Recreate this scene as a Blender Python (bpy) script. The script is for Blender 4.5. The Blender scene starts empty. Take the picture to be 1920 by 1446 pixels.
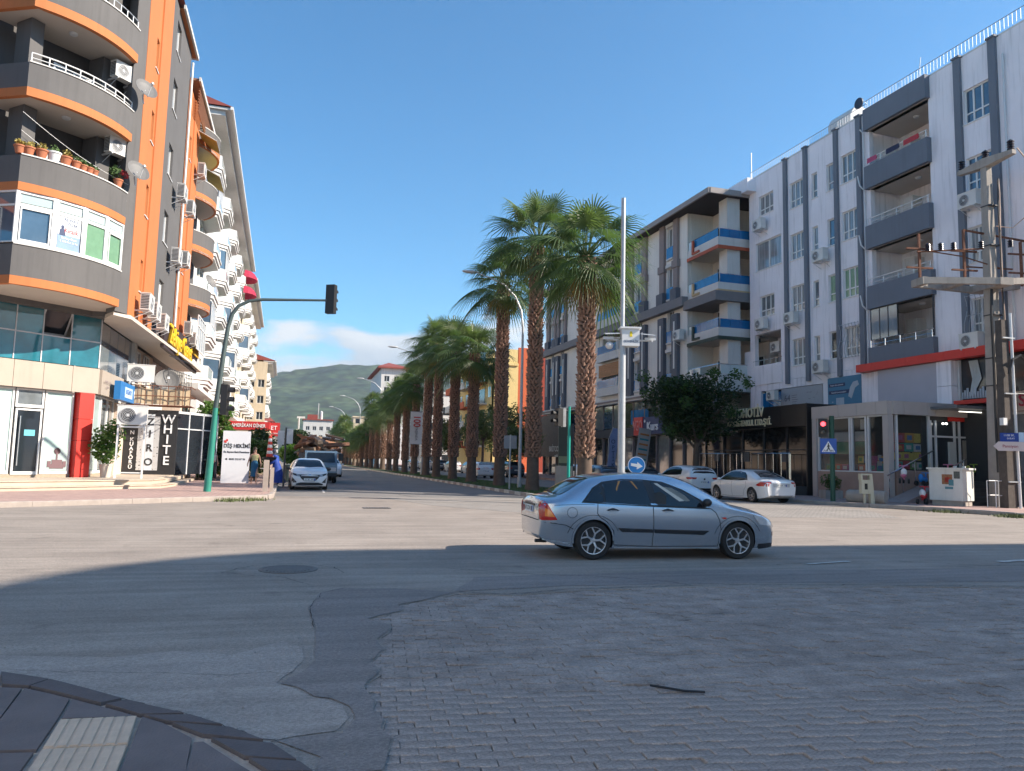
import bpy, bmesh, math, random
from mathutils import Vector, Matrix, noise, geometry
R = math.radians
scene = bpy.context.scene
COL = scene.collection
rnd = random.Random(7)

# ---------------------------------------------------------------- camera
CAM_YAW, CAM_PITCH, CAM_ROLL, EYE = 15.857, 5.7916, 1.3748, 1.58
cd = bpy.data.cameras.new('camera')
cam = bpy.data.objects.new('camera', cd)
COL.objects.link(cam)
cd.sensor_width = 36.0
cd.lens = 36.0 * 1400.0 / 1920.0
cd.clip_start = 0.05
cd.clip_end = 20000
_c, _s = math.cos(R(CAM_PITCH)), math.sin(R(CAM_PITCH))
_r0 = Vector((1, 0, 0)); _f0 = Vector((0, _c, _s)); _u0 = _r0.cross(_f0)
_a = R(CAM_ROLL)
_r1 = _r0 * math.cos(_a) + _u0 * math.sin(_a)
_u1 = _u0 * math.cos(_a) - _r0 * math.sin(_a)
_cm = Matrix((_r1, _u1, -_f0)).transposed()
cam.matrix_world = Matrix.Translation((0, 0, EYE)) @ Matrix.Rotation(-R(CAM_YAW), 4, 'Z') @ _cm.to_4x4()
scene.camera = cam

# ---------------------------------------------------------------- world, sun, exposure
SUN_AZ, SUN_EL = 114.5, 33.5            # clockwise from +Y (the avenue runs along +Y)
w = bpy.data.worlds.new('World'); scene.world = w; w.use_nodes = True
nt = w.node_tree; nt.nodes.clear()
def wn(t, **k):
    n = nt.nodes.new(t)
    for a, b in k.items(): setattr(n, a, b)
    return n
wo = wn('ShaderNodeOutputWorld'); bg = wn('ShaderNodeBackground')
sky = wn('ShaderNodeTexSky', sky_type='NISHITA', sun_disc=False, sun_elevation=R(SUN_EL),
         sun_rotation=R(SUN_AZ), altitude=0, air_density=0.85, dust_density=0.3, ozone_density=2.2)
bg.inputs[1].default_value = 0.12
# clouds low over the mountains, all round the horizon: soft cumulus from 3D noise on the view direction
tc = wn('ShaderNodeTexCoord'); sep = wn('ShaderNodeSeparateXYZ')
nt.links.new(tc.outputs['Generated'], sep.inputs[0])
mp = wn('ShaderNodeMapping'); mp.inputs['Scale'].default_value = (1, 1, 2.6)
nt.links.new(tc.outputs['Generated'], mp.inputs[0])
n1 = wn('ShaderNodeTexNoise'); n1.inputs['Scale'].default_value = 6.5; n1.inputs['Detail'].default_value = 9
n1.inputs['Roughness'].default_value = 0.55
nt.links.new(mp.outputs[0], n1.inputs['Vector'])
n2 = wn('ShaderNodeTexNoise'); n2.inputs['Scale'].default_value = 1.9; n2.inputs['Detail'].default_value = 1
nt.links.new(tc.outputs['Generated'], n2.inputs['Vector'])
def wmath(op, a, b=None, clamp=False):
    n = wn('ShaderNodeMath', operation=op, use_clamp=clamp)
    for i, v in enumerate((a, b)):
        if v is None: continue
        if isinstance(v, (int, float)): n.inputs[i].default_value = v
        else: nt.links.new(v, n.inputs[i])
    return n.outputs[0]
# cloud top height varies with direction; density = noise minus height ramp
hz = wmath('MULTIPLY', sep.outputs[2], -6.2)
base = wmath('ADD', wmath('MULTIPLY', n1.outputs[0], 1.15), wmath('MULTIPLY', n2.outputs[0], 0.75))
dens = wmath('ADD', wmath('ADD', base, hz), wmath('ADD', wmath('MINIMUM', wmath('MULTIPLY', sep.outputs[0], 1.7), 0.24), 0.16))
fac = wn('ShaderNodeMapRange'); fac.inputs[1].default_value = 0.105; fac.inputs[2].default_value = 0.26
nt.links.new(dens, fac.inputs[0])
n3 = wn('ShaderNodeTexNoise'); n3.inputs['Scale'].default_value = 13; n3.inputs['Detail'].default_value = 6
nt.links.new(mp.outputs[0], n3.inputs['Vector'])
cr = wn('ShaderNodeValToRGB')
cr.color_ramp.elements[0].position = 0.18; cr.color_ramp.elements[0].color = (1.4, 1.9, 2.5, 1)
cr.color_ramp.elements[1].position = 0.62; cr.color_ramp.elements[1].color = (3.6, 3.75, 3.9, 1)
mr = wn('ShaderNodeMapRange'); mr.inputs[1].default_value = .15; mr.inputs[2].default_value = .75; mr.inputs[3].default_value = .62; mr.inputs[4].default_value = .12; nt.links.new(dens, mr.inputs[0])
nt.links.new(wmath('ADD', mr.outputs[0], wmath('MULTIPLY', wmath('SUBTRACT', n3.outputs[0], .5), 1.1)), cr.inputs[0])
mx = wn('ShaderNodeMixRGB'); nt.links.new(fac.outputs[0], mx.inputs[0])
hs = wn('ShaderNodeHueSaturation'); hs.inputs['Saturation'].default_value = 1.25; hs.inputs['Value'].default_value = 1.0
nt.links.new(sky.outputs[0], hs.inputs['Color'])
tint = wn('ShaderNodeMixRGB', blend_type='MULTIPLY'); tint.inputs[0].default_value = 1; tint.inputs[2].default_value = (.66, .92, .88, 1)
nt.links.new(hs.outputs[0], tint.inputs[1]); nt.links.new(tint.outputs[0], mx.inputs[1]); nt.links.new(cr.outputs[0], mx.inputs[2])
nt.links.new(mx.outputs[0], bg.inputs[0]); nt.links.new(bg.outputs[0], wo.inputs[0])
CLOUD = (n1, n2, fac, hz)

ld = bpy.data.lights.new('sun', 'SUN'); ld.energy = 4.4; ld.angle = R(0.53); ld.color = (1.0, 0.89, 0.76)
sun = bpy.data.objects.new('sun', ld); COL.objects.link(sun)
_sd = Vector((math.sin(R(SUN_AZ)) * math.cos(R(SUN_EL)), math.cos(R(SUN_AZ)) * math.cos(R(SUN_EL)), math.sin(R(SUN_EL))))
sun.location = _sd * 300
sun.rotation_euler = _sd.to_track_quat('Z', 'Y').to_euler()
vs = scene.view_settings
vs.view_transform = 'Standard'; vs.look = 'None'; vs.gamma = 1; vs.exposure = 1.2; vs.use_curve_mapping = False
scene.cycles.max_bounces = 6; scene.cycles.transparent_max_bounces = 8
scene.cycles.diffuse_bounces = 4; scene.cycles.glossy_bounces = 3
scene.cycles.use_adaptive_sampling = True
try: scene.cycles.use_denoising = True
except Exception: pass

# ---------------------------------------------------------------- materials
_M = {}
def mat(name, col=(.5, .5, .5), rough=.7, metal=0., var=.08, vs_=3., bump=0., bs=40., spec=.5, coat=0.,
        streak=0., emit=None, es=1., trans=0., alpha=1., pattern=None):
    if name in _M: return _M[name]
    m = bpy.data.materials.new(name); m.use_nodes = True; t = m.node_tree
    b = t.nodes['Principled BSDF']; L = t.links.new
    b.inputs['Roughness'].default_value = rough; b.inputs['Metallic'].default_value = metal
    b.inputs['Specular IOR Level'].default_value = spec
    b.inputs['Coat Weight'].default_value = coat; b.inputs['Coat Roughness'].default_value = .03
    b.inputs['Transmission Weight'].default_value = trans; b.inputs['Alpha'].default_value = alpha
    c4 = (*col, 1)
    b.inputs['Base Color'].default_value = c4
    if var or streak or bump or pattern:
        geo = t.nodes.new('ShaderNodeTexCoord'); vec = geo.outputs['Object']
        out = None
        if pattern: out = pattern(t, vec, b)
        if var:
            n = t.nodes.new('ShaderNodeTexNoise'); n.inputs['Scale'].default_value = vs_; n.inputs['Detail'].default_value = 5
            n.inputs['Roughness'].default_value = .62
            L(vec, n.inputs['Vector'])
            r = t.nodes.new('ShaderNodeMapRange'); r.inputs[1].default_value = .25; r.inputs[2].default_value = .75
            r.inputs[3].default_value = 1 - var; r.inputs[4].default_value = 1 + var * .8
            L(n.outputs[0], r.inputs[0])
            mu = t.nodes.new('ShaderNodeVectorMath'); mu.operation = 'SCALE'
            if out is None: mu.inputs[0].default_value = col
            else: L(out, mu.inputs[0])
            L(r.outputs[0], mu.inputs['Scale']); out = mu.outputs[0]
        if streak:
            mp_ = t.nodes.new('ShaderNodeMapping'); mp_.inputs['Scale'].default_value = (5, 5, .35)
            L(vec, mp_.inputs[0])
            n = t.nodes.new('ShaderNodeTexNoise'); n.inputs['Scale'].default_value = 1.; n.inputs['Detail'].default_value = 4
            L(mp_.outputs[0], n.inputs['Vector'])
            r = t.nodes.new('ShaderNodeMapRange'); r.inputs[1].default_value = .52; r.inputs[2].default_value = .75
            r.inputs[3].default_value = 1.; r.inputs[4].default_value = 1 - streak
            L(n.outputs[0], r.inputs[0])
            mu = t.nodes.new('ShaderNodeVectorMath'); mu.operation = 'SCALE'
            if out is None: mu.inputs[0].default_value = col
            else: L(out, mu.inputs[0])
            L(r.outputs[0], mu.inputs['Scale']); out = mu.outputs[0]
        if out is not None: L(out, b.inputs['Base Color'])
        if bump:
            n = t.nodes.new('ShaderNodeTexNoise'); n.inputs['Scale'].default_value = bs; n.inputs['Detail'].default_value = 3
            L(vec, n.inputs['Vector'])
            bm_ = t.nodes.new('ShaderNodeBump'); bm_.inputs['Strength'].default_value = bump; bm_.inputs['Distance'].default_value = .02
            L(n.outputs[0], bm_.inputs['Height']); L(bm_.outputs[0], b.inputs['Normal'])
    if emit:
        b.inputs['Emission Color'].default_value = (*emit, 1); b.inputs['Emission Strength'].default_value = es
    _M[name] = m
    return m

# ---------------------------------------------------------------- mesh builder
def rotz(a): return Matrix.Rotation(a, 4, 'Z')
def T(x, y, z=0): return Matrix.Translation((x, y, z))
def frame(x, y, z, deg): return T(x, y, z) @ rotz(R(deg))

class MB:
    def __init__(s, M=None): s.v = []; s.f = []; s.mi = []; s.M = M; s.m = 0
    def add(s, vs, fs, m=None):
        o = len(s.v)
        if s.M is not None: vs = [s.M @ Vector(p) for p in vs]
        s.v += [tuple(p) for p in vs]
        for f in fs: s.f.append(tuple(o + i for i in f)); s.mi.append(s.m if m is None else m)
        return s
    def box(s, x0, x1, y0, y1, z0, z1, m=None):
        if x0 > x1: x0, x1 = x1, x0
        if y0 > y1: y0, y1 = y1, y0
        if z0 > z1: z0, z1 = z1, z0
        return s.add([(x0, y0, z0), (x1, y0, z0), (x1, y1, z0), (x0, y1, z0), (x0, y0, z1), (x1, y0, z1), (x1, y1, z1), (x0, y1, z1)],
              [(3, 2, 1, 0), (4, 5, 6, 7), (0, 1, 5, 4), (1, 2, 6, 5), (2, 3, 7, 6), (3, 0, 4, 7)], m)
    def quad(s, a, b, c, d, m=None): return s.add([a, b, c, d], [(0, 1, 2, 3)], m)
    def prism(s, pts, z0, z1, m=None):
        """polygon in xy (ccw), extruded in z"""
        ar = sum(pts[i][0] * pts[(i + 1) % len(pts)][1] - pts[(i + 1) % len(pts)][0] * pts[i][1] for i in range(len(pts)))
        if ar < 0: pts = pts[::-1]
        n = len(pts)
        return s.add([(p[0], p[1], z0) for p in pts] + [(p[0], p[1], z1) for p in pts],
              [tuple(range(n - 1, -1, -1)), tuple(range(n, 2 * n))] + [(i, (i + 1) % n, n + (i + 1) % n, n + i) for i in range(n)], m)
    def plate(s, pts, y0, y1, m=None):
        """polygon in xz, extruded in y"""
        if y0 > y1: y0, y1 = y1, y0
        ar = sum(pts[i][0] * pts[(i + 1) % len(pts)][1] - pts[(i + 1) % len(pts)][0] * pts[i][1] for i in range(len(pts)))
        if ar < 0: pts = pts[::-1]
        n = len(pts)
        return s.add([(p[0], y0, p[1]) for p in pts] + [(p[0], y1, p[1]) for p in pts],
              [tuple(range(n)), tuple(range(2 * n - 1, n - 1, -1))] + [((i + 1) % n, i, n + i, n + (i + 1) % n) for i in range(n)], m)
    def tube(s, path, r, seg=6, m=None, caps=True):
        P = [Vector(p) for p in path]; rs = r if isinstance(r, (list, tuple)) else [r] * len(P)
        vs, fs = [], []
        prev = None
        for i, p in enumerate(P):
            d = (P[min(i + 1, len(P) - 1)] - P[max(i - 1, 0)])
            if d.length < 1e-9: d = Vector((0, 0, 1))
            d.normalize()
            if prev is None:
                a = d.orthogonal().normalized()
            else:
                a = prev - d * prev.dot(d)
                a = a.normalized() if a.length > 1e-6 else d.orthogonal().normalized()
            prev = a; b = d.cross(a)
            for k in range(seg):
                t = 2 * math.pi * k / seg
                vs.append(p + (a * math.cos(t) + b * math.sin(t)) * rs[i])
        for i in range(len(P) - 1):
            for k in range(seg):
                k2 = (k + 1) % seg
                fs.append((i * seg + k, i * seg + k2, (i + 1) * seg + k2, (i + 1) * seg + k))
        if caps:
            fs.append(tuple(range(seg - 1, -1, -1))); fs.append(tuple((len(P) - 1) * seg + k for k in range(seg)))
        return s.add(vs, fs, m)
    def lathe(s, prof, seg=16, cx=0, cy=0, axis='z', m=None, c=(0, 0, 0), caps=True):
        """prof: list of (r, h)"""
        vs, fs = [], []
        for r, h in prof:
            for k in range(seg):
                t = 2 * math.pi * k / seg
                x, y = r * math.cos(t), r * math.sin(t)
                if axis == 'z': vs.append((c[0] + x + cx, c[1] + y + cy, c[2] + h))
                elif axis == 'y': vs.append((c[0] + x, c[1] + h, c[2] - y))
                else: vs.append((c[0] + h, c[1] + x, c[2] + y))
        for i in range(len(prof) - 1):
            for k in range(seg):
                k2 = (k + 1) % seg
                fs.append((i * seg + k, i * seg + k2, (i + 1) * seg + k2, (i + 1) * seg + k))
        if caps and prof[0][0] > 1e-6: fs.append(tuple(range(seg - 1, -1, -1)))
        if caps and prof[-1][0] > 1e-6: fs.append(tuple((len(prof) - 1) * seg + k for k in range(seg)))
        return s.add(vs, fs, m)
    def ball(s, c, r, seg=10, m=None, sq=(1, 1, 1)):
        pr = [(math.sin(math.pi * i / seg), -math.cos(math.pi * i / seg)) for i in range(seg + 1)]
        vs, fs = [], []
        n = seg * 2
        for pr_, ph in pr:
            for k in range(n):
                t = 2 * math.pi * k / n
                vs.append((c[0] + r * sq[0] * pr_ * math.cos(t), c[1] + r * sq[1] * pr_ * math.sin(t), c[2] + r * sq[2] * ph))
        for i in range(seg):
            for k in range(n):
                fs.append((i * n + k, i * n + (k + 1) % n, (i + 1) * n + (k + 1) % n, (i + 1) * n + k))
        return s.add(vs, fs, m)
    def mesh(s, name, mats, smooth=False):
        me = bpy.data.meshes.new(name)
        me.from_pydata(s.v, [], s.f)
        for m_ in (mats if isinstance(mats, (list, tuple)) else [mats]): me.materials.append(m_)
        if any(s.mi): me.polygons.foreach_set('material_index', s.mi)
        if smooth:
            me.polygons.foreach_set('use_smooth', [True] * len(me.polygons))
            if smooth != 'all':
                try: me.set_sharp_from_angle(angle=R(smooth if smooth is not True else 40))
                except Exception: pass
        me.update()
        return me
    def build(s, name, mats, parent=None, M=None, smooth=False, kind=None):
        return link(name, s.mesh(name, mats, smooth), parent, M, kind)

WM = {}
def link(name, data, parent=None, M=None, kind=None):
    """links an object; M is a world matrix when parent is given through WM (default: the parent's own frame)"""
    o = bpy.data.objects.new(name, data); COL.objects.link(o)
    if parent is not None:
        pm = WM[parent.name]
        M = pm if M is None else M
        o.parent = parent; o.matrix_basis = pm.inverted() @ M
    else:
        M = Matrix() if M is None else M
        o.matrix_basis = M
    WM[o.name] = M.copy()
    if kind: o['kind'] = kind
    return o
def thing(name, label, cat, M=None, group=None):
    o = link(name, None, None, M)
    o.empty_display_size = .3
    return tag(o, label, cat, group)
def tag(o, label=None, cat=None, group=None):
    if label: o['label'] = label
    if cat: o['category'] = cat
    if group: o['group'] = group
    return o
def struct(name, mb, mats, M=None, smooth=False, parent=None):
    return mb.build(name, mats, parent, M, smooth, 'structure' if parent is None else None)
def dup(root, M, label=None, group=None, swap=None):
    """a copy of a thing with its parts and sub-parts; meshes are shared; swap maps material -> mesh variants"""
    def cp(o, par, W):
        c = o.copy()
        if swap and c.data is not None and o.data.name in swap: c.data = swap[o.data.name]
        COL.objects.link(c)
        if par is not None: c.parent = par
        WM[c.name] = W
        for ch in list(o.children): cp(ch, c, W @ ch.matrix_basis)
        return c
    c = cp(root, None, M.copy())
    c.matrix_basis = M
    if label: c['label'] = label
    if group: c['group'] = group
    return c
def move(root, M):
    root.matrix_basis = M
    def rec(o, W):
        WM[o.name] = W.copy()
        for ch in o.children: rec(ch, W @ ch.matrix_basis)
    rec(root, M)
    return root

_TX = {}
def text_mesh(s, size, ext=.01, m=None, bold=0., ax=1., align='CENTER', sp=1.):
    k = (s, size, ext, m.name if m else '', bold, ax, align, sp)
    if k in _TX: return _TX[k]
    cu = bpy.data.curves.new('lettering', 'FONT'); cu.body = s; cu.size = size; cu.extrude = ext; cu.align_x = align
    cu.align_y = 'CENTER'; cu.offset = bold * .45; cu.space_character = sp; cu.resolution_u = 3
    o = bpy.data.objects.new('lettering', cu); COL.objects.link(o)
    dg = bpy.context.evaluated_depsgraph_get()
    me = bpy.data.meshes.new_from_object(o.evaluated_get(dg))
    me.name = 'lettering'
    me.transform(Matrix.Rotation(math.pi / 2, 4, 'X') @ Matrix.Diagonal((ax, 1, 1, 1)))
    me.materials.clear(); me.materials.append(m)
    bpy.data.objects.remove(o); bpy.data.curves.remove(cu)
    _TX[k] = me
    return me
def letters(s, size, m, parent, M, ext=.01, bold=0., ax=1., align='CENTER', name='lettering', sp=1.):
    """text upright in local xz, reading along +x, facing -y"""
    return link(name, text_mesh(s, size, ext, m, bold, ax, align, sp), parent, M)

# ---------------------------------------------------------------- facade helpers (local x along the wall, -y out of it, z up)
def wall(parent, M, x0, x1, z0, z1, holes, m, depth=.22, name='wall', y=0., back=True):
    b = MB()
    xs = sorted({x0, x1, *[h[0] for h in holes], *[h[1] for h in holes]})
    zs = sorted({z0, z1, *[h[2] for h in holes], *[h[3] for h in holes]})
    xs = [v for v in xs if x0 <= v <= x1]; zs = [v for v in zs if z0 <= v <= z1]
    for i in range(len(xs) - 1):
        j = 0
        while j < len(zs) - 1:
            cx_, = [(xs[i] + xs[i + 1]) / 2]
            def isin(jj):
                cz_ = (zs[jj] + zs[jj + 1]) / 2
                return any(h[0] < cx_ < h[1] and h[2] < cz_ < h[3] for h in holes)
            if isin(j): j += 1; continue
            k = j
            while k + 1 < len(zs) - 1 and not isin(k + 1): k += 1
            b.quad((xs[i], y, zs[j]), (xs[i + 1], y, zs[j]), (xs[i + 1], y, zs[k + 1]), (xs[i], y, zs[k + 1]))
            j = k + 1
    for a0, a1, c0, c1 in [h[:4] for h in holes]:
        b.quad((a0, y, c0), (a0, y, c1), (a0, y + depth, c1), (a0, y + depth, c0))
        b.quad((a1, y, c1), (a1, y, c0), (a1, y + depth, c0), (a1, y + depth, c1))
        b.quad((a0, y, c1), (a1, y, c1), (a1, y + depth, c1), (a0, y + depth, c1))
        b.quad((a1, y, c0), (a0, y, c0), (a0, y + depth, c0), (a1, y + depth, c0))
    b.quad((x0, y, z1), (x1, y, z1), (x1, y + depth, z1), (x0, y + depth, z1))
    b.quad((x1, y, z0), (x0, y, z0), (x0, y + depth, z0), (x1, y + depth, z0))
    b.quad((x0, y, z0), (x0, y, z1), (x0, y + depth, z1), (x0, y + depth, z0))
    b.quad((x1, y, z1), (x1, y, z0), (x1, y + depth, z0), (x1, y + depth, z1))
    return b.build(name, m, parent, M)
_WN = {}
def window(parent, M, x0, x1, z0, z1, nx=2, tr=None, pane=None, fm=None, y=.1, sill=True, name='window', fw=.07, bottom=False):
    """white frame with nx lights, optional transom at fraction tr; pane is a sub-part"""
    fm = fm or mat('white_pvc'); pane = pane or rnd.choice(GLASS)
    w_, h_ = round(x1 - x0, 3), round(z1 - z0, 3)
    k = (w_, h_, nx, tr, pane.name, fm.name, sill, fw)
    if k not in _WN:
        b = MB(); t = .06
        b.box(0, fw, 0, t, 0, h_); b.box(w_ - fw, w_, 0, t, 0, h_); b.box(fw, w_ - fw, 0, t, 0, fw); b.box(fw, w_ - fw, 0, t, h_ - fw, h_)
        for i in range(1, nx):
            xx = w_ * i / nx; b.box(xx - fw * .6, xx + fw * .6, .004, t, fw, h_ - fw)
        if tr:
            zz = h_ * tr
            for i in range(nx):
                a = w_ * i / nx + fw * (.6 if i else 1); c = w_ * (i + 1) / nx - fw * (.6 if i < nx - 1 else 1)
                b.box(a, c, .008, t, zz - fw * .5, zz + fw * .5)
        if sill: b.box(-.06, w_ + .06, -y - .05, .02, -.05, -.002)
        p = MB(); p.quad((fw * .5, .045, fw * .5), (w_ - fw * .5, .045, fw * .5), (w_ - fw * .5, .045, h_ - fw * .5), (fw * .5, .045, h_ - fw * .5))
        _WN[k] = (b.mesh(name, fm), p.mesh('pane', pane))
    a, c = _WN[k]
    W = M @ T(x0, y, z0)
    o = link(name, a, parent, W)
    link('pane', c, o, W)
    return o

def interp(tab):
    xs = [a[0] for a in tab]; ys = [a[1] for a in tab]; n = len(xs)
    d = [(ys[i + 1] - ys[i]) / (xs[i + 1] - xs[i]) for i in range(n - 1)]
    m = [d[0]] + [0 if d[i - 1] * d[i] <= 0 else 2 * d[i - 1] * d[i] / (d[i - 1] + d[i]) for i in range(1, n - 1)] + [d[-1]]
    def f(x):
        if x <= xs[0]: return ys[0]
        if x >= xs[-1]: return ys[-1]
        i = 0
        while x > xs[i + 1]: i += 1
        h = xs[i + 1] - xs[i]; t = (x - xs[i]) / h
        return ((2 * t**3 - 3 * t**2 + 1) * ys[i] + (t**3 - 2 * t**2 + t) * h * m[i] + (-2 * t**3 + 3 * t**2) * ys[i + 1] + (t**3 - t**2) * h * m[i + 1])
    return f
# ---------------------------------------------------------------- palette
white_pvc = mat('white_pvc', (.70, .70, .69), .45, var=.03)
white_paint = mat('white_paint', (.60, .585, .56), .7, var=.06, vs_=.8, streak=.12)
white_wall = mat('white_wall', (.60, .58, .55), .85, var=.09, vs_=.35, streak=.25, bump=.15, bs=60)
cream_wall = mat('cream_wall', (.60, .50, .36), .85, var=.07, vs_=.4, streak=.15)
pinkcream = mat('pink_cream_wall', (.66, .53, .43), .85, var=.07, vs_=.4, streak=.12)
orange_wall = mat('orange_wall', (.50, .165, .052), .8, var=.06, vs_=.6, streak=.1, bump=.12, bs=50)
grey_wall = mat('grey_wall', (.115, .11, .108), .85, var=.12, vs_=.6, streak=.15, bump=.15, bs=50)
slate = mat('slate_paint', (.15, .17, .205), .75, var=.08, vs_=.7, streak=.1)
soffit_m = mat('soffit_paint', (.55, .49, .43), .85, var=.08, vs_=.5)
red_tile = mat('red_roof', (.26, .06, .045), .8, var=.2, vs_=2)
red_panel = mat('red_panel', (.62, .03, .02), .45, var=.05)
beige_panel = mat('beige_panel', (.40, .34, .28), .55, var=.06, vs_=1.5, streak=.08)
blue_panel = mat('blue_panel', (.02, .17, .45), .4, var=.04)
metal = mat('steel', (.5, .5, .5), .35, .85, var=.08)
chrome = mat('chrome', (.75, .75, .76), .15, 1., var=.0)
galv = mat('galvanised_steel', (.42, .44, .46), .5, .5, var=.15, vs_=4, streak=.2)
dark_metal = mat('dark_metal', (.05, .05, .055), .5, .3, var=.1)
black_m = mat('black_plastic', (.018, .018, .02), .5, var=.1)
rust = mat('rusty_iron', (.20, .085, .05), .85, .2, var=.35, vs_=12)
concrete = mat('concrete', (.36, .32, .28), .9, var=.18, vs_=1.6, streak=.25, bump=.4, bs=30)
stone_step = mat('stone_step', (.50, .41, .32), .75, var=.12, vs_=2, bump=.1)
green_paint = mat('green_paint', (.025, .23, .17), .5, var=.15, vs_=4, streak=.2)
lightgrey = mat('light_grey_metal', (.60, .61, .62), .5, .1, var=.06)
glass_dark = mat('glass_dark', (.02, .025, .032), .06, var=.0, spec=.6, coat=.15)
glass_blue = mat('glass_sky', (.06, .10, .15), .06, var=.25, vs_=1.3, spec=.9, coat=.8)
glass_grey = mat('glass_grey', (.16, .18, .19), .08, var=.3, vs_=2.5, spec=.8, coat=.6)
def _curt(t, vec, b):
    mp_ = t.nodes.new('ShaderNodeMapping'); mp_.inputs['Scale'].default_value = (14, 14, .4)
    t.links.new(vec, mp_.inputs[0])
    n = t.nodes.new('ShaderNodeTexNoise'); n.inputs['Scale'].default_value = 1.; n.inputs['Detail'].default_value = 2
    t.links.new(mp_.outputs[0], n.inputs['Vector'])
    c = t.nodes.new('ShaderNodeValToRGB'); c.color_ramp.elements[0].position = .35; c.color_ramp.elements[1].position = .7
    c.color_ramp.elements[0].color = (.12, .14, .16, 1); c.color_ramp.elements[1].color = (.42, .43, .44, 1)
    t.links.new(n.outputs[0], c.inputs[0]); return c.outputs[0]
glass_curtain = mat('glass_curtain', (.3, .3, .3), .12, var=.1, spec=.7, coat=.5, pattern=_curt)
glass_green = mat('glass_green_blind', (.16, .30, .19), .15, var=.12, vs_=4, spec=.6, coat=.4)
glass_frost = mat('glass_frosted', (.38, .47, .46), .25, var=.06, spec=.5, coat=.3)
glass_teal = mat('glass_teal', (.02, .16, .21), .05, var=.5, vs_=.9, spec=1., coat=.9)
glass_balc = mat('glass_balustrade', (.58, .64, .63), .12, var=.05, spec=.6, coat=.3)
glass_azure = mat('glass_azure', (.012, .15, .36), .1, var=.25, vs_=1.2, spec=.4, coat=.15)
shutter = mat('white_shutter', (.68, .65, .62), .6, var=.04)
GLASS = [glass_dark, glass_blue, glass_grey, glass_curtain, glass_curtain]
terracotta = mat('terracotta', (.42, .15, .075), .8, var=.12, vs_=8)
def leafmat(name, c, tr=.35, var=.35):
    """leaf that also lets light through"""
    m = mat(name, c, .45, var=var, vs_=2.2, spec=.4); t = m.node_tree
    b = t.nodes['Principled BSDF']; o = t.nodes['Material Output']; x = t.nodes.new('ShaderNodeMixShader'); q = t.nodes.new('ShaderNodeBsdfTranslucent')
    q.inputs[0].default_value = (c[0] * 1.5, c[1] * 1.8, c[2] * 1.1, 1); x.inputs[0].default_value = tr
    t.links.new(b.outputs[0], x.inputs[1]); t.links.new(q.outputs[0], x.inputs[2]); t.links.new(x.outputs[0], o.inputs[0])
    return m
palm_green = leafmat('palm_leaf', (.08, .125, .042), var=.45)
palm_dry = leafmat('palm_dry_leaf', (.27, .17, .05))
palm_boot = mat('palm_leaf_base', (.30, .18, .13), .85, var=.35, vs_=5)
palm_trunk = mat('palm_trunk', (.12, .082, .062), .9, var=.3, vs_=4, bump=.6, bs=14)
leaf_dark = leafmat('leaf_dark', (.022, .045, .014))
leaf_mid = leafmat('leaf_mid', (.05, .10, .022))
leaf_olive = leafmat('leaf_olive', (.11, .135, .05))
bark = mat('bark', (.11, .08, .06), .9, var=.3, vs_=6, bump=.5, bs=20)
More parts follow.
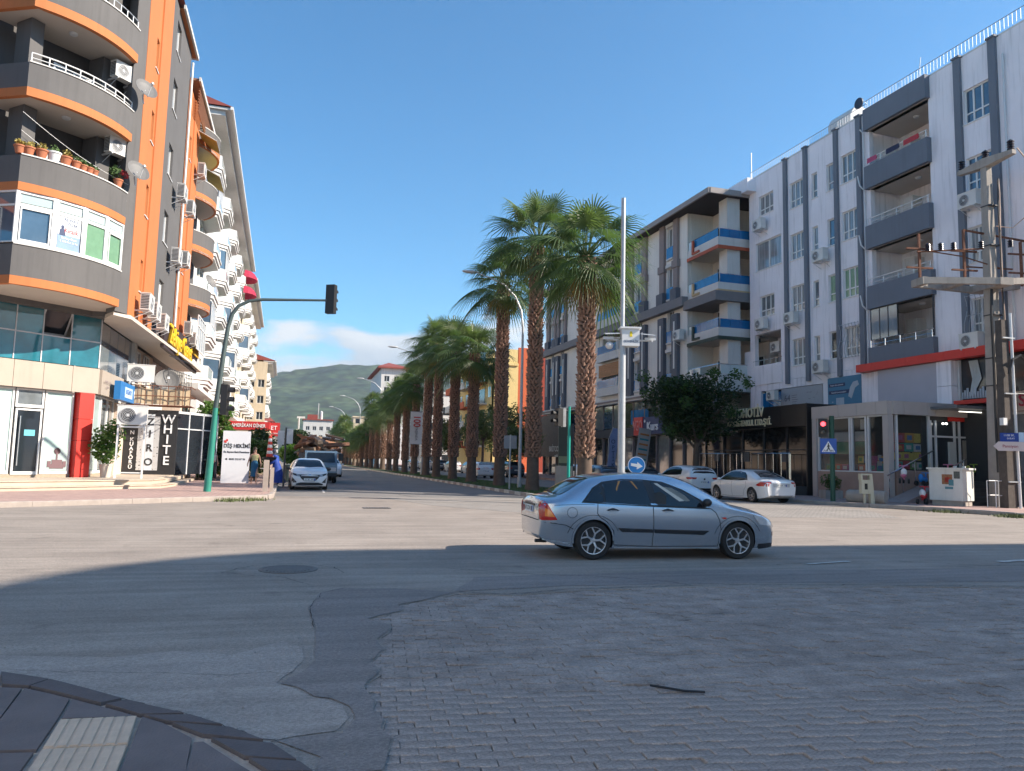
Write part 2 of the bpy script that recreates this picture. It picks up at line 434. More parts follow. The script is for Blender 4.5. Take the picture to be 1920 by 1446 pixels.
# ---------------------------------------------------------------- ground, roads, pavements
def asph(c1, c2, rough=.9):
    def f(t, vec, b):
        N = t.nodes.new; L = t.links.new
        n = N('ShaderNodeTexNoise'); n.inputs['Scale'].default_value = .55; n.inputs['Detail'].default_value = 6; n.inputs['Roughness'].default_value = .6
        L(vec, n.inputs['Vector'])
        c = N('ShaderNodeValToRGB'); c.color_ramp.elements[0].position = .3; c.color_ramp.elements[1].position = .72
        c.color_ramp.elements[0].color = (*c1, 1); c.color_ramp.elements[1].color = (*c2, 1); L(n.outputs[0], c.inputs[0])
        # fine aggregate
        g = N('ShaderNodeTexVoronoi'); g.inputs['Scale'].default_value = 75; L(vec, g.inputs['Vector'])
        r = N('ShaderNodeMapRange'); r.inputs[1].default_value = 0; r.inputs[2].default_value = 1; r.inputs[3].default_value = .80; r.inputs[4].default_value = 1.22
        sp = N('ShaderNodeSeparateColor'); L(g.outputs['Color'], sp.inputs[0]); L(sp.outputs[0], r.inputs[0])
        # faint long scuffs along the carriageway of the crossing street
        mp_ = N('ShaderNodeMapping'); mp_.inputs['Scale'].default_value = (.25, 4.5, 1); L(vec, mp_.inputs[0])
        n2_ = N('ShaderNodeTexNoise'); n2_.inputs['Scale'].default_value = 1.; n2_.inputs['Detail'].default_value = 4; L(mp_.outputs[0], n2_.inputs['Vector'])
        r2 = N('ShaderNodeMapRange'); r2.inputs[1].default_value = .3; r2.inputs[2].default_value = .7; r2.inputs[3].default_value = .82; r2.inputs[4].default_value = 1.13
        L(n2_.outputs[0], r2.inputs[0])
        # oil drips and dark stains
        n5 = N('ShaderNodeTexNoise'); n5.inputs['Scale'].default_value = 1.7; n5.inputs['Detail'].default_value = 5; L(vec, n5.inputs['Vector'])
        r5 = N('ShaderNodeMapRange'); r5.inputs[1].default_value = .62; r5.inputs[2].default_value = .74; r5.inputs[3].default_value = 1.; r5.inputs[4].default_value = .72; L(n5.outputs[0], r5.inputs[0])
        # white specks
        g2 = N('ShaderNodeTexVoronoi'); g2.inputs['Scale'].default_value = 34; L(vec, g2.inputs['Vector'])
        r3 = N('ShaderNodeMapRange'); r3.inputs[1].default_value = .03; r3.inputs[2].default_value = .07; r3.inputs[3].default_value = 1.5; r3.inputs[4].default_value = 1.
        L(g2.outputs['Distance'], r3.inputs[0])
        out = c.outputs[0]
        for q in (r, r2, r3, r5):
            m = N('ShaderNodeVectorMath'); m.operation = 'SCALE'; L(out, m.inputs[0]); L(q.outputs[0], m.inputs['Scale']); out = m.outputs[0]
        b_ = N('ShaderNodeBump'); b_.inputs['Strength'].default_value = .5; b_.inputs['Distance'].default_value = .006
        L(g.outputs['Distance'], b_.inputs['Height']); L(b_.outputs[0], b.inputs['Normal'])
        return out
    return f
m_asph = mat('asphalt', (.2, .19, .18), .9, var=.0, pattern=asph((.235, .20, .172), (.325, .28, .242)))
m_asph2 = mat('asphalt_new', (.1, .1, .1), .85, var=.0, pattern=asph((.20, .172, .158), (.245, .212, .196)))
m_asph3 = mat('asphalt_reflected_light', (.2, .2, .2), .9, var=.0, pattern=asph((.29, .25, .22), (.37, .32, .285)))  # faint reflected light put into a lighter asphalt colour
m_asph_av = mat('asphalt_avenue', (.16, .15, .15), .88, var=.0, pattern=asph((.17, .16, .152), (.23, .215, .20)))
m_paver = mat('paver_concrete', (.155, .148, .148), .9, var=.3, vs_=3.2, bump=.5, bs=55,
              pattern=asph((.27, .225, .20), (.34, .29, .26)))
m_bed = mat('joint_sand', (.12, .105, .095), .95, var=.3, vs_=8)
m_slab = mat('dark_slab', (.15, .125, .122), .8, var=.26, vs_=2.2, bump=.25, bs=70)
m_kerbdark = mat('basalt_kerb', (.105, .09, .092), .8, var=.2, vs_=5, bump=.3, bs=60)
m_mortar = mat('mortar', (.46, .36, .29), .95, var=.25, vs_=14, bump=.6, bs=40)
m_tact = mat('tactile_tile', (.60, .45, .33), .85, var=.14, vs_=7, bump=.25, bs=60)
m_kerb = mat('kerb_concrete', (.35, .30, .265), .9, var=.2, vs_=3, bump=.3, bs=40)
m_kerbw = mat('kerb_white_paint', (.58, .56, .50), .8, var=.25, vs_=4)
m_kerbg = mat('kerb_green_paint', (.16, .24, .19), .8, var=.3, vs_=4)
def pinkpave(t, vec, b):
    N = t.nodes.new; L = t.links.new
    br = N('ShaderNodeTexBrick'); br.inputs['Scale'].default_value = 1
    br.inputs['Brick Width'].default_value = .2; br.inputs['Row Height'].default_value = .2; br.offset = 0
    br.inputs['Mortar Size'].default_value = .007
    br.inputs['Color1'].default_value = (.38, .25, .22, 1); br.inputs['Color2'].default_value = (.45, .30, .255, 1); br.inputs['Mortar'].default_value = (.2, .15, .13, 1)
    L(vec, br.inputs['Vector']); return br.outputs[0]
m_pink = mat('pink_paving', (.4, .25, .2), .9, var=.14, vs_=.7, pattern=pinkpave)
def blockpave(t, vec, b):
    N = t.nodes.new; L = t.links.new
    mp_ = N('ShaderNodeMapping'); mp_.inputs['Rotation'].default_value = (0, 0, R(-5)); L(vec, mp_.inputs[0])
    br = N('ShaderNodeTexBrick'); br.inputs['Scale'].default_value = 1
    br.inputs['Brick Width'].default_value = .2; br.inputs['Row Height'].default_value = .1
    br.inputs['Mortar Size'].default_value = .006
    br.inputs['Color1'].default_value = (.27, .245, .22, 1); br.inputs['Color2'].default_value = (.33, .30, .27, 1); br.inputs['Mortar'].default_value = (.07, .06, .055, 1)
    L(mp_.outputs[0], br.inputs['Vector']); return br.outputs[0]
m_block = mat('block_paving', (.2, .2, .2), .9, var=.12, vs_=.6, pattern=blockpave)
m_grass = mat('lawn_soil', (.045, .075, .022), .95, var=.4, vs_=2.5)
m_earth = mat('dry_ground', (.20, .18, .14), .95, var=.3, vs_=.01)
m_crack_and_shadow = mat('crack_and_shadow', (.025, .023, .022), 1., var=0)
m_dash = mat('worn_white_paint', (.52, .50, .47), .8, var=.35, vs_=9)

def sheet(name, outer, holes, z, m, parent=None, skirt=0., kind='structure'):
    """flat polygon with holes, triangulated; skirt gives its edges a drop"""
    V = [Vector(p) for p in outer]; E = [(i, (i + 1) % len(outer)) for i in range(len(outer))]
    for h in holes:
        o = len(V); V += [Vector(p) for p in h]; E += [(o + i, o + (i + 1) % len(h)) for i in range(len(h))]
    vs, es, fs, *_ = geometry.delaunay_2d_cdt(V, E, [], 0, 1e-6)
    def inside(p, poly):
        c = False; n = len(poly); j = n - 1
        for i in range(n):
            if (poly[i][1] > p[1]) != (poly[j][1] > p[1]) and p[0] < (poly[j][0] - poly[i][0]) * (p[1] - poly[i][1]) / (poly[j][1] - poly[i][1]) + poly[i][0]: c = not c
            j = i
        return c
    b = MB(); keep = []
    for f in fs:
        c = sum((vs[i] for i in f), Vector((0, 0))) / len(f)
        if inside(c, outer) and not any(inside(c, h) for h in holes):
            a = (vs[f[1]] - vs[f[0]]).cross(vs[f[2]] - vs[f[0]])
            keep.append(tuple(f) if a > 0 else tuple(reversed(f)))
    b.add([(v.x, v.y, z) for v in vs], keep)
    if skirt:
        for loop in [outer, *holes]:
            n = len(loop)
            for i in range(n):
                p, q = loop[i], loop[(i + 1) % n]
                b.quad((p[0], p[1], z), (q[0], q[1], z), (q[0], q[1], z - skirt), (p[0], p[1], z - skirt))
    return b.build(name, m, parent, None, False, kind if parent is None else None)
def ragged(pts, amp=.03, step=.12, seed=1):
    r_ = random.Random(seed); out = []
    for i in range(len(pts)):
        p, q = Vector(pts[i]), Vector(pts[(i + 1) % len(pts)])
        n = max(1, int((q - p).length / step))
        for k in range(n):
            v = p.lerp(q, k / n)
            if k: v = v + Vector((r_.uniform(-amp, amp), r_.uniform(-amp, amp)))
            out.append((v.x, v.y))
    return out

ground = MB()
ground.box(-9000, 9000, -3000, 9000, -1.2, -.12)
struct('ground', ground, m_earth)

PAV_L = [(.51, 3.98), (.57, 4.27), (.61, 4.42), (.56, 4.56), (.60, 4.73), (.55, 4.9), (.58, 5.1), (.53, 5.39), (.68, 5.77), (.64, 6.07), (.79, 6.4), (.76, 6.77), (.91, 7.1),
         (.93, 7.35), (.76, 7.62), (1.0, 7.85), (1.17, 7.99), (1.14, 8.3), (1.49, 8.55), (1.94, 8.9), (2.52, 8.68), (3.59, 8.92), (5.09, 8.93), (6.49, 8.68), (8.12, 8.56), (9.82, 8.24), (16.5, 7.9)]
_rg = ragged(PAV_L[:20], .025, .1, 3)
_k = min(range(len(_rg)), key=lambda i: abs(_rg[i][0] - PAV_L[19][0]) + abs(_rg[i][1] - PAV_L[19][1]))
paver_hole = _rg[:_k + 1] + PAV_L[20:] + [(16.5, .6), (.45, .6), (.47, 2.4)]

# the crossing street and the mouth of the avenue
road_outer = [(-60, -30), (70, -30), (70, 21.5), (25.2, 21.5), (22.4, 28.5), (22.0, 31), (-1.2, 31), (-1.0, 28.9), (-7.8, 23.4), (-60, -15.4)]
sheet('road', road_outer, [paver_hole], 0., m_asph, skirt=.06)
av = lambda x, y: (x - .02 * (y - 31), y)
b = MB()
for y0, y1 in [(31, 90), (90, 200), (200, 420)]:
    b.quad((*av(-1.2, y0), 0), (*av(22.0, y0), 0), (*av(22.0, y1), 0), (*av(-1.2, y1), 0))
struct('avenue_road', b, m_asph_av)
sheet('paver_bed', paver_hole, [], -.024, m_bed)
# sunlit block paving in the mouth of the avenue
sheet('block_paving', ragged([(3.2, 30.8), (4.6, 25.6), (7.5, 21.2), (19.5, 20.6), (21.6, 25), (21.2, 30.8)], .06, .5, 5), [], .004, m_block)
# darker patches of newer asphalt and reflected light painted as a lighter strip along the near kerb
PATCH = [(.17, 4.0), (.2, 4.23), (-.03, 4.51), (.09, 4.53), (.33, 4.56), (.42, 4.77), (.4, 5.03), (.29, 5.21), (.19, 5.26), (.09, 5.49), (-.03, 5.6), (.11, 5.85), (.21, 6.16), (.23, 6.7), (.25, 7.28), (.19, 8.29), (.34, 9.13), (.6, 9.46), (1.35, 9.28), (1.9, 8.96)]
_p2 = [p for p in reversed(PAV_L[:19])]
sheet('asphalt_patch', ragged(PATCH + [(p[0] - .012, p[1] + .01) for p in _p2], .012, .12, 9), [], .006, m_asph2)
REFLECTED_STRIP = [(-2.3, 6.8), (-1.31, 6.55), (-.84, 6.66), (-.43, 6.45), (-.04, 6.85), (.12, 6.6), (.13, 6.2), (.05, 5.9), (-.06, 5.62), (.05, 5.49), (.16, 5.28), (.27, 5.17), (.36, 5.03), (.38, 4.8), (.3, 4.6), (.06, 4.56), (-.06, 4.51),
        (-.05, 4.42), (-.29, 4.72), (-.54, 4.99), (-.86, 5.26), (-1.34, 5.74), (-1.92, 6.18), (-2.6, 6.6)]
sheet('asphalt_reflected_light_strip', ragged(REFLECTED_STRIP, .015, .15, 11), [], .004, m_asph3)
sheet('asphalt_seam_strip', ragged([(1.9, 9.0), (3.4, 9.25), (5.6, 9.12), (8.2, 8.85), (12, 8.6), (16, 8.2), (16, 9.6), (10, 10.0), (6, 10.3), (2.4, 10.1)], .03, .3, 13), [], .004, m_asph2)
# cracks, plus dark ribbons painted in place of cable shadows
cr_ = MB()
def crack_and_shadow(pts, w_=.012, z=.009, seed=0):
    r_ = random.Random(seed); P = []
    for i in range(len(pts) - 1):
        p, q = Vector(pts[i]), Vector(pts[i + 1]); n = max(2, int((q - p).length / .09))
        for k in range(n):
            v = p.lerp(q, k / n); P.append(v + Vector((r_.gauss(0, .012), r_.gauss(0, .016))))
    P.append(Vector(pts[-1]))
    for i in range(len(P) - 1):
        d = (P[i + 1] - P[i]).normalized(); n = Vector((-d.y, d.x))
        w0 = w_ * (.3 + .9 * r_.random()); w1 = w_ * (.3 + .9 * r_.random())
        cr_.quad((*(P[i] - n * w0 / 2), z), (*(P[i + 1] - n * w1 / 2), z), (*(P[i + 1] + n * w1 / 2), z), (*(P[i] + n * w0 / 2), z))
crack_and_shadow([(1.94, 8.98), (2.52, 8.72), (3.4, 8.98), (4.6, 9.02), (5.6, 9.0), (7.4, 8.75), (9.8, 8.3), (13, 8.2)], .022, seed=1)
crack_and_shadow([(.2, 9.75), (-.1, 10.4), (-.45, 10.5), (-.9, 10.9), (-.5, 11.5), (.1, 11.65), (.6, 11.2), (.7, 10.6)], .012, seed=2)
crack_and_shadow([(2.2, 10.9), (3.3, 10.2), (4.2, 9.9), (4.9, 9.4), (5.1, 9.0)], .018, seed=3)
crack_and_shadow([(6.6, 10.9), (7.6, 10.75), (8.3, 10.9), (8.7, 10.6)], .02, seed=4)
crack_and_shadow([(10.2, 10.9), (11.4, 10.2), (12.5, 10.1), (13.6, 10.6)], .02, seed=5)
crack_and_shadow([(-1.0, 17.2), (-.2, 16.7), (.4, 17.4)], .012, seed=6)
crack_and_shadow([(.8, 16.6), (1.9, 16.3)], .022, seed=7)
crack_and_shadow([(-.8, 16.9), (-.45, 16.5)], .02, seed=8)
crack_and_shadow([(3.4, 20.3), (4.6, 19.7), (5.1, 20.1), (6.2, 19.6)], .02, seed=9)
crack_and_shadow([(-1.6, 21.9), (-.9, 21.8)], .02, seed=10)
crack_and_shadow([(9.3, 19.6), (11, 19.2), (12.8, 19.5), (14.8, 19.0)], .015, seed=11)
crack_and_shadow([(2.4, 40), (3.3, 36.8), (4.4, 33.6), (4.7, 31.5)], .035, seed=12)
crack_and_shadow([(1.8, 58), (2.6, 49), (3.0, 43)], .03, seed=13)
crack_and_shadow([(-.05, 4.5), (-.29, 4.76), (-.54, 5.03), (-.86, 5.3), (-1.34, 5.78)], .01, seed=14)
crack_and_shadow([(-1.9, 6.3), (-1.0, 6.05), (-.4, 5.9), (.05, 5.85)], .006, seed=15)
crack_and_shadow([(.24, 7.3), (.2, 8.2), (.35, 9.1), (.62, 9.44), (1.3, 9.3)], .008, seed=16)
crack_and_shadow([(10, 12.6), (12, 12.2), (14, 12.4)], .01, seed=17)
crack_and_shadow([(-.8, 30.2), (3, 29.9), (8.9, 29.2), (12, 28.6)], .07, seed=21); crack_and_shadow([(.8, 27.9), (4, 27.6), (9.3, 27.2)], .05, seed=22); crack_and_shadow([(10, 26.8), (14.5, 25.6), (19, 24.6), (23, 23.6)], .06, seed=23); crack_and_shadow([(5.5, 26.2), (8.5, 25.9), (10, 26.1)], .03, seed=24)  # cable shadows painted as dark ribbons, without cables to cast them
cr_.build('road_crack_and_shadow', m_crack_and_shadow, None, None, False, 'structure')
# worn white dashes and flecks
d_ = MB()
for x0, y0, x1, y1, w_ in [(8.2, 10.72, 9.2, 10.95, .10), (12.1, 10.6, 13.6, 10.9, .16), (1.2, 34, 1.28, 37.5, .10), (1.1, 41, 1.18, 44.5, .10), (24.0, 17.2, 26.2, 17.6, .25)]:
    p, q = Vector((x0, y0)), Vector((x1, y1)); dd = (q - p).normalized(); n = Vector((-dd.y, dd.x)) * w_ / 2
    pts = ragged([tuple(p - n), tuple(q - n), tuple(q + n), tuple(p + n)], .02, .15, int(x0 * 10) + 3)
    d_.add([(a, c, .012) for a, c in pts], [tuple(range(len(pts)))])
d_.build('road_marking', m_dash, None, None, False, 'structure')

# manhole cover
mh = thing('manhole_cover', 'round ribbed iron manhole cover set in the shaded asphalt', 'manhole', T(-.04, 11.09, 0))
iron = mat('cast_iron', (.15, .135, .125), .6, .4, var=.2, vs_=8)
b = MB(); b.lathe([(.40, 0), (.40, .010), (.345, .012), (.34, .006), (0, .006)], 36); b.build('rim', iron, mh)
b = MB()
for i in range(-6, 7):
    h = math.sqrt(max(.31 ** 2 - (i * .046) ** 2, 0)); b.box(i * .046 - .012, i * .046 + .012, -h, h, .006, .014)
b.build('cover_ribs', iron, mh)
# drain grate in the sunlit road
gr = thing('drain_grate', 'small rectangular drain grate in the sunlit road', 'drain', T(2.5, 24.1, 0))
b = MB()
for i in range(9): b.box(-.36 + i * .08, -.32 + i * .08, -.2, .2, .002, .014)
b.build('bars', iron, gr)
b = MB(); b.box(-.42, .42, -.26, -.2, .002, .016); b.box(-.42, .42, .2, .26, .002, .016); b.box(-.42, -.36, -.2, .2, .002, .016); b.box(.36, .42, -.2, .2, .002, .016); b.build('frame', iron, gr)
# black rubber strap lying on the pavers
b = MB(); b.tube([(2.52, 5.05, .004), (2.60, 4.94, .012), (2.69, 4.87, .008), (2.83, 4.83, .004)], .009, 6)
tag(b.build('rubber_strap', black_m), 'thin black rubber strap lying on the paving blocks', 'strap')

# ---- individually laid pavers
def paver_mesh(wav):
    L_, W_, h_ = .2005, .1008, .03; bev = .0035
    xs = [-L_ / 2, -L_ / 6, L_ / 6, L_ / 2]
    o = []
    for i, x in enumerate(xs): o.append((x, -W_ / 2 + (wav if i in (1, 2) else -0) * (1 if i == 1 else -1)))
    for i, x in reversed(list(enumerate(xs))): o.append((x, W_ / 2 + (wav if i in (1, 2) else 0) * (1 if i == 1 else -1)))
    n = len(o); vs = []
    for s_, z in ((1, -h_), (1, -bev), (1 - 2 * bev / W_ * .9, 0)):
        for x, y in o: vs.append((x * (1 - (1 - s_) * .5), y * s_, z))
    fs = [tuple(range(2 * n, 3 * n))]
    for k in range(2):
        for i in range(n): fs.append((k * n + i, k * n + (i + 1) % n, (k + 1) * n + (i + 1) % n, (k + 1) * n + i))
    return vs, fs
pvs, pfs = paver_mesh(.006)
_pm = MB(); _pm.add(pvs, pfs); PAVER = _pm.mesh('paver', m_paver)
def _in(p, poly):
    c = False; j = len(poly) - 1
    for i in range(len(poly)):
        if (poly[i][1] > p[1]) != (poly[j][1] > p[1]) and p[0] < (poly[j][0] - poly[i][0]) * (p[1] - poly[i][1]) / (poly[j][1] - poly[i][1]) + poly[i][0]: c = not c
        j = i
    return c
paved = link('paver_field', None, None, None); paved['kind'] = 'structure'
rot_p = R(-6)
P_ = []
r_ = random.Random(5)
for j in range(-10, 110):
    for i in range(-12, 95):
        lx = i * .203 + (.1015 if j % 2 else 0); ly = j * .102
        x = .3 + lx * math.cos(rot_p) - ly * math.sin(rot_p); y = 1.2 + lx * math.sin(rot_p) + ly * math.cos(rot_p)
        if not any(_in((x + a_, y + c_), paver_hole) for a_ in (-.11, .11) for c_ in (-.05, .05)): continue
        if y > 9 or x > 13.5: continue
        sag = noise.noise((x * .6, y * .6, 0)) * .007 + noise.noise((x * 2, y * 2, 5)) * .006
        M_ = T(x + r_.gauss(0, .0018), y + r_.gauss(0, .0016), -.009 + sag + r_.gauss(0, .003)) @ Matrix.Rotation(r_.gauss(0, .026), 4, 'X') @ Matrix.Rotation(r_.gauss(0, .016), 4, 'Y') @ rotz(rot_p + r_.gauss(0, .012))
        P_.append((x, y, M_))
def vis_rank(p):
    x, y = p[0], p[1]
    c_, s_ = math.cos(R(CAM_YAW)), math.sin(R(CAM_YAW))
    cx_ = c_ * x - s_ * y; cz_ = s_ * x + c_ * y
    vis = cz_ > 3.95 and abs(cx_) < cz_ * .70
    return (0 if vis else 1, cz_)
P_.sort(key=vis_rank)
for x, y, M_ in P_[:300]: link('paver', PAVER, paved, M_)
rest = MB()
for x, y, M_ in P_[300:]:
    rest.M = M_; rest.add(pvs, pfs)
rest.M = None
rest.build('paver_rest', m_paver, paved)['kind'] = 'stuff'

# ---- near left pavement corner: dark slabs, basalt kerb, tactile tiles
KO = [(-4.6, 8.2), (-3.2, 7.15), (-1.92, 6.15), (-1.55, 5.9), (-1.34, 5.71), (-.86, 5.23), (-.54, 4.96), (-.29, 4.69), (-.05, 4.39), (.09, 4.11), (.16, 3.96), (.24, 3.5), (.28, 2.8), (.28, 1.2)]
KI = [(-4.5, 7.95), (-3.1, 6.95), (-1.79, 5.79), (-1.63, 5.74), (-1.41, 5.56), (-.99, 5.18), (-.82, 5.0), (-.65, 4.85), (-.41, 4.56), (-.19, 4.22), (-.07, 4.01), (-.02, 3.5), (0, 2.8), (0, 1.2)]
pv = sheet('near_pavement', KO + [(.28, -6), (-14, -6), (-14, 8.2)], [], .018, m_mortar, skirt=.05)
def mix2(a, b_, t): return (a[0] + (b_[0] - a[0]) * t, a[1] + (b_[1] - a[1]) * t)
def polyat(P, t):
    n = len(P) - 1; f = t * n; i = min(int(f), n - 1); return mix2(P[i], P[i + 1], f - i)
kerbs = [(0, .98), (1.02, 1.98), (2.04, 3.05), (3.1, 4.75), (4.83, 5.92), (6.06, 6.86), (7.06, 7.84), (8.06, 8.95), (9.1, 9.98), (10.05, 10.98), (11.02, 11.98), (12.02, 12.98)]
for a, c in kerbs:
    n = 3; o_, i_ = [], []
    for k in range(n + 1):
        t = (a + (c - a) * k / n) / 13
        o_.append(polyat(KO, t)); i_.append(polyat(KI, t))
    b = MB(); b.prism([mix2(p, q, .03) for p, q in zip(o_, i_)] + [mix2(p, q, .93) for p, q in zip(o_, i_)][::-1], -.03, .042)
    b.build('kerb_stone', m_kerbdark, pv)
def slab(pts, z1=.036, m=m_slab, name='paving_slab'):
    b = MB(); c = [sum(p[0] for p in pts) / len(pts), sum(p[1] for p in pts) / len(pts)]
    q = []
    for p in pts:
        d = Vector((c[0] - p[0], c[1] - p[1])); d = d.normalized() * .006; q.append((p[0] + d.x, p[1] + d.y))
    b.prism(q, -.01, z1); return b.build(name, m, pv)
slab([(-1.79, 5.76), (-1.64, 5.71), (-1.57, 5.11), (-2.3, 5.05), (-2.35, 5.7), (-2.2, 6.05)])
slab([(-1.63, 5.71), (-1.42, 5.54), (-1.29, 5.42), (-1.25, 5.03), (-1.22, 4.55), (-1.6, 4.6), (-1.57, 5.1)])
slab([(-1.28, 5.41), (-1.0, 5.16), (-.83, 4.99), (-1.24, 5.035)])
slab([(-.80, 4.98), (-.66, 4.84), (-.47, 4.56), (-.44, 4.05), (-.75, 4.08), (-.77, 4.5)])
slab([(-.46, 4.50), (-.41, 4.5), (-.21, 4.16), (-.1, 3.98), (-.06, 3.5), (-.43, 3.5)], .034)
slab([(-1.62, 4.57), (-1.22, 4.52), (-1.19, 4.0), (-1.6, 4.0)]); slab([(-2.35, 5.02), (-1.6, 5.08), (-1.62, 4.0), (-2.35, 4.0)])
slab([(-1.6, 3.97), (-.78, 3.97), (-.78, 3.2), (-1.6, 3.2)]); slab([(-.76, 4.02), (-.46, 4.0), (-.46, 3.2), (-.76, 3.2)]); slab([(-2.35, 3.97), (-1.63, 3.97), (-1.63, 3.2), (-2.35, 3.2)])
slab([(-3.0, 6.7), (-2.24, 6.08), (-2.38, 5.7), (-2.38, 4.0), (-3.0, 4.0)])
slab([(-.43, 3.46), (-.03, 3.46), (-.03, 2.6), (-.43, 2.6)]); slab([(-1.6, 3.17), (-.46, 3.17), (-.46, 2.5), (-1.6, 2.5)])
for k, (q0, q1, q2, q3) in enumerate([((-1.24, 5.02), (-.825, 4.995), (-.785, 4.53), (-1.20, 4.565)), ((-1.198, 4.555), (-.783, 4.52), (-.755, 4.08), (-1.165, 4.10))]):
    tl = slab([q0, q1, q2, q3], .036, m_tact, 'tactile_tile')
    b = MB()
    for i in range(7):
        a = mix2(q0, q1, (i + .12) / 7); c = mix2(q0, q1, (i + .88) / 7); d = mix2(q3, q2, (i + .88) / 7); e = mix2(q3, q2, (i + .12) / 7)
        b.prism([mix2(a, e, .03), mix2(c, d, .03), mix2(c, d, .97), mix2(a, e, .97)], .03, .0405)
    b.build('tactile_bar', m_tact, tl)

# ---- kerbed pavements
UNITK = MB(); UNITK.add([(0.004, -.08, -.16), (.996, -.08, -.16), (.996, .08, -.16), (.004, .08, -.16), (0.004, -.08, -.02), (.996, -.08, -.02), (.996, .08, 0), (.004, .08, 0), (.004, -.055, 0), (.996, -.055, 0)],
    [(3, 2, 1, 0), (0, 1, 5, 4), (4, 5, 9, 8), (8, 9, 6, 7), (2, 3, 7, 6), (1, 2, 6, 9, 5), (0, 4, 8, 7, 3)])
KM = {m.name: UNITK.mesh('kerb_stone', m) for m in (m_kerb, m_kerbw, m_kerbg)}
def kerbline(pts, parent, z=.15, L_=1., mats=('kerb_concrete',), limit=150, seed=2, off=0):
    r_ = random.Random(seed); k = off
    for i in range(len(pts) - 1):
        p, q = Vector(pts[i]), Vector(pts[i + 1]); d = q - p; n = max(1, round(d.length / L_)); st = d.length / n; a = math.atan2(d.y, d.x)
        for j in range(n):
            c = p + d * (j / n)
            link('kerb_stone', KM[mats[k % len(mats)]], parent, T(c.x, c.y, z + r_.uniform(-.008, .008)) @ rotz(a + r_.uniform(-.01, .01)) @ Matrix.Diagonal((st, 1, 1, 1)))
            k += 1
            if k - off > limit: return
KL = [(-30, 5.8), (-18, 15.2), (-7.8, 23.4), (-4.1, 26.1), (-1.6, 28.1), (-1.0, 28.75), (-.85, 29.6), (-.9, 38), (-1.2, 60), (-2.0, 100), (-4, 200)]
lp = sheet('left_pavement', KL + [(-8.0, 400), (-60, 400), (-60, 5.8)], [], .152, m_pink, skirt=.2)
kerbline(KL[1:9], lp, .156)
MED = [(14.6, 30), (14.4, 28), (13.9, 26.6), (13.0, 25.6), (12.2, 25.3), (11.4, 25.7), (10.8, 26.8), (10.45, 28.5), (10.25, 33), (9.6, 66), (8.9, 100), (7.9, 150), (4.0, 330)]
md = sheet('median_strip', [(p[0], p[1]) for p in MED] + [(9.4, 330), (12.3, 150), (13.8, 66)], [], .10, m_grass, skirt=.12)
kerbline(list(reversed(MED[:8])) , md, .15, .55, ('kerb_concrete',), off=0)
kerbline(MED[7:12], md, .15, .9, ('kerb_white_paint', 'kerb_concrete'), limit=135)
RK = [(21.2, 200), (21.9, 60), (21.85, 31), (22.5, 28.6), (23.3, 26.4), (24.6, 24.6), (25.2, 22.8), (25.3, 21.4), (26.2, 20.4), (30, 19.9), (70, 19)]
rp = sheet('right_pavement', RK + [(70, 400), (17.5, 400)], [], .152, m_pink, skirt=.2)
kerbline(RK[1:10], rp, .156, limit=80)
RM = [(14.6, 30), (13.8, 66), (12.3, 150)]
# turf tufts on the median: grass blades
b = MB(); r_ = random.Random(8)
for i in range(9000):
    y = 26 + 60 * r_.random() ** 1.6; x0 = 10.45 - .02 * (y - 31); x = x0 + r_.random() * 3.6
    if y < 28 and (x < 11.3 or x > 13.6): continue
    h = r_.uniform(.03, .09); a = r_.random() * 6.28; dx, dy = math.cos(a) * .025, math.sin(a) * .025
    lx, ly = r_.uniform(-.03, .03), r_.uniform(-.03, .03)
    b.add([(x - dx, y - dy, .1), (x + dx, y + dy, .1), (x + lx, y + ly, .1 + h)], [(0, 1, 2)])
b.build('grass', mat('grass_blade', (.06, .12, .025), .7, var=.3), None, None, False, 'stuff')
b = MB()
for cx_, cy_, n in [(-2.2, 27.3, 260), (-1.5, 27.9, 200), (25.0, 21.2, 500), (24.4, 23.6, 200), (26.5, 20.1, 400)]:
    for i in range(n):
        x, y = r_.gauss(cx_, .3), r_.gauss(cy_, .25); h = r_.uniform(.04, .16); a = r_.random() * 6.28; dx, dy = math.cos(a) * .02, math.sin(a) * .02
        b.add([(x - dx, y - dy, 0), (x + dx, y + dy, 0), (x + r_.uniform(-.06, .06), y + r_.uniform(-.06, .06), h)], [(0, 1, 2)])
b.build('weeds', mat('weed_leaf', (.10, .12, .04), .7, var=.3), None, None, False, 'stuff')
# pebbles and litter specks on the road
b = MB()
for i in range(900):
    y = 4 + 22 * r_.random() ** 1.5; x = -.1 * y + r_.uniform(-.55, .95) * y
    s_ = r_.uniform(.004, .011); a = r_.random() * 3
    z0 = 0 if not _in((x, y), paver_hole) else -.01
    b.add([(x + s_ * math.cos(a + k * 2.1) * r_.uniform(.7, 1.3), y + s_ * math.sin(a + k * 2.1), z0 + .004) for k in range(3)] + [(x, y, z0 + .004 + s_ * 1.2)], [(0, 1, 3), (1, 2, 3), (2, 0, 3)])
b.build('gravel', mat('pebble', (.3, .28, .25), .9, var=.4, vs_=3), None, None, False, 'stuff')
